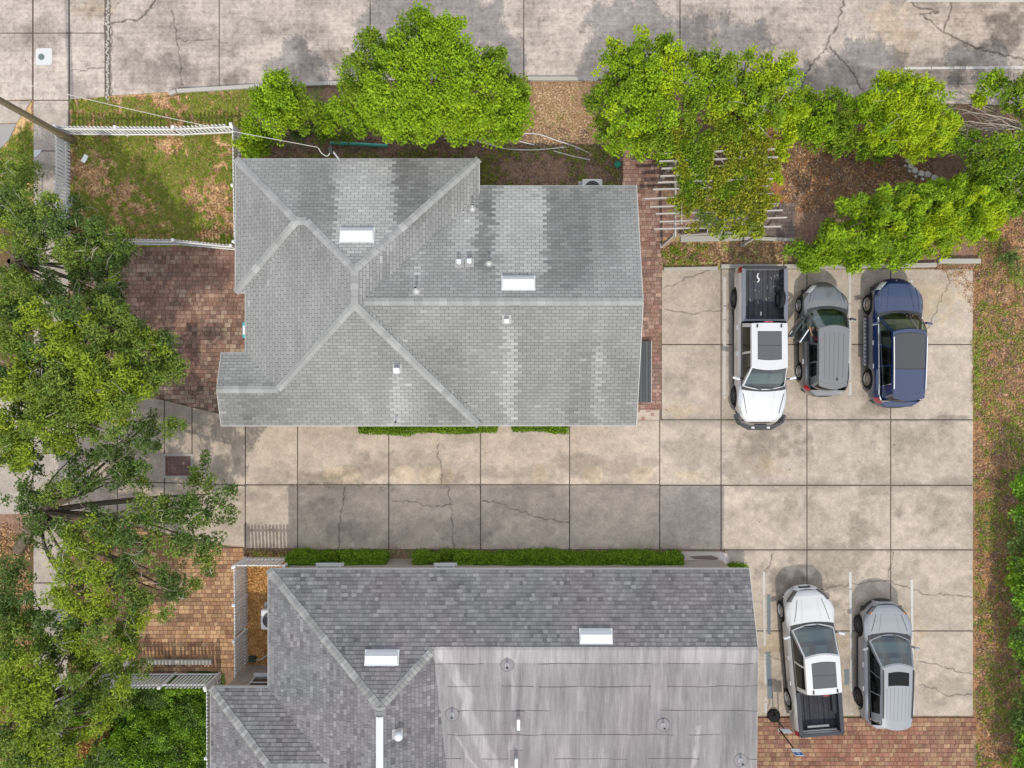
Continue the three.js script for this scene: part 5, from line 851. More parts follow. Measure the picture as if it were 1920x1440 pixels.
const LEAF = { oak: leafGeo(13, 0.17, 0.11, 0.052, 0.5, 1), broad: leafGeo(12, 0.16, 0.125, 0.066, 0.5, 2), fine: leafGeo(14, 0.14, 0.09, 0.045, 0.5, 3), spray: leafGeo(12, 0.16, 0.19, 0.055, 0.4, 4, 1.2), vine: leafGeo(12, 0.17, 0.12, 0.07, 0.9, 5, 0.35), flake: leafGeo(5, 0.12, 0.085, 0.05, 2.6, 6, 0.06), blade: leafGeo(8, 0.07, 0.09, 0.016, 0.9, 7, 0.3) };
const TINT = { // lively base colours of the leaves
  oakD: [[0.078, 0.135, 0.032], [0.109, 0.180, 0.036], [0.145, 0.217, 0.043]], oak: [[0.128, 0.197, 0.032], [0.176, 0.256, 0.038], [0.230, 0.300, 0.049]], oakY: [[0.237, 0.316, 0.028], [0.320, 0.390, 0.029], [0.190, 0.262, 0.032]],
  lime: [[0.171, 0.297, 0.012], [0.244, 0.385, 0.013], [0.309, 0.441, 0.016]], mid: [[0.123, 0.219, 0.013], [0.177, 0.278, 0.017], [0.231, 0.329, 0.018]], yel: [[0.342, 0.446, 0.010], [0.282, 0.392, 0.010], [0.401, 0.473, 0.013]],
  hedge: [[0.097, 0.189, 0.013], [0.167, 0.284, 0.015], [0.224, 0.360, 0.019]], vine: [[0.26, 0.31, 0.02], [0.2, 0.27, 0.018], [0.31, 0.34, 0.025], [0.31, 0.28, 0.025], [0.16, 0.23, 0.016]], cover: [[0.129, 0.262, 0.022], [0.170, 0.340, 0.029], [0.255, 0.432, 0.034]],
};
const _m = new THREE.Matrix4(), _q = new THREE.Quaternion(), _s = V(1, 1, 1), _e = new THREE.Euler();
function scatter(name, parent, geo, list, material = leafMat, stuff = false) {
  const m = new THREE.InstancedMesh(geo, material, list.length); m.name = name; m.castShadow = m.receiveShadow = true;
  list.forEach((e, i) => { _e.set(e.tx ?? 0, e.ry, e.tz ?? 0); _q.setFromEuler(_e); _s.set(e.s, e.s * (e.sy ?? 1), e.s); _m.compose(e.p, _q, _s); m.setMatrixAt(i, _m); m.setColorAt(i, C(...e.c)); });
  if (stuff) m.userData.kind = 'stuff'; parent.add(m); return m;
}
let leafTris = 0;
const crownMat = new THREE.MeshPhysicalMaterial({ color: 0xffffff, roughness: 0.6, specularIntensity: 0.35, transmission: 0.26, thickness: 0, side: THREE.DoubleSide, vertexColors: true });
function leafMesh(name, parent, geo, list) {       // every leaf as real faces of one crown
  const src = geo.attributes.position.array, nf = src.length / 18, N = list.length * nf, pos = new Float32Array(N * 12), col = new Float32Array(N * 12), idx = new Uint32Array(N * 6), v = V(0, 0, 0), a = V(0, 0, 0), b = V(0, 0, 0), c = V(0, 0, 0); let o = 0;
  for (const e of list) {
    _e.set(e.tx ?? 0, e.ry, e.tz ?? 0); _q.setFromEuler(_e); _s.set(e.s, e.s, e.s); _m.compose(e.p, _q, _s);
    for (let f = 0; f < nf; f++, o++) {            // corners a, p, b, q of the leaf
      [0, 1, 2, 5].forEach((k, i) => { v.fromArray(src, f * 18 + k * 3).applyMatrix4(_m); v.toArray(pos, o * 12 + i * 3); col[o * 12 + i * 3] = e.c[0]; col[o * 12 + i * 3 + 1] = e.c[1]; col[o * 12 + i * 3 + 2] = e.c[2]; });
      idx.set([o * 4, o * 4 + 1, o * 4 + 2, o * 4, o * 4 + 2, o * 4 + 3], o * 6);
    }
  }
  const g = new THREE.BufferGeometry(); g.setAttribute('position', new THREE.BufferAttribute(pos, 3)); g.setAttribute('color', new THREE.BufferAttribute(col, 3)); g.setIndex(new THREE.BufferAttribute(idx, 1)); leafTris += N * 2;
  return M(name, g, crownMat, parent);
}
const pickTint = (T, r, n) => { const a = T[Math.floor(r() * T.length)], b = T[Math.floor(clamp(n, 0, 0.999) * T.length)], t = r() * 0.6, s = 0.82 + 0.36 * r(); return [lerp(a[0], b[0], t) * s, lerp(a[1], b[1], t) * s, lerp(a[2], b[2], t) * s]; };
// clump: [u, v, height, radius in survey px, tint, flatten, density]
function fillClumps(clumps, seed, dens, T0, ragged = 0.5) {
  const r = rng(seed), out = [];
  for (const [u, v, h, rp, tn, fl = 0.7, dn = 1] of clumps) {
    const c = G(u, v, h), R = rp * (CAM_H - h) / 1320, n = Math.round(dens * dn * R * R * 165);
    const sub = []; const k = Math.max(5, Math.round(12 * R * R + 5)); for (let i = 0; i < k; i++) { const a = r() * 6.283, q = Math.sqrt(r()) * 0.78, y = (r() - 0.4) * 1.4; sub.push([V(Math.cos(a) * q * R, y * R * fl * 0.8, Math.sin(a) * q * R), R * (0.2 + 0.22 * r())]); }
    sub.push([V(0, -R * 0.1, 0), R * 0.5]);
    for (let i = 0; i < n; i++) {
      const [o, sr] = sub[Math.floor(r() * sub.length)], d = V(r() * 2 - 1, r() * 2 - 0.75, r() * 2 - 1).normalize(), rr = sr * (1 - ragged * Math.pow(r(), 1.7)) * (r() < 0.1 ? 1.15 + 0.5 * r() : 1);
      const p = c.clone().add(o).add(V(d.x * rr, d.y * rr * Math.max(0.55, fl), d.z * rr)); if (p.y < 0.08) continue;
      out.push({ p, ry: r() * 6.283, tx: (r() - 0.5) * 0.7, tz: (r() - 0.5) * 0.7, s: 0.75 + r() * 0.5, c: pickTint(TINT[tn] ?? TINT[T0], r, fbm(p.x * 0.9 + seed, p.z * 0.9, 2)) });
    }
  }
  return out;
}
const barkMat = mat([0.2, 0.165, 0.13], 0.95, { map: dataTex(64, 128, (i, j, o) => { const s = 190 + 70 * (fbm(i / 3, j / 14, 3) - 0.5) + 30 * (hash2(i, j) - 0.5); o[0] = s; o[1] = s * 0.98; o[2] = s * 0.94; }) }), twigMat = mat([0.34, 0.295, 0.25], 0.9);
function plant(name, label, category, group, base, clumps, leaf, tn, dens, seed, o2 = {}) {
  const o = thing(name, label, category, group), r = rng(seed + 500), b = G(base[0], base[1]); b.y = -0.05;
  const big = o2.trunk ?? 0.07;
  // trunk and limbs to the clumps
  const top = o2.fork ? G(...o2.fork) : V(b.x, o2.forkH ?? 0.5, b.z); const trunkTop = top.clone();
  M('trunk', limb([b, b.clone().lerp(top, 0.5).add(V((r() - 0.5) * big, 0, (r() - 0.5) * big)), trunkTop], big * 1.25, big * 0.8), barkMat, o);
  const ends = clumps.filter((c, i) => !o2.limbEvery || i % o2.limbEvery === 0);
  for (const c of ends) { const e = G(c[0], c[1], c[2] - 0.1), L = top.distanceTo(e); if (L < 0.3) continue; const mid = top.clone().lerp(e, 0.5).add(V((r() - 0.5) * L * 0.16, L * 0.05, (r() - 0.5) * L * 0.16)); M('limb', limb([top.clone().add(V(0, -0.1, 0)), mid, e], Math.min(big * 0.6, 0.02 + L * 0.014), 0.012, 6), barkMat, o); }
  const list = fillClumps(clumps, seed, dens, tn, o2.ragged ?? 0.5);
  leafMesh('crown', o, LEAF[leaf], list);
  if (o2.twigs) { const gs = []; for (let i = 0; i < o2.twigs; i++) { const c = clumps[Math.floor(r() * clumps.length)], R = c[3] * (CAM_H - c[2]) / 1320, e = G(c[0], c[1], c[2]).add(V((r() - 0.5) * 1.5 * R, (r() - 0.1) * 0.5 * R, (r() - 0.5) * 1.5 * R)), f = e.clone().add(V((r() - 0.5) * 1.1, (r() - 0.2) * 0.4, (r() - 0.5) * 1.1)); gs.push(limb([e, e.clone().lerp(f, 0.5).add(V((r() - 0.5) * 0.15, 0.05, (r() - 0.5) * 0.15)), f], 0.014, 0.005, 4)); } const m = M('twigs', merge(gs), twigMat, o); m.userData.kind = 'stuff'; }
  return settle(o);
}
// clumps strewn inside an outline (survey px), for broad crowns
function strew(outline, n, h0, h1, r0, r1, tints, seed, fl = 0.75) {
  const r = rng(seed), us = outline.map(p => p[0]), vs = outline.map(p => p[1]), out = []; let guard = 0;
  const u0 = Math.min(...us), u1 = Math.max(...us), v0 = Math.min(...vs), v1 = Math.max(...vs);
  while (out.length < n && guard++ < n * 60) { const u = lerp(u0, u1, r()), v = lerp(v0, v1, r()); if (!inPoly(u, v, outline) || (Math.abs(u - 335) < 52 && Math.abs(v - 872) < 42)) continue; const rr = lerp(r0, r1, r()); if (out.some(c => Math.hypot(c[0] - u, c[1] - v) < (c[3] + rr) * 0.42)) continue; out.push([u, v, lerp(h0, h1, r()), rr, tints[Math.floor(r() * tints.length)], fl]); }
  return out;
}

// street trees on the left
plant('street_tree', 'grey-green street tree with bare twigs overhanging the picket fence corner', 'tree', 'street trees along the sidewalk', [20, 500],
  [[35, 390, 3.4, 48, 'oak'], [95, 415, 3.6, 50, 'oakD'], [155, 425, 3.3, 42, 'oakD'], [200, 450, 3.2, 36, 'oak'], [225, 485, 3.0, 32, 'oakD'], [60, 455, 3.8, 40, 'oak', 0.6, 0.5], [130, 475, 3.6, 44, 'oak'], [165, 520, 3.3, 38, 'oakD'], [100, 540, 3.6, 34, 'oakD', 0.6, 0.7], [20, 440, 3.8, 34, 'oakY', 0.6, 0.6], [225, 530, 2.9, 22, 'oakD', 0.5, 0.6], [245, 470, 2.8, 18, 'oakD', 0.5, 0.7], [215, 560, 2.8, 26, 'oakD', 0.5, 0.8], [30, 330, 1.6, 46, 'oak', 0.5], [20, 360, 2.4, 40, 'oak', 0.5], [150, 380, 2.8, 22, 'oakD', 0.5, 0.5], ...strew([[0, 360], [120, 395], [230, 440], [250, 490], [215, 580], [100, 570], [0, 560]], 26, 2.8, 4.0, 16, 30, ['oakD', 'oak', 'oakD', 'oak', 'oakY'], 141)],
  'fine', 'oak', 1.5, 101, { trunk: 0.16, fork: [20, 490, 2.2], limbEvery: 2, twigs: 150 });
plant('street_tree', 'broad yellow-green street tree reaching over the red brick patio', 'tree', 'street trees along the sidewalk', [36, 700],
  [[30, 560, 4.6, 46, 'oak'], [75, 590, 5.0, 44, 'oakY'], [135, 600, 5.0, 46, 'oakY'], [195, 590, 4.7, 42, 'oak'], [240, 610, 4.4, 36, 'oakD'], [20, 640, 5.0, 44, 'oak'], [75, 660, 5.4, 36, 'oakD', 0.6, 0.6], [135, 650, 5.4, 46, 'oakY'], [195, 655, 5.2, 46, 'oak'], [250, 655, 4.8, 44, 'oak'], [295, 640, 4.3, 34, 'oakD'], [318, 690, 4.2, 36, 'oak'], [285, 700, 4.6, 40, 'oak'], [230, 705, 5.1, 44, 'oakY'], [165, 705, 5.5, 46, 'oakY'], [100, 715, 5.5, 44, 'oak'], [35, 725, 5.3, 46, 'oakY'], [190, 760, 5.0, 46, 'oakY'], [130, 770, 5.2, 44, 'oak'], [70, 790, 5.0, 40, 'oak'], [20, 800, 4.8, 44, 'oakY'], [235, 760, 4.6, 36, 'oak'], [160, 805, 4.4, 34, 'oak'], [325, 665, 4.0, 26, 'oak'], [105, 830, 4.2, 36, 'oakD'], [40, 850, 4.2, 38, 'oakD'], ...strew([[0, 545], [120, 560], [230, 580], [320, 660], [330, 715], [260, 770], [190, 830], [90, 850], [0, 870]], 60, 3.8, 5.6, 16, 32, ['oakY', 'oak', 'oak', 'oakD', 'oakY'], 142)],
  'oak', 'oak', 1.3, 102, { trunk: 0.24, fork: [70, 770, 2.6], limbEvery: 2, twigs: 60 });
plant('street_tree', 'spreading street tree with open branches above the driveway mouth', 'tree', 'street trees along the sidewalk', [34, 1030],
  [[285, 785, 3.6, 22, 'oakD', 0.6, 0.8], [325, 797, 3.8, 27, 'oak'], [290, 822, 3.6, 26, 'oakD', 0.6, 0.8], [250, 810, 3.6, 26, 'oakD', 0.6, 0.6], [230, 850, 3.8, 40, 'oakD', 0.6, 0.8], [180, 860, 3.8, 34, 'oakD', 0.6, 0.7], [240, 890, 4.0, 42, 'oakD'], [160, 900, 4.0, 44, 'oakD', 0.6, 0.8], [100, 920, 4.0, 38, 'oak', 0.6, 0.8], [40, 930, 4.0, 36, 'oakD', 0.6, 0.8], [384, 862, 3.2, 18, 'oakD', 0.6, 0.9], [380, 900, 3.4, 36, 'oak'], [420, 925, 3.2, 26, 'oakD', 0.6, 0.7], [425, 970, 3.2, 24, 'oakD', 0.6, 0.8], [340, 945, 3.8, 36, 'oakD'], [385, 945, 3.6, 34, 'oakD'], [290, 960, 4.4, 46, 'oak'], [230, 985, 4.8, 46, 'oakD'], [165, 1010, 5.0, 44, 'oakY'], [120, 1000, 4.8, 32, 'oak'], [345, 1000, 4.0, 46, 'oakD'], [390, 1020, 3.6, 30, 'oakD', 0.6, 0.8], [385, 1060, 3.5, 28, 'oak', 0.6, 0.8], [300, 1030, 4.4, 38, 'oak', 0.6, 0.6], [140, 1060, 5.2, 46, 'oakY'], [185, 1080, 5.0, 38, 'oakY'], [240, 1050, 4.8, 34, 'oakD', 0.6, 0.5], [330, 1085, 3.9, 36, 'oakD'], [355, 1100, 3.6, 26, 'oak', 0.6, 0.7], [110, 1110, 5.0, 40, 'oakY'], [250, 1110, 4.4, 40, 'oak'], [200, 1130, 4.6, 38, 'oakY'], [155, 1150, 4.6, 38, 'oakY'], [260, 1160, 4.0, 34, 'oakY', 0.6, 0.8], [230, 1200, 3.8, 36, 'oak'], [170, 1195, 4.2, 36, 'oakY', 0.6, 0.8], [60, 960, 3.8, 30, 'oakD', 0.6, 0.6], [70, 1010, 3.2, 34, 'oakD', 0.6, 0.6], ...strew([[10, 880], [150, 840], [290, 780], [330, 840], [420, 900], [430, 1000], [380, 1110], [260, 1200], [130, 1180], [90, 1060], [60, 990]], 52, 3.0, 5.0, 12, 24, ['oakD', 'oakD', 'oak', 'oakD', 'oakD'], 143)],
  'oak', 'oak', 0.85, 103, { trunk: 0.2, fork: [70, 960, 2.4], limbEvery: 3, twigs: 150 });
plant('street_tree', 'leafy street tree filling the lower left corner over the ground cover', 'tree', 'street trees along the sidewalk', [40, 1370],
  [[30, 1080, 4.0, 40, 'oakD', 0.6, 0.7], [20, 1140, 4.2, 46, 'oakD'], [70, 1170, 4.2, 36, 'oakD', 0.6, 0.8], [30, 1200, 4.6, 44, 'oak'], [95, 1205, 4.4, 34, 'oak', 0.6, 0.7], [60, 1250, 5.0, 44, 'oakY'], [20, 1290, 5.0, 46, 'oakY'], [90, 1290, 5.0, 40, 'oakY'], [40, 1340, 5.2, 46, 'oakY'], [100, 1340, 4.8, 40, 'oak'], [20, 1400, 5.0, 46, 'oak'], [75, 1400, 5.0, 42, 'oakY'], [60, 1440, 4.6, 42, 'oakD'], [120, 1430, 4.4, 40, 'oakY'], [140, 1270, 4.0, 32, 'oak', 0.6, 0.8], [180, 1280, 3.4, 38, 'oak', 0.6, 0.8], [215, 1310, 3.2, 32, 'oak', 0.6, 0.8], [175, 1330, 3.2, 30, 'oakD', 0.6, 0.6], [230, 1260, 3.4, 30, 'oak', 0.6, 0.8], [160, 1240, 3.6, 30, 'oakY', 0.6, 0.8], [270, 1250, 3.0, 22, 'oak', 0.6, 0.6], [180, 1420, 3.2, 30, 'oakD', 0.6, 0.5], [130, 1390, 3.6, 26, 'oakD', 0.6, 0.5], ...strew([[0, 1060], [90, 1160], [240, 1190], [260, 1260], [220, 1330], [140, 1440], [0, 1450]], 46, 3.0, 5.2, 16, 30, ['oakY', 'oak', 'oakD', 'oak', 'oakY'], 144)],
  'oak', 'oak', 1.1, 104, { trunk: 0.2, fork: [60, 1330, 2.6], limbEvery: 2, twigs: 70 });

// shrubs behind the pale-roofed house
plant('large_shrub', 'big domed bright green shrub spilling over the concrete parking area', 'shrub', 'shrubs behind the house', [815, 205],
  [[800, 50, 4.6, 46, 'lime'], [770, 80, 4.6, 48, 'mid'], [840, 80, 4.5, 50, 'lime'], [700, 105, 3.8, 48, 'mid'], [750, 115, 4.6, 48, 'lime'], [810, 115, 5.0, 54, 'lime'], [870, 110, 4.4, 48, 'lime'], [910, 125, 3.8, 42, 'mid'], [675, 150, 3.2, 46, 'mid'], [730, 155, 4.4, 50, 'lime'], [790, 160, 5.0, 54, 'lime'], [850, 160, 4.8, 52, 'lime'], [910, 165, 4.0, 48, 'lime'], [955, 160, 3.0, 34, 'mid'], [665, 200, 2.6, 46, 'lime'], [720, 205, 3.6, 48, 'lime'], [780, 210, 4.2, 50, 'lime'], [840, 210, 4.2, 50, 'lime'], [900, 210, 3.6, 48, 'lime'], [955, 205, 2.8, 44, 'lime'], [975, 180, 2.4, 26, 'lime'], [690, 235, 2.0, 36, 'lime'], [745, 238, 2.4, 36, 'lime'], [805, 240, 2.6, 36, 'lime'], [865, 245, 2.6, 34, 'lime'], [920, 245, 2.4, 34, 'lime'], [965, 240, 2.0, 30, 'lime'], [985, 215, 1.8, 22, 'lime']],
  'broad', 'lime', 1.55, 111, { trunk: 0.12, forkH: 0.8, ragged: 0.4 });
plant('shrub', 'round green shrub left of the big domed shrub', 'shrub', 'shrubs behind the house', [530, 215],
  [[530, 170, 2.6, 44, 'lime'], [500, 190, 2.2, 34, 'lime'], [560, 190, 2.2, 38, 'mid'], [530, 215, 2.2, 44, 'lime'], [490, 175, 1.9, 22, 'mid'], [560, 225, 1.6, 30, 'mid'], [580, 205, 1.5, 24, 'mid']], 'broad', 'lime', 1.5, 112, { ragged: 0.45 });
plant('shrub', 'low yellow-green shrub at the corner of the picket fence and house', 'shrub', 'shrubs behind the house', [478, 268],
  [[470, 248, 1.4, 30, 'lime'], [485, 270, 1.3, 30, 'lime'], [460, 275, 1.2, 20, 'yel'], [500, 255, 1.1, 22, 'mid'], [470, 290, 1.0, 20, 'lime']], 'broad', 'lime', 1.4, 113, { ragged: 0.45 });
plant('shrub', 'low straggly shrub squeezed between the round and the domed shrubs', 'shrub', 'shrubs behind the house', [610, 225],
  [[605, 205, 1.2, 28, 'mid'], [625, 225, 1.2, 30, 'lime'], [610, 245, 0.9, 28, 'mid'], [640, 240, 0.9, 26, 'mid'], [590, 235, 0.8, 24, 'oakD', 0.6, 0.7], [560, 250, 0.7, 24, 'oakD', 0.6, 0.6]], 'broad', 'mid', 1.1, 114, {});
plant('large_shrub', 'tall shaggy shrub with pointed shoots beside the street right of the straw patch', 'shrub', 'shrubs behind the house', [1215, 195],
  [[1202, 62, 3.6, 12, 'yel', 1.6], [1204, 80, 3.4, 16, 'lime', 1.4], [1148, 82, 3.0, 14, 'yel', 1.4], [1160, 105, 3.0, 28, 'lime'], [1245, 95, 3.4, 34, 'mid'], [1205, 115, 3.5, 40, 'lime'], [1265, 110, 3.2, 26, 'yel'], [1150, 150, 3.0, 44, 'lime'], [1205, 160, 3.6, 50, 'lime'], [1255, 150, 3.5, 44, 'yel'], [1130, 195, 2.4, 36, 'mid'], [1180, 205, 3.2, 50, 'lime'], [1235, 205, 3.4, 48, 'lime'], [1135, 235, 1.9, 32, 'mid'], [1180, 250, 2.4, 42, 'lime'], [1225, 255, 2.6, 42, 'mid'], [1160, 268, 1.6, 24, 'lime'], [1200, 285, 1.9, 26, 'lime'], [1240, 285, 2.2, 34, 'lime'], ...strew([[1120, 110], [1200, 70], [1280, 90], [1290, 200], [1240, 260], [1130, 240]], 34, 2.9, 3.9, 8, 13, ['lime', 'yel', 'mid'], 163, 2.0)],
  'broad', 'lime', 1.3, 115, { trunk: 0.1, forkH: 0.6, ragged: 0.6 });
plant('large_shrub', 'mixed yellow-green shrub growing into the top of the pergola', 'shrub', 'shrubs behind the house', [1360, 215],
  [[1300, 115, 2.8, 26, 'mid'], [1340, 125, 2.8, 34, 'mid'], [1400, 105, 2.6, 14, 'yel', 1.4], [1430, 105, 2.6, 16, 'yel', 1.4], [1470, 115, 2.6, 16, 'yel', 1.3], [1310, 155, 3.0, 42, 'lime'], [1370, 150, 3.0, 44, 'mid'], [1425, 145, 2.9, 42, 'yel'], [1465, 150, 2.6, 36, 'lime'], [1300, 195, 3.0, 36, 'mid'], [1360, 190, 3.0, 34, 'yel'], [1420, 190, 2.8, 40, 'mid'], [1470, 200, 2.4, 40, 'yel'], [1430, 230, 2.4, 34, 'yel'], [1465, 250, 2.2, 32, 'yel'], [1455, 290, 2.0, 26, 'yel'], [1450, 330, 2.2, 22, 'yel'], [1490, 215, 2.0, 26, 'lime'], ...strew([[1300, 110], [1400, 100], [1490, 120], [1500, 200], [1440, 260], [1310, 190]], 30, 2.6, 3.4, 8, 12, ['lime', 'yel', 'mid'], 164, 2.0)],
  'broad', 'mid', 1.25, 116, { trunk: 0.1, forkH: 0.6, ragged: 0.6, twigs: 30 });
plant('shrub', 'dense green bush along the street between the pergola shrub and the yellow one', 'shrub', 'shrubs behind the house', [1560, 240],
  [[1510, 190, 1.6, 30, 'lime'], [1555, 200, 1.6, 36, 'mid'], [1600, 205, 1.7, 36, 'lime'], [1500, 225, 1.7, 34, 'mid'], [1545, 235, 1.8, 38, 'lime'], [1595, 240, 1.8, 38, 'mid'], [1520, 260, 1.2, 28, 'mid'], [1570, 268, 1.1, 28, 'hedge'], [1610, 275, 1.0, 26, 'hedge'], [1650, 285, 0.8, 24, 'hedge']], 'vine', 'mid', 1.7, 117, { ragged: 0.5 });
plant('large_shrub', 'yellowish shrub with soft open sprays above the mulch bed', 'shrub', 'shrubs behind the house', [1690, 235],
  [[1665, 150, 2.4, 24, 'yel', 1.1], [1700, 160, 2.4, 30, 'yel'], [1735, 165, 2.2, 18, 'yel', 1.2], [1640, 195, 2.4, 36, 'lime'], [1690, 200, 2.7, 42, 'yel'], [1740, 205, 2.4, 36, 'yel'], [1650, 235, 2.2, 36, 'yel'], [1705, 240, 2.5, 42, 'yel'], [1755, 240, 2.0, 34, 'yel'], [1785, 230, 1.6, 18, 'yel'], [1670, 270, 1.6, 30, 'lime'], [1715, 275, 1.7, 32, 'yel'], [1755, 275, 1.4, 24, 'lime'], ...strew([[1640, 160], [1740, 150], [1790, 220], [1760, 280], [1650, 270], [1620, 210]], 30, 2.2, 2.9, 8, 12, ['yel', 'lime', 'yel'], 162, 1.8)], 'spray', 'yel', 1.35, 118, { forkH: 0.5, ragged: 0.65, twigs: 26 });
plant('shrub', 'scruffy green shrub at the top right beside the dead branches', 'shrub', 'shrubs behind the house', [1880, 190],
  [[1860, 160, 2.0, 30, 'lime'], [1900, 165, 2.2, 36, 'mid'], [1945, 175, 2.2, 40, 'lime'], [1840, 190, 1.4, 22, 'yel'], [1890, 200, 1.4, 26, 'mid', 0.6, 0.6], [1960, 215, 2.0, 40, 'mid'], [1915, 225, 1.0, 24, 'oak', 0.6, 0.5]], 'vine', 'lime', 1.3, 119, { ragged: 0.6, twigs: 20 });
plant('large_shrub', 'dark tangled shrub on the right edge above the feathery shrub', 'shrub', 'shrubs behind the house', [1860, 330],
  [[1810, 275, 1.3, 34, 'hedge'], [1860, 290, 1.7, 42, 'mid'], [1905, 285, 1.8, 42, 'lime'], [1840, 325, 1.6, 40, 'mid'], [1890, 335, 1.8, 46, 'hedge'], [1940, 330, 1.8, 46, 'mid'], [1870, 370, 1.5, 34, 'mid'], [1915, 375, 1.6, 40, 'hedge'], [1820, 345, 1.1, 26, 'lime'], [1790, 260, 1.0, 26, 'hedge', 0.6, 0.7]], 'broad', 'mid', 1.4, 120, { ragged: 0.55, twigs: 36 });
plant('large_shrub', 'feathery bright green shrub overhanging the kerb above the grey crossover', 'shrub', 'shrubs behind the house', [1690, 430],
  [[1505, 470, 0.9, 30, 'hedge'], [1540, 470, 1.0, 34, 'lime'], [1585, 440, 1.6, 34, 'lime'], [1612, 390, 2.0, 20, 'lime', 1.2], [1580, 385, 1.8, 18, 'lime', 1.2], [1650, 370, 2.1, 22, 'yel', 1.2], [1640, 400, 2.1, 30, 'mid'], [1625, 440, 1.9, 36, 'lime'], [1590, 480, 1.1, 34, 'lime'], [1640, 480, 1.2, 36, 'lime'], [1690, 400, 2.2, 36, 'mid'], [1680, 440, 2.1, 38, 'lime'], [1690, 478, 1.3, 32, 'lime'], [1735, 385, 2.2, 36, 'mid'], [1730, 425, 2.2, 40, 'yel'], [1740, 465, 1.4, 30, 'lime'], [1780, 380, 2.1, 38, 'lime'], [1775, 420, 2.2, 40, 'yel'], [1780, 455, 1.4, 26, 'yel'], [1820, 385, 2.0, 38, 'lime'], [1820, 420, 2.0, 36, 'yel'], [1855, 395, 1.8, 32, 'yel'], [1855, 425, 1.5, 24, 'yel'], [1760, 350, 1.8, 22, 'lime'], [1800, 350, 1.6, 24, 'lime'], [1840, 360, 1.6, 28, 'mid'], [1560, 430, 1.3, 24, 'mid'], [1530, 490, 0.7, 24, 'lime'], [1505, 500, 0.5, 14, 'lime'], [1880, 385, 1.6, 24, 'yel'], ...strew([[1570, 380], [1660, 355], [1760, 350], [1880, 370], [1860, 430], [1780, 460], [1640, 470], [1560, 450]], 60, 2.0, 2.9, 8, 13, ['lime', 'yel', 'mid', 'lime'], 161, 2.2)],
  'spray', 'lime', 1.45, 121, { forkH: 0.4, ragged: 0.7, trunk: 0.09 });
plant('shrub', 'clipped green hedge running down the right edge of the leafy verge', 'hedge', 'shrubs on the verge', [1945, 1150],
  [...Array.from({ length: 24 }, (_, i) => [1932 + (i % 3) * 5, 885 + i * 26, 1.3, 34, i % 2 ? 'cover' : 'oakD']), [1908, 1070, 1.0, 24, 'hedge'], [1912, 1200, 1.0, 24, 'cover'], [1900, 1090, 0.8, 16, 'lime']], 'broad', 'hedge', 1.7, 122, { limbEvery: 3, ragged: 0.4 });
plant('shrub', 'small dark shrub in the leaf litter right of the wheel stop', 'shrub', 'shrubs on the verge', [1890, 480], [[1895, 490, 0.5, 28, 'oakD', 0.5, 0.5], [1910, 520, 0.4, 20, 'oak', 0.5, 0.4]], 'fine', 'oak', 1.0, 123, {});

// vine over the pergola
{
  const o = thing('pergola_vine', 'olive and reddish vine matted over the top of the pergola', 'vine'), list = fillClumps(strew([[1262, 240], [1330, 215], [1420, 225], [1460, 280], [1440, 350], [1435, 420], [1400, 445], [1370, 400], [1300, 385], [1268, 400], [1262, 330]], 56, 2.45, 2.6, 16, 26, ['vine', 'vine', 'vine', 'mid'], 131, 0.16), 131, 1.75, 'vine', 0.6);
  const thin = fillClumps(strew([[1275, 395], [1370, 395], [1430, 430], [1380, 445], [1285, 430]], 14, 2.45, 2.6, 10, 18, ['vine', 'oak'], 132, 0.3), 132, 0.8, 'vine', 0.7);
  leafMesh('crown', o, LEAF.vine, [...list, ...thin]);
  const r = rng(8), gs = []; for (let k = 0; k < 70; k++) { const a = G(1270 + r() * 165, 290 + r() * 140, 2.5), b = a.clone().add(V((r() - 0.5) * 1.4, (r() - 0.5) * 0.1, (r() - 0.5) * 1.4)); gs.push(limb([a, a.clone().lerp(b, 0.5).add(V(0, 0.06, 0.1 * (r() - 0.5))), b], 0.014, 0.006, 4)); } const tw = M('vine_stems', merge(gs), twigMat, o); tw.userData.kind = 'stuff';
  const s = G(1432, 430); M('stem', limb([V(s.x, -0.05, s.z), V(s.x - 0.1, 1.2, s.z - 0.1), V(s.x - 0.3, 2.45, s.z - 0.3)], 0.05, 0.03), barkMat, o);
  settle(o);
}
// clipped hedges in box form
function hedge(label, u0, u1, v0, v1, h, seed, group) {
  const o = thing('hedge', label, 'hedge', group), r = rng(seed), a = G(u0, v0), b = G(u1, v1), W = b.x - a.x, D = b.z - a.z, list = [], n = Math.round((W * D + (W + D) * h * 1.6) * 230);
  for (let i = 0; i < n; i++) { let x = r(), z = r(), y = 0.15 + r() * 0.85; const f = r(); if (f < 0.45) y = 1 - r() * 0.08; else if (f < 0.7) z = r() < 0.5 ? r() * 0.1 : 1 - r() * 0.1; else if (f < 0.8) x = r() < 0.5 ? r() * 0.04 : 1 - r() * 0.04;
    const lump = (fbm((a.x + W * x) * 1.6, z * 2 + seed, 3) - 0.5) * 0.34, p = V(a.x + W * x, h * y + (y > 0.9 ? lump : 0), a.z + D * z + (z < 0.1 ? -lump : z > 0.9 ? lump : 0));
    list.push({ p, ry: r() * 6.283, tx: (r() - 0.5) * 0.8, tz: (r() - 0.5) * 0.8, s: 0.6 + r() * 0.4, c: pickTint(TINT.hedge, r, fbm(p.x * 2, p.z * 2 + p.y, 2)) }); }
  leafMesh('foliage', o, LEAF.fine, list);
  for (let x = 0.3; x < W; x += 0.6) M('stem', limb([V(a.x + x, -0.05, a.z + D / 2), V(a.x + x + 0.05, h * 0.4, a.z + D * 0.45), V(a.x + x, h * 0.8, a.z + D / 2)], 0.03, 0.012, 5), barkMat, o);
  return settle(o);
}
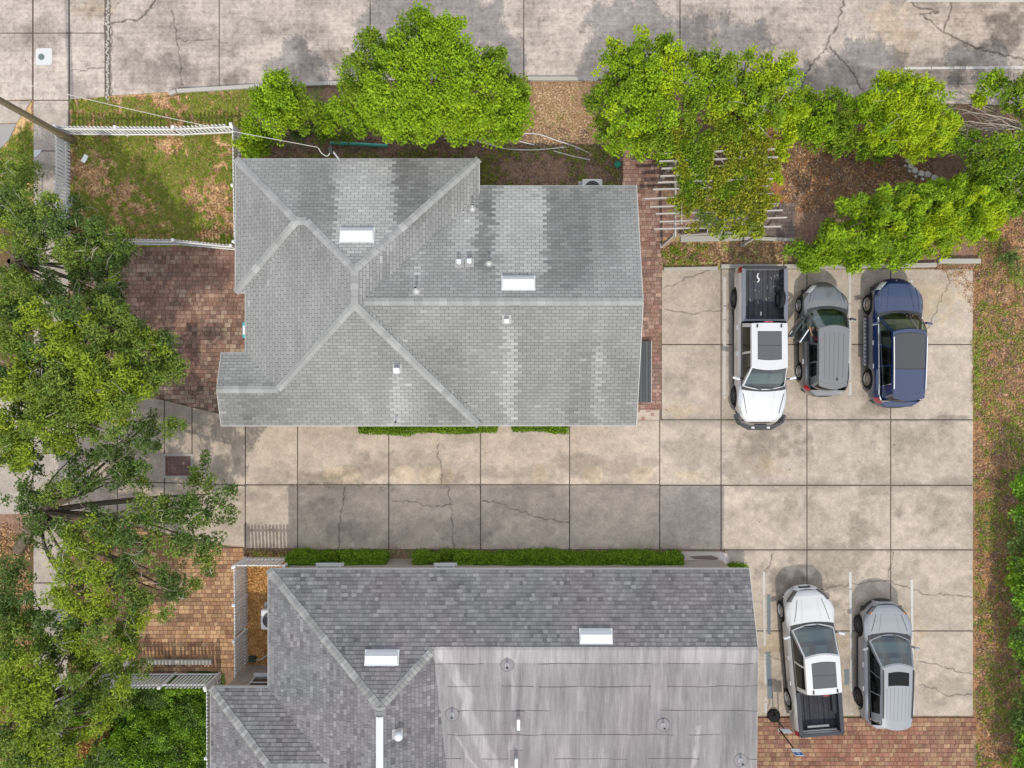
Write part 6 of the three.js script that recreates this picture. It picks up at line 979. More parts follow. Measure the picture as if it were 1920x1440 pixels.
hedge('rounded clipped hedge block beside the short picket fence', 552, 606, 1031, 1048, 1.05, 201, 'clipped hedges along the dark-roofed house');
hedge('low clipped hedge strip right of the rounded block', 608, 652, 1031, 1046, 0.6, 202, 'clipped hedges along the dark-roofed house');
hedge('clipped hedge block left of the bare gap in the bed', 653, 728, 1031, 1048, 1.05, 203, 'clipped hedges along the dark-roofed house');
hedge('small clipped hedge block right of the bare gap in the bed', 783, 826, 1031, 1046, 0.95, 204, 'clipped hedges along the dark-roofed house');
hedge('thin low hedge strip under the ledge beside the long hedge', 828, 856, 1031, 1042, 0.55, 205, 'clipped hedges along the dark-roofed house');
hedge('long clipped hedge along the wall of the dark-roofed house', 858, 1268, 1030, 1048, 1.08, 206, 'clipped hedges along the dark-roofed house');
hedge('thin hedge under the eaves of the pale-roofed house, left length', 680, 930, 790, 808, 0.6, 207, 'clipped hedges along the pale-roofed house');
hedge('short thin hedge under the eaves of the pale-roofed house, right length', 963, 1060, 790, 806, 0.55, 208, 'clipped hedges along the pale-roofed house');
hedge('small rounded hedge tucked behind the stoop at the corner of the dark roof', 1362, 1392, 1054, 1068, 0.5, 209, 'clipped hedges along the dark-roofed house');

// ---------- loose cover: leaf litter, grass, ground cover ----------
function sow(name, label, category, outline, n, geo, tints, seed, opt = {}) {
  const o = new THREE.Group(); o.name = numbered(name); scene.add(o); o.userData = { label, category, kind: 'stuff' };
  const r = rng(seed), us = outline.map(p => p[0]), vs = outline.map(p => p[1]), u0 = Math.min(...us), u1 = Math.max(...us), v0 = Math.min(...vs), v1 = Math.max(...vs), list = []; let guard = 0;
  while (list.length < n && guard++ < n * 8) {
    const u = lerp(u0, u1, r()), v = lerp(v0, v1, r()); if (!inPoly(u, v, outline)) continue;
    if (opt.patch && fbm(u * 0.022 + 3, v * 0.022 + 8, 4) * 0.6 + fbm(u * 0.12, v * 0.12, 2) * 0.4 < opt.patch + (r() - 0.5) * 0.12) continue;
    const p = G(u, v); p.y = (opt.y ?? -0.03) + r() * (opt.dy ?? 0.02); const hv = opt.lumps ? fbm(u * 0.05 + 7, v * 0.05, 3) : 0; if (opt.lumps) { p.y += Math.max(0, hv - 0.35) * opt.lumps; if (hv < 0.36 && r() < 0.6) continue; }
    const t = tints[Math.floor(opt.lumps ? clamp(r() * 0.5 + (fbm(u * 0.03 + 90, v * 0.03, 3) - 0.5) * 2 + 0.25, 0, 0.999) * tints.length : r() * tints.length)], s = 0.75 + 0.5 * r();
    list.push({ p, ry: r() * 6.283, tx: (r() - 0.5) * (opt.tilt ?? 0.3), tz: (r() - 0.5) * (opt.tilt ?? 0.3), s: (opt.s ?? 1) * (0.7 + 0.6 * r()), c: [t[0] * s, t[1] * s, t[2] * s] });
  }
  scatter(name + '_mass', o, geo, list, opt.mat ?? litterMat, true); return o;
}
const DRY = [[0.3, 0.16, 0.07], [0.38, 0.22, 0.1], [0.24, 0.13, 0.07], [0.42, 0.28, 0.16], [0.2, 0.11, 0.07]], DULL = [[0.16, 0.105, 0.075], [0.21, 0.14, 0.1], [0.12, 0.085, 0.065], [0.26, 0.18, 0.13]], ORNG = [[0.42, 0.22, 0.07], [0.5, 0.28, 0.1], [0.34, 0.17, 0.06], [0.55, 0.33, 0.14]], GRASS = [[0.26, 0.36, 0.03], [0.34, 0.42, 0.045], [0.2, 0.3, 0.03], [0.44, 0.4, 0.12], [0.48, 0.38, 0.17]];
sow('leaf_litter', 'brown fallen leaves on the verge right of the car park', 'leaves', [[1830, 430], [1990, 330], [1990, 1510], [1832, 1510]], 6500, LEAF.flake, [...DRY, ...DULL], 301, { patch: 0.36 });
sow('leaf_litter', 'dark brown mulch leaves below the yellowish shrub', 'leaves', [[1450, 250], [1760, 260], [1735, 395], [1560, 400], [1470, 385]], 3200, LEAF.flake, [...DULL, ...DRY], 302);
sow('leaf_litter', 'orange leaves in the bed with the air conditioner', 'leaves', [[466, 1050], [548, 1050], [548, 1250], [466, 1250]], 1600, LEAF.flake, ORNG, 303);
sow('leaf_litter', 'thin reddish leaves on the soil behind the pale-roofed house', 'leaves', [[500, 240], [1170, 240], [1170, 380], [500, 380]], 2600, LEAF.flake, DULL, 304, { patch: 0.44 });
sow('leaf_litter', 'straw-coloured debris between the two big shrubs', 'leaves', [[985, 152], [1115, 152], [1120, 290], [985, 262]], 900, LEAF.flake, [[0.4, 0.27, 0.16], [0.46, 0.33, 0.21], [0.34, 0.2, 0.12]], 305);
sow('leaf_litter', 'brown leaves strewn over the fenced lawn', 'leaves', [[135, 190], [470, 168], [470, 246], [448, 458], [135, 456]], 4200, LEAF.flake, DRY, 306, { s: 0.9 });
sow('leaf_litter', 'bright orange heap of fallen palm leaves in the ground cover', 'leaves', [[165, 1360], [195, 1340], [212, 1372], [196, 1405], [165, 1410]], 420, LEAF.spray, ORNG, 307, { y: 0.2, dy: 0.3, tilt: 1.4, s: 1.1 });
sow('leaf_litter', 'leaves drifted into the upper right corner of the car park', 'leaves', [[1700, 497], [1824, 500], [1824, 590], [1800, 540], [1770, 512]], 120, LEAF.flake, DRY, 308, { y: 0.004, dy: 0.01, s: 0.7 });
sow('leaf_litter', 'brown leaves in the bed beside the sidewalk at left', 'leaves', [[-60, 985], [60, 985], [60, 1500], [-60, 1500]], 2000, LEAF.flake, DRY, 309);
sow('leaf_litter', 'scattered leaves on the ground in front of the pergola', 'leaves', [[1244, 456], [1480, 456], [1470, 498], [1244, 500]], 500, LEAF.flake, [...DULL, ...DRY], 310);
sow('lawn_grass', 'patchy green grass of the fenced lawn', 'grass', [[134, 190], [470, 165], [470, 246], [448, 250], [448, 458], [134, 456]], 15000, LEAF.blade, GRASS, 311, { patch: 0.515, y: -0.02, dy: 0.04, tilt: 0.5, mat: leafMat });
sow('lawn_grass', 'grass tufts along the verge right of the car park', 'grass', [[1830, 430], [1990, 330], [1990, 1510], [1832, 1510]], 6000, LEAF.blade, GRASS, 312, { patch: 0.5, y: -0.02, dy: 0.04, tilt: 0.5, mat: leafMat });
sow('lawn_grass', 'thin grass on the soil behind the pale-roofed house', 'grass', [[560, 290], [1160, 270], [1160, 380], [560, 380]], 3200, LEAF.blade, GRASS, 313, { patch: 0.53, y: -0.02, dy: 0.03, tilt: 0.5, mat: leafMat });
sow('lawn_grass', 'small grass wedge left of the sidewalk by the utility pole', 'grass', [[-60, 300], [10, 275], [60, 195], [60, 420], [-60, 420]], 3200, LEAF.blade, GRASS, 314, { patch: 0.42, y: -0.02, dy: 0.04, tilt: 0.5, mat: leafMat });
sow('ground_cover', 'dense dark green ground cover inside the lower picket fence', 'ground cover', [[152, 1268], [410, 1268], [410, 1505], [152, 1505]], 7000, LEAF.broad, [...TINT.oakD, ...TINT.cover, ...TINT.hedge, TINT.mid[0], TINT.lime[0]], 315, { lumps: 1.4, y: 0.0, dy: 0.35, tilt: 1.3, s: 0.75, mat: leafMat });
sow('ground_cover', 'weeds sprouting along the car park edge and joints', 'weeds', [[1822, 620], [1838, 620], [1840, 760], [1822, 760]], 160, LEAF.fine, GRASS, 316, { y: 0, dy: 0.1, s: 0.5, mat: leafMat });
sow('ground_cover', 'weeds at the foot of the short picket fence', 'weeds', [[466, 1033], [545, 1033], [545, 1043], [466, 1043]], 120, LEAF.fine, [...GRASS, ...DRY], 317, { y: 0, dy: 0.15, s: 0.6, mat: leafMat });

sow('ground_cover', 'weeds in the long driveway joint and its crossings', 'weeds', [[562, 906], [735, 906], [735, 912], [562, 912]], 60, LEAF.fine, [[0.12, 0.14, 0.05], [0.16, 0.16, 0.06]], 318, { y: -0.02, dy: 0.03, s: 0.3, mat: leafMat });
sow('ground_cover', 'sprigs growing from the soil in front of the pergola', 'weeds', [[1244, 460], [1330, 458], [1330, 498], [1244, 500]], 60, LEAF.fine, TINT.mid, 319, { y: 0, dy: 0.12, s: 0.8, mat: leafMat });
// ---------- smaller things ----------
// utility pole and service wires
{
  const o = thing('utility_pole', 'weathered wooden utility pole at the corner of the picket fence', 'utility pole'), b = G(137, 264);
  const pm = mat([0.3, 0.255, 0.17], 0.95, { map: barkMat.map }); M('pole_shaft', cyl(0.1, 0.135, 9, b.x, 4.4, b.z, 14), pm, o); M('crossarm', rbox(1.8, 0.12, 0.1, 0.01, b.x, 8.3, b.z + 0.12), pm, o);
  for (const x of [-0.8, 0.8]) M('insulator', cyl(0.04, 0.05, 0.14, b.x + x, 8.43, b.z + 0.12, 10), mat([0.3, 0.2, 0.15], 0.3), o); settle(o);
  const a = V(b.x, 7.6, b.z), m = G(636, 300, 2.9); m.y = 4.05; m.x -= 0.5; m.z -= 0.1;
  const mid = a.clone().lerp(m, 0.5); mid.y -= 0.55; const w = thing('service_wire', 'thin pale wire from the utility pole to the roof mast', 'wire'); M('conductor', tube([a, a.clone().lerp(m, 0.25).add(V(0, -0.4, 0)), mid, a.clone().lerp(m, 0.75).add(V(0, -0.4, 0)), m], 0.012, 40, 5), mat([0.42, 0.4, 0.36], 0.7), w); settle(w);
}
// air conditioners
function airCon(label, cx, cz, h) {
  const o = thing('air_conditioner', label, 'air conditioner', 'outdoor air conditioners'), c = mat([0.55, 0.55, 0.54], 0.5), s = 0.86;
  M('pad', rbox(1.05, 0.1, 1.05, 0.02, cx, 0.0, cz), mat([0.4, 0.39, 0.37], 0.9), o); M('casing', rbox(s, h - 0.1, s, 0.09, cx, h / 2 + 0.02, cz), c, o);
  for (let k = 0; k < 8; k++) for (const [dx, dz, w, d] of [[0, s / 2, s * 0.84, 0.02], [0, -s / 2, s * 0.84, 0.02], [s / 2, 0, 0.02, s * 0.84], [-s / 2, 0, 0.02, s * 0.84]]) M('louvre', box(w, 0.03, d, cx + dx, 0.14 + k * (h - 0.25) / 8, cz + dz), leadMat, o);
  M('fan_shroud', cyl(0.33, 0.33, 0.03, cx, h - 0.02, cz, 28), blackMat, o); for (let k = 1; k < 5; k++) { const t = new THREE.TorusGeometry(0.075 * k + 0.02, 0.007, 5, 26); t.rotateX(Math.PI / 2); t.translate(cx, h + 0.012, cz); M('fan_guard', t, leadMat, o); } M('fan_hub', cyl(0.08, 0.08, 0.03, cx, h + 0.01, cz, 16), c, o);
  settle(o);
}
{ const a = G(1111, 353.5, 0.78); airCon('air conditioner half hidden behind the upper eave of the pale-roofed house', a.x, a.z, 0.78); const b = G(507, 1163, 0.8); airCon('air conditioner half hidden beside the dark-roofed house in orange leaves', b.x, b.z, 0.8); }
// drain grate
{
  const o = thing('drain_grate', 'rusty iron drain grate in the driveway under the tree', 'grate'), a = G(312, 857), b = G(356, 890), rust = mat([0.16, 0.08, 0.075], 0.8), cx = (a.x + b.x) / 2, cz = (a.z + b.z) / 2, w = b.x - a.x, d = b.z - a.z;
  M('pit', box(w, 0.01, d, cx, 0.004, cz), mat([0.3, 0.27, 0.25], 0.9), o);
  for (const [x, z, ww, dd] of [[cx, a.z, w + 0.06, 0.05], [cx, b.z, w + 0.06, 0.05], [a.x, cz, 0.05, d - 0.05], [b.x, cz, 0.05, d - 0.05], [cx, cz, w - 0.05, 0.05]]) M('frame_bar', rbox(ww, 0.04, dd, 0.006, x, 0.02, z), rust, o);
  for (let k = 1; k < 17; k++) for (const s of [-1, 1]) M('grate_bar', box(0.026, 0.03, d / 2 - 0.05, a.x + w * k / 17, 0.017, cz + s * d / 4), rust, o);
  for (const [x, z, ww, dd] of [[cx, a.z - 0.09, w + 0.3, 0.1], [cx, b.z + 0.09, w + 0.3, 0.1], [a.x - 0.09, cz, 0.1, d + 0.07], [b.x + 0.09, cz, 0.1, d + 0.07]]) M('collar', rbox(ww, 0.02, dd, 0.004, x, 0.006, z), kerbMat, o);
  settle(o);
}
// pipes, hoses and a lid behind the house
{ const o = thing('plastic_pipe', 'teal green plastic pipe lying on the soil by the domed shrub', 'pipe'), m = mat([0.05, 0.3, 0.23], 0.45); M('pipe_length', beam(G(622, 269).setY(0.06), G(672, 272).setY(0.06), 0.1, 0.1), m, o); const g = limb([G(620, 269).setY(0.06), G(674, 271.5).setY(0.065), G(727, 274.5).setY(0.06)], 0.07, 0.07, 12); M('pipe_length', g, m, o); o.remove(o.children[0]); M('coupling', limb([G(654, 270.5).setY(0.064), G(662, 271).setY(0.064)], 0.085, 0.085, 12), m, o); settle(o); }
const hoseMat = mat([0.5, 0.47, 0.45], 0.6);
[['grey pipe curving out from below the domed shrub', [[832, 260], [880, 262], [915, 270], [948, 279], [1005, 281], [1062, 276]]], ['pale hose arching down from the straw patch', [[978, 251], [1006, 251], [1040, 262], [1075, 274], [1105, 287]]], ['short grey pipe pointing to the green lid', [[1038, 283], [1070, 292], [1106, 300]]], ['short pipe end below the domed shrub', [[972, 264], [1002, 272]]]].forEach(([l, p]) => { const o = thing('garden_hose', l, 'hose', 'pipes and hoses on the soil'); M('hose_length', tube(p.map(q => G(...q).setY(0.0)), 0.026, 40, 6), hoseMat, o); settle(o); });
{ const c = G(1158, 308), o = thing('valve_lid', 'round green valve lid in the soil beside the brick path', 'lid'); M('lid', cyl(0.14, 0.15, 0.08, c.x, 0, c.z, 22), mat([0.02, 0.26, 0.15], 0.5), o); M('lid_rim', (() => { const t = new THREE.TorusGeometry(0.13, 0.012, 6, 22); t.rotateX(Math.PI / 2); t.translate(c.x, 0.042, c.z); return t; })(), mat([0.02, 0.2, 0.12], 0.5), o); settle(o); }
// landing by the gable door
{
  const o = thing('porch_landing', 'dark plank landing against the gable end on the brick path', 'landing'), a = G(1172, 640), b = G(1219, 754), n = 9, dm = [mat([0.075, 0.078, 0.085], 0.85), mat([0.095, 0.098, 0.105], 0.85)];
  for (let k = 0; k < n; k++) M('plank', rbox((b.x - a.x) / n - 0.008, 0.05, b.z - a.z, 0.008, lerp(a.x, b.x, (k + 0.5) / n), 0.16, (a.z + b.z) / 2), dm[k % 2], o);
  for (const z of [a.z + 0.1, b.z - 0.1]) M('joist', box(b.x - a.x, 0.14, 0.08, (a.x + b.x) / 2, 0.065, z), dm[0], o);
  M('edge_strip', rbox(0.03, 0.06, b.z - a.z + 0.02, 0.008, b.x + 0.018, 0.165, (a.z + b.z) / 2), fasciaMat, o); for (let k = 0; k < 5; k++) M('edge_bolt', cyl(0.02, 0.02, 0.02, b.x + 0.018, 0.2, lerp(a.z + 0.1, b.z - 0.1, k / 4), 8), leadMat, o);
  settle(o);
}
// stoop beside the long hedge
{ const o = thing('concrete_stoop', 'worn pinkish concrete stoop with a rounded corner beside the long hedge', 'stoop'); const p = plan([[1272, 1034], [1352, 1034], [1360, 1036], [1364, 1042], [1364, 1060], [1272, 1060]]); M('stoop_slab', prism(p, -0.05, 0.2, siteUV), mat([0.44, 0.39, 0.37], 0.9), o); const c = plan([[1290, 1041], [1330, 1039], [1346, 1044], [1340, 1048], [1300, 1046]]); M('spalled_patch', prism(c, 0.2, 0.206, siteUV), mat([0.16, 0.125, 0.11], 0.95), o); settle(o); }
// parking signs
const signTex = (() => { const c = document.createElement('canvas'); c.width = 128; c.height = 192; const g = c.getContext('2d'); g.fillStyle = '#1d5f9e'; g.fillRect(0, 0, 128, 192); g.fillStyle = '#dfe6ea'; g.fillRect(0, 96, 128, 96); g.strokeStyle = '#e8eef2'; g.lineWidth = 5; g.strokeRect(5, 5, 118, 182); g.fillStyle = '#eef3f6'; g.beginPath(); g.arc(60, 22, 8, 0, 7); g.fill(); g.lineWidth = 8; g.beginPath(); g.moveTo(60, 32); g.lineTo(62, 58); g.lineTo(84, 58); g.lineTo(92, 80); g.stroke(); g.beginPath(); g.arc(62, 66, 20, 0.6, 3.9); g.stroke(); const t = new THREE.CanvasTexture(c); t.colorSpace = THREE.SRGBColorSpace; return t; })();
function signPost(label, u, v, h, sw, sh, mface, base, yaw) {
  const o = thing('parking_sign', label, 'sign', 'sign posts at the brick paving'), b = G(u, v); M('sign_post', cyl(0.028, 0.03, h, b.x, h / 2, b.z, 10), mat([0.05, 0.045, 0.042], 0.6), o);
  if (base) { M('weighted_base', cyl(0.27, 0.29, 0.1, b.x, 0.05, b.z, 8, Math.PI / 8), mat([0.014, 0.014, 0.015], 0.8), o); M('base_socket', cyl(0.05, 0.06, 0.12, b.x, 0.13, b.z, 12), blackMat, o); }
  else M('footing', cyl(0.08, 0.09, 0.06, b.x, 0.0, b.z, 10), mat([0.3, 0.28, 0.25], 0.9), o);
  const s = new THREE.Group(); s.name = 'sign_plate'; s.position.set(b.x, h - sh / 2 + 0.04, b.z); s.rotation.y = yaw; o.add(s); M('plate_back', rbox(sw, sh, 0.012, 0.004, 0, 0, 0.03), mat([0.6, 0.6, 0.6], 0.5, { metalness: 0.5 }), s); const f = new THREE.PlaneGeometry(sw - 0.01, sh - 0.01); f.translate(0, 0, 0.039); M('plate_face', f, mface, s); return settle(o);
}
signPost('low sign with pale plate on a black octagonal base beside the white pickup', 1450, 1341, 1.55, 0.36, 0.32, mat([0.66, 0.72, 0.74], 0.5), true, Math.PI);
signPost('blue and white disabled parking sign on a thin post in the brick paving', 1461, 1368, 2.12, 0.36, 0.52, mat([1, 1, 1], 0.5, { map: signTex }), false, Math.PI);
// pergola
{
  const o = thing('pergola', 'white slatted pergola under the matted vine', 'pergola'), h = 2.4, m = mat([0.34, 0.31, 0.285], 0.75), dk = mat([0.13, 0.1, 0.085], 0.9), r = rng(6);
  const P = [[1266, 300], [1266, 438], [1430, 300], [1430, 436]].map(p => G(...p, h)); for (const p of P) { M('post', rbox(0.11, h - 0.1, 0.11, 0.012, p.x, h / 2 - 0.06, p.z), m, o); M('post_base', rbox(0.2, 0.08, 0.2, 0.02, p.x, 0.02, p.z), kerbMat, o); }
  for (const u of [1266, 1430]) M('beam', beam(G(u, 272, h - 0.06), G(u, 444, h - 0.06), 0.07, 0.14), m, o);
  [[286, 1240, 1452], [300.5, 1236, 1458], [314, 1240, 1455], [327, 1238, 1450], [341, 1233, 1448], [354, 1224, 1446], [369.5, 1208, 1450], [385.5, 1218, 1460], [399, 1229, 1467], [413.5, 1236, 1475], [428, 1226, 1464]].forEach(([v, u0, u1], k) => M('rafter', beam(G(u0, v + 3.5 - r() * 2, h + 0.07), G(u1, v - 6 + r() * 3, h + 0.07), 0.045, 0.12), m, o));
  for (const [u0, v0, u1, v1] of [[1278, 380, 1278, 420], [1330, 418, 1326, 436], [1362, 412, 1350, 444], [1392, 420, 1386, 440], [1390, 276, 1388, 300]]) M('batten', beam(G(u0, v0, h + 0.16), G(u1, v1, h + 0.16), 0.04, 0.03), m, o);
  M('base_board', beam(G(1272, 444).setY(0.25), G(1396, 437).setY(0.25), 0.05, 0.14), m, o);
  M('brace', beam(G(1243, 464).setY(0.05), G(1270, 444).setY(0.3), 0.06, 0.06), mat([0.3, 0.22, 0.15], 0.9), o);
  settle(o);
}
// edging stones in the mulch
[[1701, 302, .22], [1706, 312, .24], [1714, 320, .26], [1726, 326, .26], [1738, 328, .28], [1750, 334, .27], [1697, 311, .12], [1705, 321, .13], [1716, 331, .14], [1729, 336, .14], [1752, 344, .12]].forEach(([u, v, s], k) => {
  const P = ['at the shaded start of the curved row', 'second along the curved row', 'third along the curved row', 'fourth along the curved row', 'fifth along the curved row', 'at the right end of the curved row', 'small, lowest at the shaded start', 'small, below the second stone', 'small, below the third stone', 'small, below the fourth stone', 'small, below the right end'];
  const r = rng(700 + k), g = new THREE.IcosahedronGeometry(s / 2 * 1.15, 1), p = g.attributes.position; for (let i = 0; i < p.count; i++) { const n = 0.86 + 0.28 * vnoise(p.getX(i) * 9 + k * 7, p.getZ(i) * 9 + p.getY(i) * 5); p.setXYZ(i, clamp(p.getX(i) * n, -s * 0.46, s * 0.46), clamp(p.getY(i) * n * 0.8, -s * 0.25, s * 0.25), clamp(p.getZ(i) * n, -s * 0.42, s * 0.42)); } const q = flat(g), c = G(u, v), t = 0.38 + r() * 0.14, m = M(numbered('edging_stone'), q, mat([t, t * 0.96, t * 0.88], 0.9)); m.position.set(c.x, s * 0.12, c.z); m.rotation.y = -0.5 + r() * 0.4; m.userData = { label: `pale edging stone ${P[k]}, in the mulch`, category: 'stone', group: 'edging stones in the mulch' };
});
// dead branches
{
  const o = thing('dead_branches', 'heap of bare dead branches among the shrubs at the right edge', 'branches'), r = rng(31), gs = [];
  for (let k = 0; k < 16; k++) { const a = G(1935 + r() * 30, 225 + r() * 60, 0.5 + r()), b = G(1795 + r() * 60, 190 + r() * 105, 0.8 + r() * 0.9), mid = a.clone().lerp(b, 0.5).add(V(0, 0.4, (r() - 0.5) * 0.4)); M('branch', limb([a, mid, b], 0.035, 0.01, 6), twigMat, o); for (let j = 0; j < 6; j++) { const s = mid.clone().lerp(b, r()), e = s.clone().add(V(-0.3 - r() * 0.7, (r() - 0.3) * 0.4, (r() - 0.5) * 0.8)); gs.push(limb([s, s.clone().lerp(e, 0.5).add(V(0, 0.05, 0)), e], 0.012, 0.005, 4)); } }
  const m = M('twigs', merge(gs), twigMat, o); m.userData.kind = 'stuff'; settle(o);
}
// irrigation pipes in the orange leaf bed
{ const o = thing('irrigation_pipe', 'white zigzag irrigation pipe at the wall below the air conditioner', 'pipe'), L = [[463, 1236], [470, 1238], [474, 1241], [484, 1236], [492, 1235], [498, 1230], [504, 1228]]; for (let i = 0; i + 1 < L.length; i++) M('pipe_length', limb([G(...L[i]).setY(0.06), G(...L[i + 1]).setY(0.06)], 0.022, 0.022, 8), whitePaint, o); M('valve_box', rbox(0.3, 0.14, 0.26, 0.03, G(474, 1235).x, 0.03, G(474, 1235).z), mat([0.05, 0.06, 0.045], 0.8), o); settle(o); }
// litter and odd bits
{ const c = G(160, 298), o = thing('paper_scrap', 'crumpled white paper scrap on the lawn near the pole', 'paper'); const g = new THREE.PlaneGeometry(0.2, 0.34, 4, 5), p = g.attributes.position; for (let i = 0; i < p.count; i++) p.setZ(i, 0.03 + 0.05 * vnoise(p.getX(i) * 14, p.getY(i) * 14)); g.rotateX(-Math.PI / 2); g.rotateY(-0.5); g.translate(c.x, 0, c.z); g.computeVertexNormals(); M('sheet', g, mat([0.66, 0.68, 0.66], 0.9, { side: THREE.DoubleSide }), o); settle(o); }
{ const c = G(143, 387), o = thing('plastic_cup', 'small pale blue cup lying on the lawn by the sidewalk fence', 'cup'); const l = new THREE.LatheGeometry([[0.001, 0], [0.05, 0], [0.075, 0.2], [0.068, 0.2], [0.045, 0.012], [0.001, 0.012]].map(q => new THREE.Vector2(...q)), 16); l.rotateZ(1.45); l.translate(c.x, 0.06, c.z); M('cup_wall', l, mat([0.3, 0.36, 0.55], 0.5), o); settle(o); }
{ const a = G(68, 290), o = thing('concrete_patch', 'white triangular repair patch on the sidewalk by the pole', 'patch'); M('patch_skin', prism(plan([[64, 281], [79, 281], [76, 287], [69, 294], [64, 295]]), 0.006, 0.016, siteUV), mat([0.44, 0.44, 0.44], 0.85), o); settle(o); }
// white building beyond the top right corner
{ const o = thing('white_building', 'white building wall at the top right corner beyond the street', 'building'), a = G(1699, 2), w = mat([0.78, 0.78, 0.77], 0.7, { map: stucco }); M('wall', box(9, 3.1, 6, a.x + 4.5, 1.5, a.z - 3), w, o); M('base_trim', box(9.06, 0.2, 0.04, a.x + 4.5, 0.1, a.z + 0.022), whitePaint, o); M('roof', box(9.8, 0.16, 6.8, a.x + 4.5, 3.14, a.z - 3), deckMat, o); M('fascia', box(9.84, 0.2, 0.04, a.x + 4.5, 3.12, a.z + 0.42), fasciaMat, o); settle(o); }

// ---------- person in the driver's seat of the grey crossover ----------
{
  const o = thing('person', 'person in dark red top and black shorts seated at the open car door', 'person');
  // joints in car axes (front -z): seat cushion top about 0.9
  const J = { hipL: [-0.46, 0.92, -0.06], hipR: [-0.3, 0.92, -0.04], kneeL: [-0.56, 0.99, -0.46], kneeR: [-0.36, 0.98, -0.5], ankL: [-0.6, 0.58, -0.62], ankR: [-0.36, 0.6, -0.74], toeL: [-0.64, 0.53, -0.82], toeR: [-0.36, 0.55, -0.94], pel: [-0.38, 0.96, 0.0], chest: [-0.36, 1.24, 0.06], neck: [-0.36, 1.4, 0.06], shL: [-0.54, 1.32, 0.04], shR: [-0.19, 1.33, 0.06], elL: [-0.62, 1.08, -0.14], wrL: [-0.68, 1.06, -0.38], elR: [-0.12, 1.1, -0.16], wrR: [-0.26, 1.1, -0.38], head: [-0.37, 1.53, 0.02] };
  const B = [['hipL', 'kneeL', .085, .06, 1], ['hipR', 'kneeR', .085, .06, 1], ['kneeL', 'ankL', .058, .038, 0], ['kneeR', 'ankR', .058, .038, 0], ['ankL', 'toeL', .04, .03, 3], ['ankR', 'toeR', .04, .03, 3], ['hipL', 'hipR', .1, .1, 1], ['pel', 'chest', .13, .14, 2], ['shL', 'shR', .075, .075, 2], ['chest', 'neck', .11, .055, 2], ['neck', 'head', .05, .05, 0], ['shL', 'elL', .052, .04, 2], ['elL', 'wrL', .04, .026, 0], ['shR', 'elR', .052, .04, 2], ['elR', 'wrR', .04, .026, 0]];
  const COLS = [[0.42, 0.22, 0.14], [0.02, 0.02, 0.022], [0.1, 0.012, 0.02], [0.4, 0.4, 0.42]];
  const cap = (p, a, b, ra, rb) => { const ab = [b[0] - a[0], b[1] - a[1], b[2] - a[2]], ap = [p[0] - a[0], p[1] - a[1], p[2] - a[2]], t = clamp((ap[0] * ab[0] + ap[1] * ab[1] + ap[2] * ab[2]) / (ab[0] ** 2 + ab[1] ** 2 + ab[2] ** 2)); return Math.hypot(ap[0] - ab[0] * t, ap[1] - ab[1] * t, ap[2] - ab[2] * t) - lerp(ra, rb, t); };
  const smin = (a, b, k) => { const h = clamp(0.5 + 0.5 * (b - a) / k); return lerp(b, a, h) - k * h * (1 - h); };
  const mcube = (res, c, half, f, colour) => {
    const mc = new MarchingCubes(res, new THREE.MeshBasicMaterial(), false, false, 60000); mc.isolation = 0;
    for (let k = 0; k < res; k++) for (let j = 0; j < res; j++) for (let i = 0; i < res; i++) mc.field[i + j * res + k * res * res] = -f([c[0] + (i - res / 2) / (res / 2) * half, c[1] + (j - res / 2) / (res / 2) * half, c[2] + (k - res / 2) / (res / 2) * half]);
    mc.update(); const n = mc.count, pos = new Float32Array(n * 3), nor = new Float32Array(n * 3), col = new Float32Array(n * 3);
    for (let i = 0; i < n; i++) { const p = [0, 1, 2].map(a => c[a] + mc.positionArray[i * 3 + a] * half); pos.set(p, i * 3); for (let a = 0; a < 3; a++) nor[i * 3 + a] = mc.normalArray[i * 3 + a]; col.set(colour(p), i * 3); }
    const g = new THREE.BufferGeometry(); g.setAttribute('position', new THREE.BufferAttribute(pos, 3)); g.setAttribute('normal', new THREE.BufferAttribute(nor, 3)); g.setAttribute('color', new THREE.BufferAttribute(col, 3)); g.setAttribute('uv', new THREE.BufferAttribute(new Float32Array(n * 2), 2)); return g;
  };
  const bodyF = p => { let d = 9; for (const [a, b, ra, rb] of B) d = smin(d, cap(p, J[a], J[b], ra, rb), 0.035); return d; };
  const bodyC = p => { let best = 9, c = 0; for (const [a, b, ra, rb, k] of B) { const d = cap(p, J[a], J[b], ra, rb); if (d < best) { best = d; c = k; } } if (c === 1 && p[2] < -0.34) c = 0; if (c === 2 && p[1] < 1.16 && (p[0] < -0.57 || p[0] > -0.16)) c = 0; return COLS[c]; };
  const hc = J.head, headF = p => { const q = [p[0] - hc[0], p[1] - hc[1], p[2] - hc[2]]; let d = Math.hypot(q[0] / 0.075, q[1] / 0.11, q[2] / 0.095) * 0.085 - 0.085; d = smin(d, cap(q, [0, -0.05, -0.05], [0, -0.085, -0.06], 0.04, 0.03), 0.03); d = smin(d, cap(q, [0, 0.015, -0.092], [0, -0.02, -0.108], 0.01, 0.014), 0.012); for (const s of [-1, 1]) { d = smin(d, cap(q, [s * 0.076, 0.012, 0.0], [s * 0.08, -0.022, -0.004], 0.014, 0.01), 0.008); d = Math.max(d, -(Math.hypot(q[0] - s * 0.03, q[1] - 0.012, q[2] + 0.098) - 0.014)); } return d; };
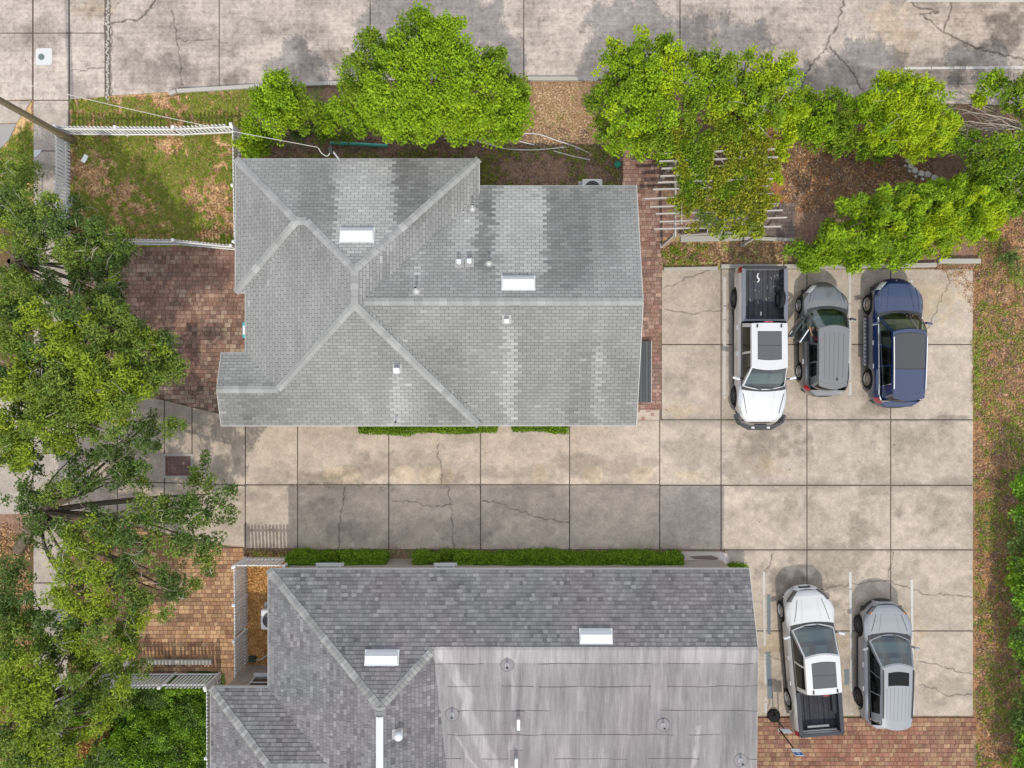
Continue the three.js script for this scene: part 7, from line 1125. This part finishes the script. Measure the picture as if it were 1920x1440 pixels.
  const handF = w => { const e = w === 'wrL' ? J.elL : J.elR, a = J[w], d = V(a[0] - e[0], a[1] - e[1], a[2] - e[2]).normalize(), x = V(0, 1, 0).cross(d).normalize(), y = d.clone().cross(x), at = (l, s, u) => [a[0] + d.x * l + x.x * s + y.x * u, a[1] + d.y * l + x.y * s + y.y * u, a[2] + d.z * l + x.z * s + y.z * u]; const pc = [[at(-0.02, 0, 0), at(0.05, 0, 0), .026, .03, .02], [at(0.05, -0.022, 0), at(0.085, 0.02, 0), .018, .018, .015]]; [[-0.032, .075], [-0.011, .085], [0.011, .08], [0.03, .062]].forEach(([s, l]) => { pc.push([at(0.08, s, 0), at(0.08 + l * 0.5, s * 1.15, -0.008), .0095, .009, .006], [at(0.08 + l * 0.5, s * 1.15, -0.008), at(0.08 + l * 0.85, s * 1.15, -0.034), .009, .008, .004]); }); pc.push([at(0.02, 0.03, -0.004), at(0.055, 0.058, -0.018), .013, .011, .008], [at(0.055, 0.058, -0.018), at(0.09, 0.06, -0.03), .011, .009, .004]); return { c: at(0.06, 0, 0), f: p => { let r = 9; for (const [A, Bq, ra, rb, k] of pc) r = smin(r, cap(p, A, Bq, ra, rb), k); return r; } }; };
  const skin = () => COLS[0], hl = handF('wrL'), hr = handF('wrR');
  const pm = new THREE.MeshStandardMaterial({ color: 0xffffff, roughness: 0.75, vertexColors: true });
  M('body', merge([mcube(110, [-0.37, 1.0, -0.38], 0.66, bodyF, bodyC), mcube(76, hc, 0.15, headF, skin), mcube(64, hl.c, 0.12, hl.f, skin), mcube(64, hr.c, 0.12, hr.f, skin)]), pm, o);
  const hair = mcube(64, [hc[0], hc[1] + 0.02, hc[2] + 0.03], 0.16, p => { const q = [p[0] - hc[0], p[1] - hc[1], p[2] - hc[2]]; const d = Math.hypot(q[0] / 0.086, q[1] / 0.122, q[2] / 0.108) * 0.1 - 0.1; return Math.max(d, -(q[2] + 0.05) * 0.5 - q[1] * 0.6 + 0.0, -(q[1] + 0.09)); }, () => [0.03, 0.02, 0.014]); M('hair', hair, pm, o);
  for (const s of [-1, 1]) { const e = new THREE.SphereGeometry(0.011, 10, 8); e.translate(hc[0] + s * 0.03, hc[1] + 0.012, hc[2] - 0.086); M('eye', e, mat([0.1, 0.07, 0.05], 0.3), o); } M('mouth', rbox(0.04, 0.008, 0.01, 0.003, hc[0], hc[1] - 0.055, hc[2] - 0.094), mat([0.35, 0.12, 0.1], 0.6), o);
  for (const c of o.children) c.position.add(V(12.97, -0.06, -1.86)); settle(o);
}
renderer.render(scene, camera);
